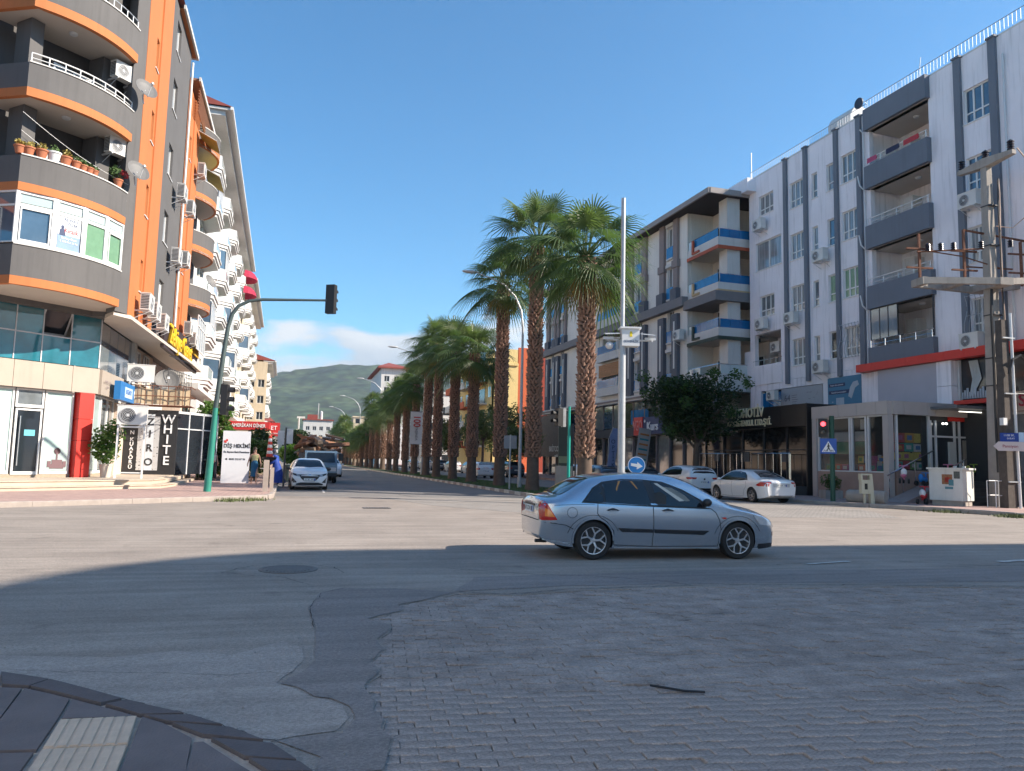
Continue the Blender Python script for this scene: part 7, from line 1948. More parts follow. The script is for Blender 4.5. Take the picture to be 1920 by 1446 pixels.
    for sg in (-1, 1): s.end([(sg * .34, .60), (sg * .62, .63), (sg * .58, .52), (sg * .36, .51)], head_lens, 'headlight', 1, .008)
    s.end([(-.3, .50), (.3, .50), (.26, .44), (-.26, .44)], trim_m, 'grille', 1, .008); s.end([(-.4, .36), (.4, .36), (.36, .26), (-.36, .26)], trim_m, 'lower_grille', 1, .008); s.plate(1, .40)
    s.mirror(.66, .90, trim_m)
    s.top_([(1.16, -.50), (1.27, -.5), (1.30, .0), (1.27, .5), (1.16, .50), (1.21, 0)], trim_m, 'cowl', .003)
    s.side([(1.72, .25), (2.10, .262), (2.08, .19), (1.72, .165)], trim_m, 'front_lip', .01, .06)
SILVER = dict(L=4.38, r=.315, rimf=.71, arch=.355, axles=(-1.31, 1.305),
    top=[(-2.19, .90), (-2.15, .99), (-2.05, 1.02), (-1.86, 1.055), (-1.6, 1.195), (-1.27, 1.345), (-.9, 1.405), (-.35, 1.432), (.1, 1.41), (.4, 1.345), (.75, 1.20), (1.15, 1.0), (1.32, .935), (1.75, .84), (2.0, .72), (2.12, .62), (2.19, .50)],
    belt=[(-2.19, .87), (-1.7, .945), (-1.2, .93), (0, .905), (.8, .87), (1.4, .80), (2.0, .64), (2.19, .46)],
    W=[(-2.19, .62), (-2.15, .71), (-2.05, .79), (-1.8, .84), (-1.3, .855), (0, .855), (1.4, .85), (1.8, .80), (2.0, .71), (2.12, .58), (2.19, .44)],
    bot=[(-2.19, .38), (-2.1, .30), (-1.9, .24), (-1.6, .20), (0, .18), (1.7, .18), (2.0, .19), (2.12, .21), (2.19, .30)], fit=fit_silver)
a_s = math.atan2(11.38 + .0 - 11.63, 7.37 - 4.81)
Car(SILVER, T(6.11, 12.36, 0) @ rotz(a_s * .6), 'silver four-door saloon crossing the junction in profile', paint_silver, name='moving_car')

# ---- generic fittings for the parked cars
def fit_generic(win, rs, ws, extra):
    def f(s, full):
        for i, w_ in enumerate(win): s.side(w_, car_glass, 'side_window', .006)
        s.top_(rs, car_glass, 'rear_windscreen'); s.top_(ws, car_glass, 'windscreen')
        extra(s)
    return f
def ex_wsedan(s):
    s.line([(-.95, .93), (-1.0, .72), (-.82, .52), (-.72, .25), (0, .22), (.98, .24), (1.05, .6), (1.0, .9)]); s.line([(.1, .93), (.15, .6), (.12, .24)])
    s.handle(-.62, .80, paint_white); s.handle(.38, .79, paint_white); s.mirror(1.0, .93, paint_white)
    s.side([(-2.28, .93), (-2.0, .93), (-1.70, .78), (-1.9, .74), (-2.2, .74)], red_lens, 'tail_lamp', .008, .06)
    for sg in (-1, 1): s.end([(sg * .52, .95), (sg * .84, .93), (sg * .84, .74), (sg * .66, .74), (sg * .64, .86), (sg * .52, .88)], red_lens, 'tail_lamp', -1, .008)
    s.end([(-.46, .88), (.46, .88), (.42, .72), (-.42, .72)], mat('lid_recess', (.45, .45, .46), .4), 'plate_recess', -1, .006); s.plate(-1, .79, 0, '07 KEK 182')
    s.end([(-.62, .36), (.62, .36), (.5, .25), (-.5, .25)], trim_m, 'rear_valance', -1, .006)
    s.end([(-.3, .935), (.3, .935), (.3, .925), (-.3, .925)], chrome, 'lid_lettering', -1, .01)
    s.end([(-.4, .6), (.4, .6), (.36, .42), (-.36, .42)], trim_m, 'grille', 1, .006)
WSEDAN = dict(L=4.63, r=.325, rimf=.68, arch=.365, axles=(-1.38, 1.40),
    top=[(-2.31, .90), (-2.24, 1.03), (-2.0, 1.09), (-1.75, 1.12), (-1.4, 1.25), (-.9, 1.40), (-.4, 1.465), (.1, 1.47), (.5, 1.43), (.9, 1.27), (1.3, 1.07), (1.5, 1.0), (2.0, .86), (2.22, .72), (2.31, .6)],
    belt=[(-2.31, .86), (-1.9, 1.0), (-1.2, .99), (0, .955), (1.2, .92), (1.7, .84), (2.31, .56)],
    W=[(-2.31, .74), (-2.2, .84), (-1.9, .91), (-1.4, .925), (0, .92), (1.4, .915), (1.9, .85), (2.2, .68), (2.31, .5)],
    bot=[(-2.31, .34), (-2.2, .26), (-1.8, .2), (0, .18), (1.8, .18), (2.2, .2), (2.31, .3)],
    fit=fit_generic([[(-1.10, 1.0), (-.93, 1.22), (-.7, 1.33), (-.3, 1.375), (.1, 1.375), (.45, 1.335), (.85, 1.16), (1.07, .96), (.4, .945), (-.6, .96)]],
        [(-.95, -.48), (-.92, 0), (-.95, .48), (-1.65, .60), (-1.74, 0), (-1.65, -.60)], [(.58, -.5), (.62, 0), (.58, .5), (1.25, .66), (1.38, 0), (1.25, -.66)], ex_wsedan))
aT = R(90 + 1.15)
Car(WSEDAN, T(20.55, 31.0, 0) @ rotz(aT + R(1)), 'white saloon parked by the black showroom, nearest car of the right row', paint_white, 'cars parked along the right kerb')
def ex_suv(s):
    s.line([(-.95, .98), (-.98, .75), (-.8, .55), (-.7, .3), (0, .27), (.98, .3), (1.03, .95)]); s.line([(.08, .98), (.1, .3)]); s.handle(-.6, .88, s.paint); s.handle(.35, .88, s.paint); s.mirror(.98, 1.0, s.paint)
    s.side([(-2.12, .98), (-1.82, .98), (-1.75, .93), (-1.86, .86), (-2.12, .86)], red_lens, 'tail_lamp', .008, .06)
    for sg in (-1, 1): s.end([(sg * .45, .96), (sg * .80, .98), (sg * .80, .86), (sg * .5, .87)], red_lens, 'tail_lamp', -1, .008)
    s.side([(-2.1, .42), (-1.72, .36), (-1.72, .22), (-2.08, .22)], trim_m, 'bumper_cladding', .008, .07); s.end([(-.78, .46), (-.5, .4), (.5, .4), (.78, .46), (.74, .25), (-.74, .25)], trim_m, 'bumper_cladding', -1, .006)
    s.end([(-.74, .66), (-.5, .66), (-.44, .58), (-.66, .56)], trim_m, 'bumper_vent', -1, .009)
    for sg in (-1, 1): s.side([(-.68, .34), (.98, .34), (.98, .2), (-.68, .2)], trim_m, 'sill_cladding', .006, .12, (sg,))
    s.plate(-1, .72, 0, '07 BNK 64'); s.end([(-.05, .92), (.05, .92), (.05, .83), (-.05, .83)], trim_m, 'badge', -1, .01)
SUV = dict(L=4.25, r=.34, rimf=.68, arch=.39, axles=(-1.28, 1.31),
    top=[(-2.125, .95), (-2.08, 1.15), (-1.98, 1.32), (-1.75, 1.50), (-1.3, 1.57), (-.4, 1.60), (.2, 1.57), (.55, 1.47), (.95, 1.25), (1.2, 1.12), (1.5, 1.06), (1.95, .95), (2.08, .82), (2.125, .66)],
    belt=[(-2.125, .9), (-1.9, 1.07), (-1.2, 1.07), (0, 1.03), (1.1, 1.0), (1.6, .93), (2.125, .6)],
    W=[(-2.125, .78), (-2.0, .87), (-1.6, .91), (0, .91), (1.5, .9), (1.9, .82), (2.08, .68), (2.125, .55)],
    bot=[(-2.125, .4), (-2.0, .28), (-1.5, .22), (0, .2), (1.7, .2), (2.0, .24), (2.125, .35)],
    fit=fit_generic([[(-1.22, 1.1), (-1.15, 1.36), (-.9, 1.46), (-.3, 1.50), (.2, 1.475), (.5, 1.39), (.85, 1.2), (1.02, 1.05), (.3, 1.035), (-.8, 1.06)]],
        [(-1.80, -.55), (-1.80, .55), (-2.05, .68), (-2.07, 0), (-2.05, -.68)], [(.5, -.55), (.54, 0), (.5, .55), (1.1, .7), (1.2, 0), (1.1, -.7)], ex_suv))
Car(SUV, T(20.75, 37.6, 0) @ rotz(aT), 'white compact SUV parked in front of the white saloon', paint_white, 'cars parked along the right kerb')
# ---- the white hatchback facing the camera on the left
def ex_hatch(s):
    s.line([(-.8, .92), (-.8, .5), (-.6, .25), (0, .22), (.95, .24), (1.0, .88)]); s.line([(.1, .92), (.12, .24)]); s.handle(-.5, .82, trim_m); s.handle(.35, .8, trim_m); s.mirror(.92, .93, trim_m)
    # face: slim headlamps joined by a black grille, arrow-shaped corners
    for sg in (-1, 1):
        s.end([(sg * .36, .70), (sg * .78, .80), (sg * .80, .74), (sg * .62, .66), (sg * .42, .63)], trim_m, 'headlight_housing', 1, .008)
        s.end([(sg * .44, .69), (sg * .60, .735), (sg * .60, .68), (sg * .46, .66)], head_lens, 'headlight', 1, .013)
        s.end([(sg * .56, .36), (sg * .80, .62), (sg * .82, .34)], trim_m, 'corner_vent', 1, .009)
        s.side([(1.72, .82), (2.02, .72), (2.0, .66), (1.78, .74)], trim_m, 'headlight_housing', .008, .05)
    s.end([(-.44, .64), (-.36, .66), (.36, .66), (.44, .64), (.40, .56), (.24, .42), (-.24, .42), (-.40, .56)], trim_m, 'grille', 1, .009)
    s.end([(-.62, .30), (-.4, .36), (.4, .36), (.62, .30), (.6, .24), (-.6, .24)], trim_m, 'lower_grille', 1, .008)
    s.end([(-.6, .345), (-.38, .395), (.38, .395), (.6, .345), (.6, .36), (.38, .41), (-.38, .41), (-.6, .36)], paint_white, 'bumper_blade', 1, .02)
    s.end([(-.055, .74), (.055, .74), (.055, .70), (-.055, .70)], chrome, 'badge', 1, .012)
    s.plate(1, .50, 0, '07 BT 495')
    s.side([(-2.0, .95), (-1.8, .95), (-1.75, .85), (-2.0, .8)], red_lens, 'tail_lamp', .008, .06)
HATCH = dict(L=4.04, r=.31, rimf=.68, arch=.35, axles=(-1.3, 1.28),
    top=[(-2.02, .9), (-1.95, 1.12), (-1.75, 1.32), (-1.4, 1.42), (-.8, 1.47), (-.1, 1.485), (.3, 1.44), (.65, 1.31), (1.0, 1.13), (1.2, 1.04), (1.5, .98), (1.85, .87), (1.96, .78), (2.02, .66)],
    belt=[(-2.02, .86), (-1.8, .98), (0, .95), (1.1, .93), (1.5, .88), (1.85, .78), (2.02, .6)],
    W=[(-2.02, .72), (-1.85, .82), (-1.4, .875), (0, .88), (1.35, .875), (1.75, .85), (1.95, .80), (2.02, .70)],
    bot=[(-2.02, .36), (-1.85, .24), (0, .18), (1.7, .17), (1.95, .19), (2.02, .26)],
    fit=fit_generic([[(-1.15, .98), (-1.0, 1.28), (-.6, 1.37), (0, 1.395), (.3, 1.34), (.7, 1.15), (.95, .97), (.2, .95)]],
        [(-1.5, -.5), (-1.5, .5), (-1.88, .6), (-1.88, -.6)], [(.40, -.52), (.44, 0), (.40, .52), (1.02, .68), (1.16, 0), (1.02, -.68)], ex_hatch))
Car(HATCH, T(.55, 38.6, 0) @ rotz(R(-88)), 'white hatchback facing the junction by the left kerb', paint_white, 'vehicles by the left kerb')
# ---- small far cars: copies of two plain types
def ex_plain(s):
    s.line([(-.85, .93), (-.85, .5), (-.6, .25), (.95, .25), (1.0, .9)]); s.line([(.08, .93), (.1, .25)]); s.mirror(.95, .93, s.paint)
    s.side([(-2.05, .95), (-1.85, .92), (-1.8, .78), (-2.05, .75)], red_lens, 'tail_lamp', .008, .07)
    for sg in (-1, 1):
        s.end([(sg * .5, .93), (sg * .78, .93), (sg * .78, .76), (sg * .55, .76)], red_lens, 'tail_lamp', -1, .008); s.end([(sg * .4, .72), (sg * .74, .76), (sg * .7, .62), (sg * .42, .6)], head_lens, 'headlight', 1, .008)
    s.end([(-.36, .66), (.36, .66), (.3, .5), (-.3, .5)], trim_m, 'grille', 1, .008); s.plate(1, .42); s.plate(-1, .65)
PLAIN = dict(HATCH); PLAIN['fit'] = fit_generic([[(-1.15, .98), (-1.0, 1.28), (-.6, 1.37), (0, 1.395), (.3, 1.34), (.7, 1.15), (.95, .97), (.2, .95)]],
        [(-1.5, -.5), (-1.5, .5), (-1.88, .6), (-1.88, -.6)], [(.40, -.52), (.44, 0), (.40, .52), (1.02, .68), (1.16, 0), (1.02, -.68)], ex_plain)
gR = 'cars parked along the right kerb'
pw = Car(PLAIN, T(20.6, 53.5, 0) @ rotz(aT + R(4)), 'white hatchback parked just right of the second palm trunk', paint_white, gR)
pg = Car(dict(SUV), T(20.4, 72, 0) @ rotz(aT + R(3)), 'dark grey SUV seen between the third and fourth palm trunks', paint_grey, gR)
pb = Car(PLAIN, T(20.9, 44.3, 0) @ rotz(aT), 'dark blue-grey hatchback with red lamps behind the round arrow sign', paint_grey, gR)
for x, y, src, l in ((20.3, 79.5, pw, 'white car between the fourth and fifth palm trunks'), (20.1, 88, pw, 'white car further back between palm trunks'), (19.7, 97, pw, 'small white car low between the far trunks'),
                     (19.5, 106, pg, 'dark SUV far back in the right row'), (19.3, 116, pw, 'tiny white car seen between distant trunks'), (18.9, 127, pw, 'farthest white car in the right row'), (20.4, 49.0, pb, 'dark hatchback behind the second palm'), (16.2, 67, pw, 'white car driving behind the median')):
    c = dup(src.o, T(x, y, 0) @ rotz(aT + rnd.uniform(-.03, .03)), l, gR)
pwd = dup(pw.o, T(2.6, 63, 0) @ rotz(R(-88.5)), 'white car following the loaded truck', 'vehicles by the left kerb')
# ---- loaded flatbed truck behind the hatchback
tk = thing('loaded_truck', 'blue-grey flatbed truck piled high with wooden scrap', 'truck', T(1.35, 49.5, 0) @ rotz(R(-89)))
tkw = WM[tk.name]; tkp = mat('truck_paint', (.10, .15, .20), .35, coat=.8, var=.05)
b = MB()
prof = [(1.4, .5), (3.15, .5), (3.2, .62), (3.15, 1.1), (3.0, 1.25), (2.75, 1.84), (2.55, 1.93), (1.45, 1.93)]
b.plate(prof, -.95, .95); b.build('cab', tkp, tk)
b = MB(); b.quad((3.035, -.82, 1.27), (3.035, .82, 1.27), (2.80, .78, 1.82), (2.80, -.78, 1.82)); b.build('windscreen', car_glass, tk)
for sg in (-1, 1):
    b = MB(); b.plate([(1.7, 1.25), (2.85, 1.25), (2.65, 1.8), (1.7, 1.8)], sg * .952, sg * .958); b.build('side_window', car_glass, tk)
    b = MB(); b.box(3.18, 3.22, sg * .55, sg * .88, .72, .95); b.build('headlight', head_lens, tk)
    b = MB(); b.box(2.75, 2.85, sg * 1.02, sg * 1.3, 1.35, 1.8); b.tube([(2.8, sg * .95, 1.6), (2.8, sg * 1.05, 1.6)], .02, 5); b.build('mirror', trim_m, tk)
b = MB(); b.box(3.1, 3.28, -.95, .95, .42, .62); b.build('bumper', trim_m, tk)
b = MB(); b.box(3.17, 3.21, -.5, .5, .75, .95); b.build('grille', trim_m, tk)
b = MB(); b.box(-3.2, 1.3, -1.0, 1.0, .95, 1.1); b.box(-3.1, 1.4, -.4, .4, .6, .94); b.build('flatbed', dark_metal, tk)
for i in range(5):
    for sg in (-1, 1):
        b = MB(); b.box(-3.2, 1.3, sg * 1.0, sg * 1.04, 1.12 + i * .18, 1.27 + i * .18); b.build('side_board', mat('wood_board', (.20, .10, .06), .85, var=.3, vs_=5), tk)
for x, sg in ((2.35, 1), (2.35, -1), (-1.9, 1), (-1.9, -1)):
    b = MB(); b.lathe([(.25, -.12), (.38, -.12), (.42, -.08), (.42, .08), (.38, .12), (.25, .12), (0, .05)], 24, axis='y', c=(x, sg * .85, .42)); b.build('wheel', tyre_m, tk, None, 30)
ld_ = thing('scrap_load', 'heap of brown boards, frames and sacks on the truck bed', 'load', tkw @ T(-.9, 0, 1.1))
rr = random.Random(9)
wm = [mat('scrap_brown', (.24, .12, .07), .85, var=.3), mat('scrap_grey', (.35, .35, .36), .7, var=.2), mat('scrap_pale', (.36, .26, .18), .85, var=.2)]
for i in range(90):
    Mb = WM[ld_.name] @ T(rr.uniform(-1.9, 1.9), rr.uniform(-.9, .9), rr.uniform(.1, 1.75)) @ rotz(rr.uniform(0, 3)) @ Matrix.Rotation(rr.uniform(-.6, .6), 4, 'X') @ Matrix.Rotation(rr.uniform(-.5, .5), 4, 'Y')
    b = MB(); b.box(-rr.uniform(.4, .95), rr.uniform(.4, .95), -rr.uniform(.03, .35), .05, -rr.uniform(.03, .2), .05); b.build('board', rr.choice(wm + wm[:1]), ld_, Mb)
# ================================================================= STREET FURNITURE
# ---- curved signal mast on the left pavement
g = thing('signal_mast', 'leaning green traffic signal mast with a long curved arm over the road', 'traffic light', T(-3.23, 30.8, .15))
pth = [(0, 0, 0), (.06, 0, 1.6), (.12, 0, 3.2)]
b = MB(); b.tube(pth, [.14, .12, .10], 12); b.build('lower_pole', green_paint, g, None, 40)
b = MB(); b.tube([(.12, 0, 3.2), (.27, 0, 5.2), (.38, 0, 6.4), (.5, 0, 6.9), (.72, 0, 7.25), (1.1, 0, 7.48), (1.6, 0, 7.58), (3.0, 0, 7.68), (4.2, 0, 7.76)], [.10, .09, .08, .075, .07, .065, .06, .05, .045], 10); b.build('curved_arm', mat('aged_green_grey', (.07, .10, .10), .6, .2, var=.2), g, None, 40)
def signal_head(parent, M, lit=None, n=3, back=True):
    h = .36 * n + .1
    b = MB(); b.box(-.19, .19, -.12, .12, 0, h); b.build('housing', mat('signal_black', (.02, .02, .022), .5), parent, M)
    b = MB()
    for i in range(n):
        z = .22 + i * .36; P = [(.14 * math.cos(R(a)), .14 * math.sin(R(a))) for a in range(-20, 201, 20)]
        for k in range(len(P) - 1):
            (x0, z0), (x1, z1) = P[k], P[k + 1]; b.add([(x0, -.12, z + z0), (x1, -.12, z + z1), (x1, -.34, z + z1), (x0, -.34, z + z0), (x0 * .93, -.12, z + z0 * .93), (x1 * .93, -.12, z + z1 * .93), (x1 * .93, -.34, z + z1 * .93), (x0 * .93, -.34, z + z0 * .93)], [(0, 1, 2, 3), (5, 4, 7, 6), (3, 2, 6, 7)])
    b.build('visor', mat('signal_black'), parent, M)
    for i in range(n):
        b = MB(); b.lathe([(.0, -.14), (.10, -.13), (.105, -.12)], 18, axis='y', c=(0, 0, .22 + i * .36))
        m_ = mat('lens_lit_red', (.9, .05, .05), .3, var=0, emit=(1, .06, .08), es=2.2) if lit == i else mat('lens_dark', (.05, .05, .05), .2, var=0)
        b.build('lens', m_, parent, M)
W = WM[g.name]
signal_head(g, W @ T(4.24, 0, 7.22) @ rotz(R(150)))
signal_head(g, W @ T(.42, .1, 4.15 - 1.2) @ rotz(R(80)))
b = MB(); b.tube([(.13, 0, 3.3), (.42, .1, 3.5)], .025, 6); b.tube([(.13, 0, 4.1), (.42, .1, 4.0)], .025, 6); b.tube([(.14, .05, 3.0), (.34, .02, 4.4), (.22, .0, 4.7)], .012, 4); b.build('bracket', dark_metal, g)

# ---- white totem
o = thing('totem_sign', 'white free-standing dentist totem on the left pavement', 'sign', frame(-2.98, 40.4, .15, 6))
b = MB(); b.box(-.66, .66, -.12, .12, 0, 2.62); b.build('panel', mat('totem_white', (.62, .63, .66), .4, var=.03), o)
letters('DİŞ HEKİMİ', .265, tblack, o, WM[o.name] @ T(.02, -.13, 1.86), .004, bold=.012, ax=.85); letters('Dt. Bayram Berk Demirkıran', .135, tblack, o, WM[o.name] @ T(.02, -.13, 1.56), .003, bold=.006, ax=.78); letters('0535 232 07 70', .12, tblack, o, WM[o.name] @ T(.06, -.13, 1.2), .003, bold=.005)
b = MB(); b.lathe([(0, -.01), (.05, 0)], 12, axis='y', c=(-.45, -.125, 1.2)); b.build('phone_mark', tblack, o)
b = MB(); b.box(-.6, -.48, -.135, -.121, 2.02, 2.14); b.box(-.5, -.42, -.135, -.121, 2.1, 2.2); b.build('red_mark', tred, o)
# ---- beige post and striped ornament
o = thing('stone_post', 'beige square post at the corner of the left kerb', 'post', T(-1.15, 31.4, .15))
b = MB(); b.box(-.1, .1, -.1, .1, 0, 1.25); b.box(.16, .3, .0, .14, 0, .95); b.build('shaft', mat('post_beige', (.40, .33, .28), .8, var=.12), o)
o = thing('striped_ornament', 'red and white striped cone ornament on a black bowl above the beige post', 'ornament', T(-1.3, 38.6, .15))
b = MB(); b.tube([(0, 0, 0), (0, 0, 1.1)], .05, 8); b.lathe([(.05, 1.1), (.32, 1.25), (.34, 1.35), (.0, 1.36)], 16); b.build('bowl_stand', black_m, o)
for i in range(7):
    b = MB(); r0, r1 = .15 - i * .012, .145 - (i + 1) * .012; b.lathe([(r0, 1.36 + i * .15), (r0 * 1.05, 1.43 + i * .15), (r1, 1.51 + i * .15)], 12); b.build('ring', [mat('ring_red', (.6, .05, .03), .5), white_pvc][i % 2], o)
o = thing('road_sign', 'grey back of two small road signs on a dark pole beside the white hatchback', 'road sign', T(-.55, 36.6, .15))
b = MB(); b.tube([(0, 0, 0), (0, 0, 2.75)], .045, 8); b.build('pole', dark_metal, o)
b = MB(); b.box(.03, .32, -.02, .0, 2.0, 2.7); b.box(-.36, -.06, .0, .02, 1.95, 2.6); b.build('plate', galv, o)
# litter bin, chairs in front of the hedge
o = thing('litter_bin', 'grey-green litter bin beside the road sign pole', 'bin', T(-.35, 45, .15))
b = MB(); b.lathe([(.24, 0), (.28, .9), (.30, .92), (.0, .98)], 16); b.build('barrel', mat('bin_grey_green', (.12, .16, .14), .6), o)
# restaurant canopy, red signs
o = thing('restaurant_kiosk', 'red restaurant fascia with white letters above the bushes', 'restaurant sign', frame(-5.1, 56, 0, 0))
b = MB(); b.box(0, 3.1, 0, 6, 3.35, 3.95); b.build('fascia', mat('fascia_red', (.50, .03, .03), .5), o)
b = MB(); b.box(.05, 3.15, .05, 6, 2.95, 3.34); b.box(.1, .3, .2, .4, .1, 2.95); b.box(2.8, 3.0, .2, .4, .1, 2.95); b.box(.1, 3.0, 4, 5.8, .1, 2.94); b.build('kiosk_body', cream_wall, o)
letters('THE AMERİKAN DİNER', .34, twhite, o, WM[o.name] @ T(1.4, -.02, 3.65), .01, bold=.008, ax=.8)
o = thing('red_box_sign', 'square red box sign with white marks over stacked white plates', 'sign', frame(-1.75, 58, 0, 0))
b = MB(); b.box(-.42, .42, 0, .3, 3.0, 4.0); b.build('red_box', mat('fascia_red'), o)
b = MB(); b.tube([(-.25, .15, .15), (-.25, .15, 3.0)], .06, 8); b.build('pole', dark_metal, o)
b = MB()
for z in (2.55, 2.15, 1.75): b.box(-.36, .36, .05, .15, z, z + .28)
b.build('plates', white_pvc, o); letters('ET', .42, twhite, o, WM[o.name] @ T(0, -.02, 3.6), .01, bold=.01); letters('RESTORAN', .15, twhite, o, WM[o.name] @ T(0, -.02, 3.2), .01)
o = thing('pharmacy_front', 'white shop banner and small green awning at the foot of the white block', 'shop sign', frame(-7.35, 57.0, 0, 90))
b = MB(); b.box(0, 5.5, -.3, .1, 3.2, 5.4); b.build('white_banner', white_pvc, o)
b = MB(); b.plate([(1, 2.4), (4.4, 2.4), (4.4, 3.15), (1, 3.15)], -.9, -.3); b.build('green_awning', mat('awning_green', (.01, .30, .16), .7), o)
letters('ÇİÇEK', .9, tblack, o, WM[o.name] @ T(2.6, -.32, 4.3), .01, bold=.02)
o = thing('cafe_set', 'small round table with chrome leg on the pavement behind the woman', 'table', T(-1.55, 41.5, .15))
b = MB(); b.lathe([(.0, .72), (.3, .72), (.3, .75), (0, .76)], 18); b.build('table_top', white_pvc, o); b = MB(); b.tube([(0, 0, 0), (0, 0, .72)], .03, 6); b.lathe([(.22, 0), (.2, .03), (.0, .05)], 12); b.build('leg', chrome, o)
o = thing('white_flagpole', 'thin white pole with small cap far up the left kerb', 'pole', T(.0, 120, 0))
b = MB(); b.tube([(0, 0, 0), (0, 0, 7.5)], .12, 8); b.box(-.3, .9, -.05, .05, 7.4, 7.7); b.build('shaft', white_paint, o)

# ---- street lamps on the median
LMP = thing('street_lamp', 'lamp', 'street lamp', I4, 'street lamps along the median')
b = MB(); b.tube([(0, 0, 0), (0, 0, .6)], .13, 10); b.tube([(0, 0, .6), (0, 0, 6), (0, 0, 9.2)], [.10, .085, .065], 10); b.build('pole', galv, LMP, None, 40)
b = MB(); b.tube([(0, 0, 9.2), (-.12, 0, 10.2), (-.5, 0, 11.0), (-1.2, 0, 11.65), (-2.1, 0, 12.0), (-2.75, 0, 12.15)], [.065, .06, .055, .05, .045, .04], 8); b.build('arm', galv, LMP, None, 40)
b = MB(); b.ball((-3.2, 0, 12.22), .5, 8, sq=(1.0, .32, .2)); b.build('lamp_head', mat('lamp_head_grey', (.5, .5, .5), .4, .2), LMP, None, 60)
for i, (y, l) in enumerate(((41.0, 'first street lamp, head left of the tall palms'), (72.0, 'second street lamp, carrying the white banner'), (103, 'third street lamp, thin arm against the hills'), (134, 'fourth street lamp up the median'), (165, 'fifth and smallest street lamp'))):
    M_ = T(12.42 - .02 * (y - 31), y, .1)
    if i == 0: move(LMP, M_); LMP['label'] = l
    else: dup(LMP, M_, l)
o = thing('hanging_banner', 'white vertical banner with red number 100 on the second lamp post', 'banner', T(11.55, 71.9, 0))
b = MB()
for i in range(6):
    z0, z1 = 3.0 + i * .52, 3.0 + (i + 1) * .52; y0, y1 = .05 * math.sin(i * 1.1), .05 * math.sin((i + 1) * 1.1)
    b.quad((-1.22, y0, z0), (-.05, y0, z0), (-.05, y1, z1), (-1.22, y1, z1))
b.build('cloth', mat('banner_white', (.68, .68, .68), .8, var=.06), o)
b = MB(); b.tube([(-1.25, 0, 6.12), (.0, 0, 6.12)], .03, 6); b.tube([(-1.25, 0, 3.0), (.0, 0, 3.0)], .03, 6); b.build('rod', galv, o)
letters('100', .95, tred, o, WM[o.name] @ T(-.62, -.08, 5.2) @ Matrix.Rotation(R(90), 4, 'Y'), .006, bold=.03, ax=.8)
letters('YAŞINDA', .3, mat('print_grey', (.2, .2, .22), .7, var=0), o, WM[o.name] @ T(-.62, -.09, 4.0) @ Matrix.Rotation(R(90), 4, 'Y'), .004, bold=.01)

# ---- tall camera pole in the median nose
o = thing('camera_pole', 'tall grey camera pole with a white cabinet box and small panels', 'camera pole', T(11.75, 26.05, .1))
b = MB(); b.tube([(0, 0, 0), (0, 0, 6.2)], .14, 12); b.build('lower_shaft', galv, o, None, 40)
b = MB(); b.tube([(0, 0, 6.2), (0, 0, 11.8)], .085, 10); b.build('upper_shaft', galv, o, None, 40)
bx = WM[o.name] @ rotz(R(-14))
b = MB(); b.box(-.05, .62, -.22, .22, 5.95, 6.6); b.box(-.12, .68, -.28, .28, 6.61, 6.68); b.build('cabinet', white_pvc, o, bx)
letters('GÜVENLİK', .115, tnavy, o, bx @ T(.29, -.225, 6.12), .002, bold=.003); b = MB(); b.box(.24, .34, -.228, -.221, 6.3, 6.44); b.ball((.29, -.225, 6.47), .045, 5, sq=(1, .1, 1)); b.build('emblem', mat('emblem_yellow', (.8, .6, .02), .5), o, bx)
for sx in (-1, 1):
    b = MB(); x0 = -.15 if sx < 0 else .66; b.add([(x0, -.3, 6.42), (x0 + sx * .55, -.3, 6.38), (x0 + sx * .55, .3, 6.5), (x0, .3, 6.54), (x0, -.3, 6.39), (x0 + sx * .55, -.3, 6.35), (x0 + sx * .55, .3, 6.47), (x0, .3, 6.51)], [(0, 1, 2, 3), (7, 6, 5, 4), (0, 4, 5, 1)]); b.tube([(x0, 0, 6.2), (x0 + sx * .4, 0, 6.2), (x0 + sx * .45, -.2, 6.15)], .035, 6); b.box(x0 + sx * .2, x0 + sx * .6, -.12, .02, 6.2, 6.3); b.build('side_panel', lightgrey, o, bx)
b = MB(); b.ball((-.5, 0, 5.98), .15, 8, sq=(1, 1, 1)); b.tube([(-.5, 0, 6.0), (-.5, 0, 6.25), (0, 0, 6.3)], .03, 6); b.build('dome_camera', lightgrey, o, bx)
# green pole with a signal head seen from the side
o = thing('signal_post', 'bright green signal post left of the first palm', 'traffic light', T(11.95, 32.3, .1))
b = MB(); b.tube([(0, 0, 0), (0, 0, 2.7)], .075, 10); b.tube([(0, 0, 2.7), (0, 0, 4.05)], .058, 10); b.build('pole', mat('fresh_green_paint', (.01, .33, .27), .45), o, None, 40)
b = MB(); b.box(-.34, -.2, -.13, .13, 3.1, 3.95); b.build('signal_back', galv, o); signal_head(o, WM[o.name] @ T(-.52, 0, 3.12) @ rotz(R(-80)), None, 2)
# round arrow sign
o = thing('arrow_sign', 'round blue sign with a white arrow pointing right', 'road sign', T(12.83, 27.0, .1))
b = MB(); b.tube([(0, .03, 0), (0, .03, 1.75)], .035, 8); b.build('pole', galv, o)
Ma = WM[o.name] @ T(0, 0, 1.44) @ rotz(R(-22))
b = MB(); b.lathe([(0, -.012), (.335, -.012), (.34, 0), (.34, .006), (0, .006)], 40, axis='y'); b.build('disc', mat('sign_blue', (.01, .20, .56), .4, var=.03), o, Ma)
b = MB(); b.lathe([(.315, -.0145), (.337, -.0145), (.337, -.013), (.315, -.013)], 40, axis='y', caps=False)
b.plate([(-.22, .065), (.02, .05), (.02, .13), (.24, -.02), (.02, -.16), (.02, -.07), (-.22, -.045)], -.018, -.013); b.build('white_arrow', twhite, o, Ma @ Matrix.Rotation(R(5), 4, 'Y'))
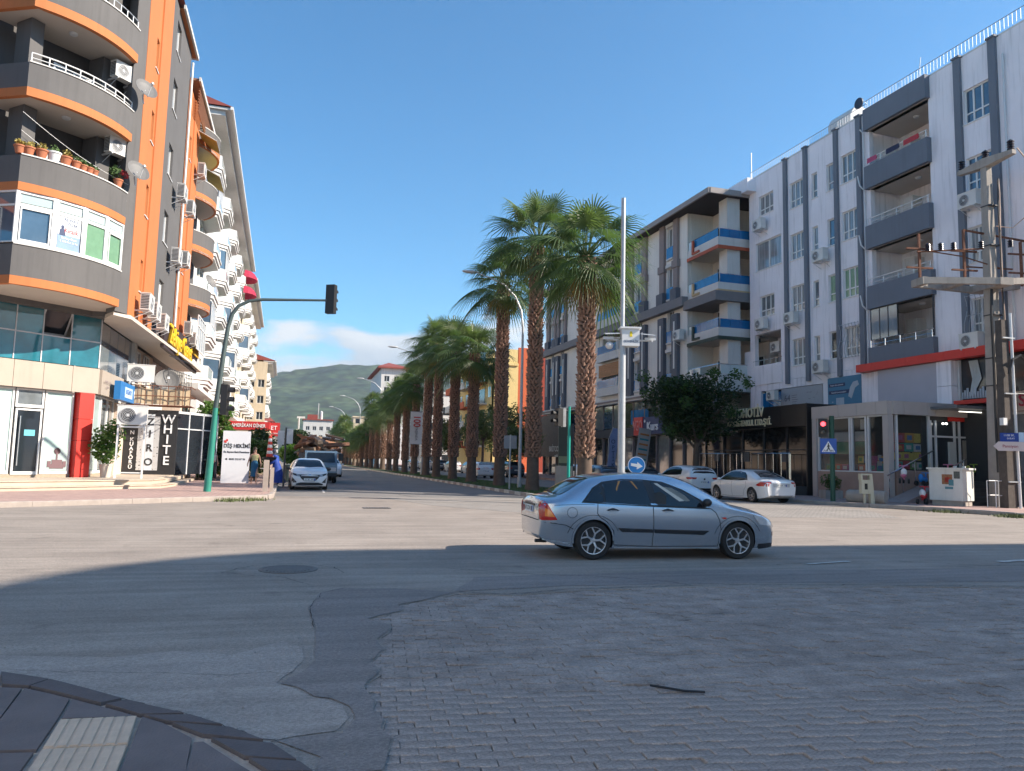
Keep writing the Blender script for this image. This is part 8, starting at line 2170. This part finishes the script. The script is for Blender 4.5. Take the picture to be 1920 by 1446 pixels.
# beige plinth with dark advertising frame
o = thing('advertising_stand', 'dark glazed stand on a beige plinth right of the second palm', 'advertising stand', T(13.35, 36.6, .1) @ rotz(R(-14)))
b = MB(); b.box(-.5, .38, -.16, .16, 0, 1.3); b.build('plinth', mat('plinth_beige', (.42, .33, .27), .85, var=.1), o)
b = MB(); b.box(-.36, .32, -.08, .08, 1.31, 3.4); b.build('glazed_panel', mat('panel_dark_green', (.035, .04, .03), .3, var=.2), o)
b = MB(); b.box(.34, .42, -.1, .1, 0, 3.5); b.box(.5, .56, -.1, .1, 0, 3.5); b.build('posts', dark_metal, o); b = MB(); b.box(-.34, .3, -.088, -.082, 1.45, 1.8); b.build('label_strip', mat('strip_olive', (.22, .22, .12), .6), o)
o = thing('road_sign', 'grey back of a square road sign in front of the third palm', 'road sign', T(10.95, 38.6, .1) @ rotz(R(-14)))
b = MB(); b.tube([(0, 0, 0), (0, 0, 2.9)], .045, 8); b.build('pole', galv, o); b = MB(); b.box(-.34, .34, -.03, -.01, 2.15, 2.85); b.build('plate', mat('sign_back_grey', (.20, .22, .25), .5), o)
# flags and pull-up banners by the shops
for x, y, h, l, c in ((21.5, 50, 3.9, 'tall blue feather flag behind the first palm', (.22, .26, .42)),):
    o = thing('feather_flag', l, 'flag', T(x, y, .15)); b = MB(); P = [(0, .4), (.75, .25), (.55, 1.5), (.75, 2.8), (1.0, 3.6), (.85, 3.95), (.45, 4.0), (.15, 3.5), (.1, 2.2), (-.1, 1.2)]
    b.plate(P, -.02, .02); b.build('cloth', mat('flag_blue', c, .7, var=.1), o); b = MB(); b.tube([(-.05, 0, 0), (.05, 0, 3.2), (.4, 0, 4.05)], .03, 5); b.build('pole', galv, o)
    for i, ch in enumerate('OPTİK'): letters(ch, .42, tnavy, o, WM[o.name] @ T(.4, -.03, 3.0 - i * .42), .004, bold=.01)
o = thing('course_banner', 'tall leaning banner with orange and teal print lines below the red sign', 'banner', T(22.2, 46.5, .15) @ Matrix.Rotation(R(8), 4, 'Y'))
b = MB(); b.box(-.45, .45, -.02, .02, .4, 3.9); b.build('cloth', mat('banner_pale', (.40, .38, .38), .7), o)
for i in range(9):
    b = MB(); b.box(-.33, .33, -.028, -.021, .7 + i * .34, .82 + i * .34); b.build('print_line', [mat('print_orange', (.45, .16, .03), .6), mat('print_teal', (.02, .22, .28), .6)][i % 2], o)
# ---- right-hand pavement
o = thing('crossing_signal', 'dark green post with a red-lit signal and a pedestrian crossing sign', 'traffic light', T(23.0, 28.3, .15))
b = MB(); b.tube([(0, 0, 0), (0, 0, 3.8)], .11, 10); b.build('pole', mat('dark_green_paint', (.01, .07, .045), .5, var=.15), o, None, 40)
Mp = WM[o.name] @ rotz(R(-35))
signal_head(o, Mp @ T(-.36, .02, 2.85), 2 - 1, 2)
b = MB(); b.box(-.5, .18, -.16, -.135, 2.1, 2.78); b.build('sign_plate', mat('crossing_blue', (.01, .08, .36), .4, var=.03), o, Mp)
b = MB(); b.plate([(-.44, 2.18), (.12, 2.18), (-.16, 2.66)], -.168, -.161); b.build('white_triangle', twhite, o, Mp)
b = MB(); b.ball((-.16, -.17, 2.545), .026, 5, sq=(1, .25, 1)); b.plate([(-.19, 2.38), (-.13, 2.38), (-.14, 2.52), (-.18, 2.52)], -.175, -.169); b.plate([(-.24, 2.2), (-.21, 2.2), (-.13, 2.38), (-.18, 2.38)], -.175, -.169); b.plate([(-.09, 2.2), (-.06, 2.2), (-.13, 2.385), (-.17, 2.36)], -.176, -.17)
b.plate([(-.22, 2.4), (-.2, 2.39), (-.15, 2.5), (-.18, 2.51)], -.1755, -.1695); b.plate([(-.1, 2.4), (-.08, 2.42), (-.14, 2.51), (-.16, 2.49)], -.1757, -.1697)
for x in (-.36, -.28, -.02, .04): b.plate([(x - .02, 2.2), (x + .01, 2.2), (x + (.06 if x < -.16 else -.01), 2.28), (x + (.03 if x < -.16 else -.04), 2.28)], -.173, -.169)
b.build('pedestrian_symbol', tblack, o, Mp)
o = thing('litter_bin', 'beige litter bin hung on a leaning post in front of the toy shop', 'bin', T(23.3, 26.6, .15) @ rotz(R(-20)))
b = MB(); b.box(-.24, .12, -.15, .15, .42, 1.0); b.box(-.26, -.2, -.16, .16, 1.0, 1.2); b.box(-.26, .2, -.16, .16, 1.2, 1.26); b.build('basket', mat('bin_beige', (.50, .47, .36), .6, var=.1, streak=.2), o)
b = MB(); b.add([(.14, -.12, 0), (.3, -.12, 0), (.22, -.12, 1.22), (.1, -.12, 1.22), (.14, .12, 0), (.3, .12, 0), (.22, .12, 1.22), (.1, .12, 1.22)], [(0, 1, 2, 3), (7, 6, 5, 4), (1, 5, 6, 2), (4, 0, 3, 7), (3, 2, 6, 7)]); b.box(-.12, -.04, -.05, .05, 0, .42); b.build('post', mat('bin_beige'), o)
b = MB(); b.box(-.12, 0, -.158, -.151, .6, .85); b.build('label', tblack, o)
o = thing('planter_trough', 'low rounded concrete trough behind the beige litter bin', 'planter', T(24.0, 27.4, .15) @ rotz(R(-60)))
b = MB(); b.lathe([(0, -.8), (.26, -.8), (.3, -.7), (.3, .7), (.26, .8), (0, .8)], 14, axis='x', c=(0, 0, .25)); b.build('trough', concrete, o, None, 40)
o = thing('cable_cabinet', 'white utility cabinet with torn stickers on a concrete foot', 'cabinet', T(27.2, 25.6, .15) @ rotz(R(20)))
b = MB(); b.box(-.62, .42, -.4, .95, .22, 1.52); b.build('cabinet_body', mat('cabinet_white', (.62, .62, .58), .6, var=.08, vs_=3, streak=.15), o)
b = MB(); b.box(-.70, .50, -.47, 1.02, 1.521, 1.60); b.box(-.5, -.4, -.1, 0, 1.6, 1.68); b.box(.1, .2, -.2, -.1, 1.6, 1.68); b.build('lid', mat('cabinet_white'), o)
b = MB(); b.box(-.55, .36, -.34, .88, -.15, .22); b.build('foot', concrete, o)
b = MB(); b.box(-.63, -.621, .0, .42, .9, 1.32, 0); b.box(-.632, -.631, -.05, .15, .85, 1.1, 1); b.box(-.63, -.621, -.3, -.06, 1.15, 1.45, 2); b.box(-.63, -.621, -.02, .3, .7, .8, 1); b.box(-.63, -.621, .1, .3, .98, 1.2, 3) ; b.build('stickers', [mat('sticker_brown', (.30, .13, .06), .7, var=.5, vs_=14), mat('sticker_teal', (.08, .22, .26), .7), mat('sticker_dark', (.10, .11, .10), .7, var=.4, vs_=20), tred], o)
o = thing('display_frame', 'small white tubular frame beside the cabinet', 'rack', T(28.1, 24.6, .15))
b = MB(); [b.tube([(x, y, 0), (x, y, 1.1)], .02, 5) for x in (-.3, .3) for y in (-.2, .2)]; [b.tube([(-.3, y, z), (.3, y, z)], .018, 5) for y in (-.2, .2) for z in (.5, 1.1)]; b.build('tubes', white_pvc, o)

# ---- poles with cables
cwood = mat('old_grey_pole', (.085, .07, .06), .9, var=.3, vs_=5, streak=.3, bump=.4)
o = thing('concrete_pole', 'tall concrete power pole with cross arms and insulators', 'utility pole', T(28.9, 25.2, .1))
PW_ = WM[o.name]
b = MB(); n = 8
for i in range(n):
    z0, z1 = 15.2 * i / n, 15.2 * (i + 1) / n; s0, s1 = .27 - .12 * i / n, .27 - .12 * (i + 1) / n
    b.add([(-s0, -s0, z0), (s0, -s0, z0), (s0, s0, z0), (-s0, s0, z0), (-s1, -s1, z1), (s1, -s1, z1), (s1, s1, z1), (-s1, s1, z1)], [(0, 1, 5, 4), (1, 2, 6, 5), (2, 3, 7, 6), (3, 0, 4, 7)])
b.add([(-.15, -.15, 15.2), (.15, -.15, 15.2), (.15, .15, 15.2), (-.15, .15, 15.2)], [(0, 1, 2, 3)])
b.build('shaft', concrete, o)
arm = PW_ @ rotz(R(-88))
b = MB(); b.add([(-1.35, -.12, 15.12), (0, -.2, 15.0), (1.35, -.12, 15.15), (1.35, .12, 15.15), (0, .2, 15.0), (-1.35, .12, 15.12), (-1.35, -.12, 15.3), (0, -.2, 15.42), (1.35, -.12, 15.33), (1.35, .12, 15.33), (0, .2, 15.42), (-1.35, .12, 15.3)],
  [(0, 1, 7, 6), (1, 2, 8, 7), (3, 4, 10, 9), (4, 5, 11, 10), (6, 7, 10, 11), (7, 8, 9, 10), (1, 0, 5, 4), (2, 1, 4, 3), (0, 6, 11, 5), (2, 3, 9, 8)]); b.build('top_arm', concrete, o, arm)
def insul(b, x, y, z, s_=1.):
    pr = []
    for k in range(4): pr += [(.06 * s_, z + k * .11 * s_), (.15 * s_, z + (k * .11 + .02) * s_), (.14 * s_, z + (k * .11 + .06) * s_)]
    b.lathe(pr + [(.05 * s_, z + .46 * s_), (0, z + .5 * s_)], 12, cx=x, cy=y)
ins_m = mat('insulator_brown', (.03, .016, .014), .25, coat=.6)
for x in (-1.2, .0, 1.2):
    b = MB(); insul(b, x, 0, 15.36); b.build('insulator', ins_m, o, arm)
pl2 = PW_ @ rotz(R(-10))
b = MB()
for s_ in (-1, 1):
    b.add([(-3.4, s_ * .22, 9.5), (-.2, s_ * .75, 9.5), (-.2, s_ * .95, 9.5), (-3.4, s_ * .40, 9.5), (-3.4, s_ * .22, 9.78), (-.2, s_ * .75, 9.78), (-.2, s_ * .95, 9.78), (-3.4, s_ * .40, 9.78)], [(3, 2, 1, 0), (4, 5, 6, 7), (0, 1, 5, 4), (1, 2, 6, 5), (2, 3, 7, 6), (3, 0, 4, 7)])
    b.add([(.2, s_ * .95, 9.5), (3.4, s_ * .4, 9.9), (3.4, s_ * .22, 9.9), (.2, s_ * .75, 9.5), (.2, s_ * .95, 9.78), (3.4, s_ * .4, 10.15), (3.4, s_ * .22, 10.15), (.2, s_ * .75, 9.78)], [(3, 2, 1, 0), (4, 5, 6, 7), (0, 1, 5, 4), (1, 2, 6, 5), (2, 3, 7, 6), (3, 0, 4, 7)])
b.box(-.3, .3, -.95, .95, 9.48, 9.8); b.box(-3.45, -3.2, -.4, .4, 9.48, 9.8); b.box(-1.9, -1.6, -.5, .5, 9.5, 9.77); b.build('platform_arms', concrete, o, pl2)
b = MB()
for x, h in ((-3.3, 2.1), (-1.2, 2.4), (1.5, 2.0)):
    b.box(x - .045, x + .045, -.045, .045, 9.7, 9.7 + h); b.box(x - .6, x + .6, -.04, .04, 10.25, 10.32); b.box(x - .6, x + .6, -.04, .04, 11.1, 11.17)
b.box(-.8, 1.6, .6, .66, 10.6, 10.66)
b.build('iron_frame', rust, o, pl2)
for x in (-3.0, -2.4, -1.8, -.5, .9, 1.7):
    b = MB(); insul(b, x, -.15, 11.0 + (x + 3) * .1, .75); b.build('insulator', ins_m, o, pl2)
b = MB(); b.tube([(-3.5, -.15, 10.95), (-.4, -.15, 11.25)], .035, 5); b.tube([(-1.2, 0, 12.1), (4.5, .4, 11.6)], .05, 6); b.tube([(-2.9, -.15, 11.0), (-1.3, 0, 10.9), (.5, -.1, 10.4)], .03, 5); b.build('bus_bars', rust, o, pl2)
cab = mat('cable_pinkish', (.48, .33, .25), .6, var=.1)
for k, (dx, dy, w0) in enumerate(((.33, -.3, 0), (.26, -.36, .1), (.4, -.2, .25), (.18, -.40, .35))):
    b = MB(); pts = []
    for i in range(17):
        z = 14.4 - i * (10.7 / 16); bow = (math.sin((z - 4) / 3.6 * math.pi) * .32 if 4 < z < 7.6 else 0) * (1 if k % 2 else .4) * -1
        pts.append((dx + bow + .04 * math.sin(i * 1.3 + k), dy + .03 * math.cos(i + k), z))
    b.tube(pts, .03, 5); b.build('cable', cab if k != 3 else black_m, o)
b = MB(); b.tube([(-.3, -.3, 9.4), (-.42, -.35, 8.2), (-.38, -.33, 6), (-.4, -.33, 3.4), (-.35, -.3, 1.5)], .06, 6); b.build('black_cable', black_m, o)
for z in (13.2, 11.4, 8.3, 6.4, 5.2):
    b = MB(); s_ = .29 - .12 * z / 15.2; b.box(-s_, s_ + .12, -s_ - .1, s_, z, z + .05); b.build('strap', dark_metal, o)
b = MB(); b.tube([(1.0, -.7, 15.8), (1.6, -1.1, 14.6), (2.6, -1.8, 14.0), (4.5, -3, 14.0)], .035, 5); b.tube([(1.7, -1.2, 14.4), (1.5, -1.0, 13.0), (.8, -.5, 12.2), (.2, -.2, 12.3)], .02, 5); b.build('line_wire', cab, o)
o = thing('old_pole', 'short dark weathered pole with a white pipe in front of the concrete pole', 'utility pole', T(28.35, 24.3, .0))
b = MB()
b.add([(-.24, -.2, 0), (.24, -.2, 0), (.24, .2, 0), (-.24, .2, 0), (-.17, -.15, 8.0), (.17, -.15, 8.0), (.17, .15, 8.0), (-.17, .15, 8.0)], [(0, 1, 5, 4), (1, 2, 6, 5), (2, 3, 7, 6), (3, 0, 4, 7), (4, 5, 6, 7)]); b.build('shaft', cwood, o)
b = MB(); b.tube([(.34, -.24, 0), (.30, -.22, 3), (.26, -.2, 8.3)], .055, 8); b.build('white_pipe', white_pvc, o, None, 40)
b = MB(); b.tube([(.0, -.25, 5.7), (.1, -.35, 6.3), (.5, -.4, 6.5), (.85, -.35, 6.2), (1.0, -.3, 5.6), (1.3, -.3, 5.0)], .05, 6); b.tube([(.3, -.2, 4.9), (2.5, -.6, 4.85)], .03, 5); b.build('hanging_cable', black_m, o)
for z in (1.2, 3.1, 4.85, 7.2):
    b = MB(); b.box(-.22, .4, -.26, -.2, z, z + .05); b.build('strap', galv, o)
b = MB(); b.box(-.42, -.22, -.28, -.1, 3.55, 3.85); b.build('meter_box', white_pvc, o)
o = thing('street_name_plate', 'small dark blue street name plate on the old pole', 'street sign', frame(28.15, 24.02, 3.06, -25))
b = MB(); b.box(-.32, .38, -.02, .01, -.19, .17); b.build('plate', mat('plate_navy', (.012, .05, .28), .5), o); b = MB(); b.box(.385, .58, -.02, .01, -.19, .2); b.build('plate_end', mat('pale_blue_print'), o)
letters('1108 SK.', .12, twhite, o, WM[o.name] @ T(.02, -.025, .07), .002); letters('SARAY', .10, twhite, o, WM[o.name] @ T(.08, -.025, -.06), .002)
o = thing('direction_sign', 'white arrow-shaped direction sign pointing left, below the blue plate', 'road sign', frame(28.15, 23.99, 2.68, -25))
b = MB(); b.plate([(-.62, 0), (-.42, .19), (.55, .19), (.55, -.19), (-.42, -.19)], -.03, .0); b.build('plate', mat('sign_offwhite', (.60, .52, .50), .6, var=.06), o)
letters('Pansiyon', .17, mat('script_red'), o, WM[o.name] @ T(.02, -.035, 0), .002)

# ---- ride-on toys outside the toy shop
gT = 'toys set out on the toy shop ramp'
def toy(label, M, parts, name='ride_on_toy', cat='toy'):
    o = thing(name, label, cat, M, gT)
    for nm, b, m_ in parts: b.build(nm, m_, o, None, 50)
def trike(c1, c2, h=.7):
    b1 = MB(); b1.ball((0, 0, .34 * h / .7), .17, 7, sq=(1.6, .8, .8)); b1.tube([(.22, 0, .12), (.16, 0, h)], .03, 6); b1.tube([(.16, -.2, h), (.16, .2, h)], .022, 6); b1.tube([(.15, 0, .3), (-.25, 0, .2)], .03, 6)
    b2 = MB(); [b2.lathe([(0, -.04), (.11, -.04), (.12, 0), (.11, .04), (0, .04)], 14, axis='y', c=(x, y, .12)) for x, y in ((.22, 0), (-.25, .18), (-.25, -.18))]
    b3 = MB(); b3.ball((-.18, 0, .45 * h / .7), .12, 6, sq=(.6, 1.1, 1.4))
    return [('body', b1, c1), ('wheel', b2, tyre_m), ('seat', b3, c2)]
pink = mat('toy_pink', (.6, .18, .3), .5); tblue = mat('toy_bright_blue', (.02, .22, .6), .5); torange = mat('toy_orange', (.75, .25, .03), .5); tredm = mat('toy_red', (.6, .03, .04), .5); twh = mat('toy_white', (.7, .68, .68), .5)
toy('pink and white ride-on toy hanging at the ramp foot', T(26.5, 27.9, 1.0) @ rotz(R(50)), trike(pink, twh, .8))
toy('red and white rocking toy standing on the pavement before the ramp', T(26.3, 26.6, .15) @ rotz(R(30)), trike(tredm, twh, .75))
toy('pink tricycle halfway up the toy shop steps', T(28.4, 27.4, 1.05) @ rotz(R(20)), trike(pink, pink, .85))
toy('blue ride-on car on the steps next to the pink tricycle', T(27.7, 28.0, .9) @ rotz(R(10)), trike(tblue, tblue, .6))
toy('dark scooter in the middle of the steps', T(29.0, 26.9, .8) @ rotz(R(60)), trike(black_m, mat('toy_3'), .8))
toy('orange ride-on toy at the top of the steps behind the cabinet', T(30.2, 28.2, 1.2) @ rotz(R(0)), trike(torange, torange, .5))
toy('yellow-green toy truck at the top of the steps', T(30.8, 28.3, 1.35) @ rotz(R(0)), trike(mat('toy_green', (.25, .4, .05), .5), mat('toy_7'), .6))
toy('blue inflatable animal toy left of the poles', T(30.0, 26.0, .8) @ rotz(R(80)), trike(tblue, tblue, 1.2))
toy('red spring rocker low on the steps', T(27.4, 27.0, .35) @ rotz(R(70)), trike(tredm, black_m, .6))
# ================================================================= PEOPLE
skin_m = mat('skin', (.48, .28, .20), .6, var=.05)
hair_m = mat('hair_dark', (.03, .018, .012), .6, var=.2)
def skinned(name, joints, edges, rad, m, parent, M, sub=2):
    me = bpy.data.meshes.new(name); me.from_pydata(joints, edges, []); o = bpy.data.objects.new('tmp', me); COL.objects.link(o)
    md = o.modifiers.new('s', 'SKIN'); me.skin_vertices.new() if not me.skin_vertices else None
    for i, r_ in enumerate(rad): me.skin_vertices[0].data[i].radius = (r_, r_) if not isinstance(r_, tuple) else r_
    me.skin_vertices[0].data[0].use_root = True
    sb = o.modifiers.new('d', 'SUBSURF'); sb.levels = sub; sb.render_levels = sub
    dg = bpy.context.evaluated_depsgraph_get(); nm = bpy.data.meshes.new_from_object(o.evaluated_get(dg)); bpy.data.objects.remove(o)
    nm.name = name; nm.materials.clear(); nm.materials.append(m); nm.polygons.foreach_set('use_smooth', [True] * len(nm.polygons))
    return link(name, nm, parent, M)
def person(label, M, top_m, low_m, skirt=None, armL=None, armR=None, stride=.18, lean=0., hair='long', robe=None, scarf=None):
    o = thing('person', label, 'person', M); W = WM[o.name]
    J, E, Rr = [], [], []
    def a(p, r_, par=None):
        J.append((p[0] + lean * max(p[2] - .9, 0), p[1], p[2])); Rr.append(r_)
        if par is not None: E.append((par, len(J) - 1))
        return len(J) - 1
    pel = a((0, 0, .95), (.135, .11)); w_ = a((0, 0, 1.12), (.115, .09), pel); ch = a((.01, 0, 1.32), (.15, .10), w_); nk = a((0, 0, 1.46), (.055, .055), ch); hd0 = a((.01, 0, 1.54), (.062, .07), nk); hd = a((.02, 0, 1.63), (.085, .098), hd0); a((.015, 0, 1.70), (.06, .07), hd)
    for sg, st in ((1, stride), (-1, -stride)):
        h = a((0, sg * .09, .90), (.095, .095), pel); k = a((st * .55 + .02, sg * .09, .50), (.06, .06), h); an = a((st - .03, sg * .085, .09), (.038, .038), k); a((st + .05, sg * .09, .03), (.035, .03), an); a((st + .12, sg * .095, .02), (.022, .02), len(J) - 1)
    arms = {1: armL, -1: armR}
    for sg in (1, -1):
        sh = a((0, sg * .17, 1.40), (.05, .05), ch)
        el, wr, fi = arms[sg] or ((-.02, sg * .23, 1.14), (.06, sg * .24, .92), (.09, sg * .235, .80))
        e = a(el, (.038, .038), sh); wv = a(wr, (.026, .026), e); pm = a(((wr[0] + fi[0]) / 2, (wr[1] + fi[1]) / 2, (wr[2] + fi[2]) / 2), (.032, .016), wv)
        dv = (Vector(fi) - Vector(wr))
        for k in range(4): a((fi[0] + .012 * (k - 1.5) + 0, fi[1], fi[2] - .02 * (1 - abs(k - 1.3) / 2)), (.008, .008), pm)
        a((wr[0] + .045, wr[1] - sg * .01, (wr[2] + fi[2]) / 2), (.008, .008), pm)
    skinned('body', J, E, Rr, skin_m, o, W, 1)
    L = lambda z: lean * max(z - .9, 0)
    b = MB()   # face: nose, eyes, mouth, ears
    b.ball((.105 + L(1.63), 0, 1.62), .014, 5, sq=(1, .8, 1.3)); b.build('nose', skin_m, o, W)
    b = MB(); [b.ball((.098 + L(1.65), s_ * .032, 1.65), .009, 5) for s_ in (-1, 1)]; b.box(.095 + L(1.58), .101 + L(1.58), -.02, .02, 1.575, 1.582); b.build('eyes', hair_m, o, W)
    if hair:
        b = MB(); b.ball((-.01 + L(1.66), 0, 1.665), .112, 8, sq=(.95, .88, 1.0))
        if hair == 'long': b.ball((-.075 + L(1.5), 0, 1.52), .10, 8, sq=(.5, 1.0, 1.9))
        b.build('hair', hair_m, o, W, 60)
    if top_m:
        b = MB(); b.lathe([(.135, 1.08), (.13, 1.14), (.15, 1.24), (.168, 1.32), (.155, 1.40)], 18); b.v = [(x * .78 + L(z) + .005, y * 1.02, z) for x, y, z in b.v]; b.build('top', top_m, o, W, 60)
    if skirt:
        b = MB(); b.lathe([(.125, 1.13), (.155, 1.0), (.17, .88), (.165, .6), (.16, .36), (.15, .36)], 20); b.v = [(x * .9 + L(z), y, z) for x, y, z in b.v]; b.build('skirt', skirt, o, W, 60)
    if low_m:
        for sg, st in ((1, stride), (-1, -stride)):
            b = MB(); b.tube([(0, sg * .085, .98), (st * .55 + .02, sg * .09, .5), (st - .02, sg * .085, .12)], [.115, .082, .066], 12); b.build('trouser_leg', low_m, o, W, 60)
    if robe:
        b = MB(); n = 22; pr = [(.40, .06), (.36, .3), (.27, .75), (.19, 1.1), (.21, 1.3), (.17, 1.44), (.07, 1.5)]
        vs = []
        for r_, z in pr:
            for k in range(n):
                t = 2 * math.pi * k / n; q = 1 + .10 * math.sin(t * 6) * max(0, (.9 - z)); vs.append((r_ * q * math.cos(t) * .85 + L(z) - max(0, .8 - z) * lean * .5, r_ * q * math.sin(t), z))
        b.add(vs, [(i * n + k, i * n + (k + 1) % n, (i + 1) * n + (k + 1) % n, (i + 1) * n + k) for i in range(len(pr) - 1) for k in range(n)]); b.build('robe', robe, o, W, 60)
        for sg in (1, -1):
            el, wr, fi = arms[sg] or ((-.02, sg * .23, 1.14), (.06, sg * .24, .92), None); b = MB(); b.tube([(0, sg * .14, 1.4), el, wr], [.085, .08, .075], 12); b.v = [(x + L(z) * .3, y, z) for x, y, z in b.v]; b.build('sleeve', robe, o, W, 60)
    if scarf:
        b = MB(); b.ball((.0 + L(1.64), 0, 1.65), .118, 8, sq=(.92, .92, 1.05)); b.lathe([(.06, 1.56), (.13, 1.47), (.17, 1.40)], 16); b.v = [(x - .012 if z > 1.56 else x + L(1.45), y, z) for x, y, z in b.v]; b.build('scarf', scarf, o, W, 60)
    return o
denim = mat('denim_skirt', (.02, .13, .25), .8, var=.15, vs_=8); pale_top = mat('pale_top', (.50, .47, .24), .8, var=.1)
royal = mat('royal_blue_cloth', (.012, .05, .30), .7, var=.2, vs_=4)
person('woman in a pale cropped top and long denim skirt walking beside the white totem', T(-2.0, 39.2, .155) @ rotz(R(-78)) @ Matrix.Scale(1.03, 4), pale_top, None, denim,
       ((-.05, .25, 1.16), (.03, .29, .95), (.06, .29, .83)), ((.02, -.26, 1.17), (-.05, -.31, .96), (-.03, -.31, .84)))
person('person in a long royal blue robe bending forward next to the white hatchback', T(-.95, 39.9, .155) @ rotz(R(165)) @ Matrix.Scale(1.0, 4), None, None, None,
       ((.12, .22, 1.14), (.30, .16, 1.02), (.40, .14, .98)), ((.12, -.22, 1.14), (.30, -.16, 1.05), (.40, -.14, 1.02)), .12, .28, 'short', royal, mat('navy_scarf', (.02, .025, .05), .8))
person('person in a white shirt standing by the hedge left of the totem', T(-4.35, 43.5, .155) @ rotz(R(-60)), mat('white_shirt', (.62, .60, .55), .8), mat('dark_trousers', (.03, .03, .04), .8), None)
person('person in a red top half hidden by the hedge', T(-4.9, 44.4, .155) @ rotz(R(200)), mat('red_shirt', (.42, .04, .04), .8), mat('dark_trousers'), None, hair='short')
# ================================================================= HILLS AND HAZE
def hill(name, y0, y1, x0, x1, nx, ny, hf, m):
    vs, fs = [], []
    for j in range(ny + 1):
        for i in range(nx + 1):
            x = x0 + (x1 - x0) * i / nx; y = y0 + (y1 - y0) * j / ny; vs.append((x, y, hf(x, y)))
    for j in range(ny):
        for i in range(nx): fs.append((j * (nx + 1) + i, j * (nx + 1) + i + 1, (j + 1) * (nx + 1) + i + 1, (j + 1) * (nx + 1) + i))
    b = MB(); b.add(vs, fs); return b.build(name, m, None, None, 'all', 'structure')
def forest(t, vec, b):
    N = t.nodes.new; L = t.links.new
    n = N('ShaderNodeTexNoise'); n.inputs['Scale'].default_value = .0045; n.inputs['Detail'].default_value = 8; n.inputs['Roughness'].default_value = .6; L(vec, n.inputs['Vector'])
    c = N('ShaderNodeValToRGB'); c.color_ramp.elements[0].position = .36; c.color_ramp.elements[0].color = (.022, .048, .024, 1); c.color_ramp.elements[1].position = .68; c.color_ramp.elements[1].color = (.085, .115, .045, 1); L(n.outputs[0], c.inputs[0])
    v = N('ShaderNodeTexVoronoi'); v.inputs['Scale'].default_value = .035; L(vec, v.inputs['Vector'])
    r = N('ShaderNodeMapRange'); r.inputs[1].default_value = 0; r.inputs[2].default_value = .8; r.inputs[3].default_value = 1.5; r.inputs[4].default_value = .3; L(v.outputs['Distance'], r.inputs[0])
    m = N('ShaderNodeVectorMath'); m.operation = 'SCALE'; L(c.outputs[0], m.inputs[0]); L(r.outputs[0], m.inputs['Scale']); return m.outputs[0]
m_for = mat('pine_forest', (.04, .07, .03), .95, var=.0, pattern=forest)
def ridge(x, y):
    # front range: gentle shoulder rising to the right
    u = x / 2500.
    crest = 262 + 70 * math.tanh((u + .02) * 6) + 40 * noise.noise((x * .0012, 3.1, 0)) + 16 * noise.noise((x * .005, 1.1, 0))
    t = (y - 1150) / 1500.
    prof = max(0, min(1, t)) ; prof = prof * prof * (3 - 2 * prof)
    z = crest * prof
    z += (34 * noise.noise((x * .003, y * .003, 0)) + 16 * noise.noise((x * .009, y * .009, 4))) * prof
    z += 9 * noise.noise((x * .03, y * .03, 2)) * prof
    back = max(0, (y - 2700) / 900.); z -= back * 130
    return z
hill('hill_range', 1150, 3600, -3200, 3600, 340, 150, ridge, m_for)
def far_(x, y):
    t = max(0, min(1, (y - 4200) / 1400)); t = t * t * (3 - 2 * t)
    return t * (430 + 90 * noise.noise((x * .0007, 8, 0)) + 30 * noise.noise((x * .003, y * .002, 0)) - .02 * x)
hill('far_mountains', 4200, 6800, -6500, 7500, 160, 40, far_, m_for)
# low town edge and trees where the avenue ends
b = MB(); rr = random.Random(77)
for i in range(240):
    x = rr.uniform(-260, 300); y = rr.uniform(420, 1100); s_ = rr.uniform(3, 7); leafball(b, (x, y, s_ * .8), s_, 26, rr, 1.6, .8)
b.build('distant_trees', leaf_mid, None, None, False, 'stuff')
cols_ = [white_wall, cream_wall, pinkcream]
for i, (x, y, w_, h, l) in enumerate(((-14, 400, 12, 12, 'cream low block far left of the avenue end'), (12.5, 380, 9, 12, 'pale block just right of the white block at the avenue end'), (-32, 470, 14, 9, 'low pinkish block at the far left edge of the town'), (26, 460, 12, 15, 'tall pale distant block behind the far palms'), (48, 520, 16, 12, 'wide cream distant block behind the palms'))):
    o = thing('distant_building', l, 'building', T(x, y, 0)); d_ = 10
    b = MB(); b.box(-w_ / 2, w_ / 2, 0, d_, 0, h); b.build('wall', cols_[i % 3], o)
    b = MB(); b.box(-w_ / 2 - .4, w_ / 2 + .4, -.4, d_ + .4, h, h + .5); b.build('roof', red_tile if i % 2 else white_paint, o)
    b = MB(); [b.box(-w_ / 2 + 1 + k * 3, -w_ / 2 + 2.4 + k * 3, -.06, -.01, f * 3 + 1, f * 3 + 2.5) for f in range(int(h / 3)) for k in range(int(w_ / 3))]; b.build('window', glass_dark, o)

HAZE = True
if HAZE:
    b = MB(); b.box(-7500, 8200, -260, 7200, -2.2, 640)
    hm = bpy.data.materials.new('haze_air'); hm.use_nodes = True; t = hm.node_tree; t.nodes.clear()
    oo = t.nodes.new('ShaderNodeOutputMaterial'); pv_ = t.nodes.new('ShaderNodeVolumePrincipled')
    pv_.inputs['Color'].default_value = (.80, .90, 1.0, 1); pv_.inputs['Density'].default_value = .00011; pv_.inputs['Anisotropy'].default_value = .25
    t.links.new(pv_.outputs[0], oo.inputs['Volume'])
    b.build('haze', hm, None, None, False, 'stuff')
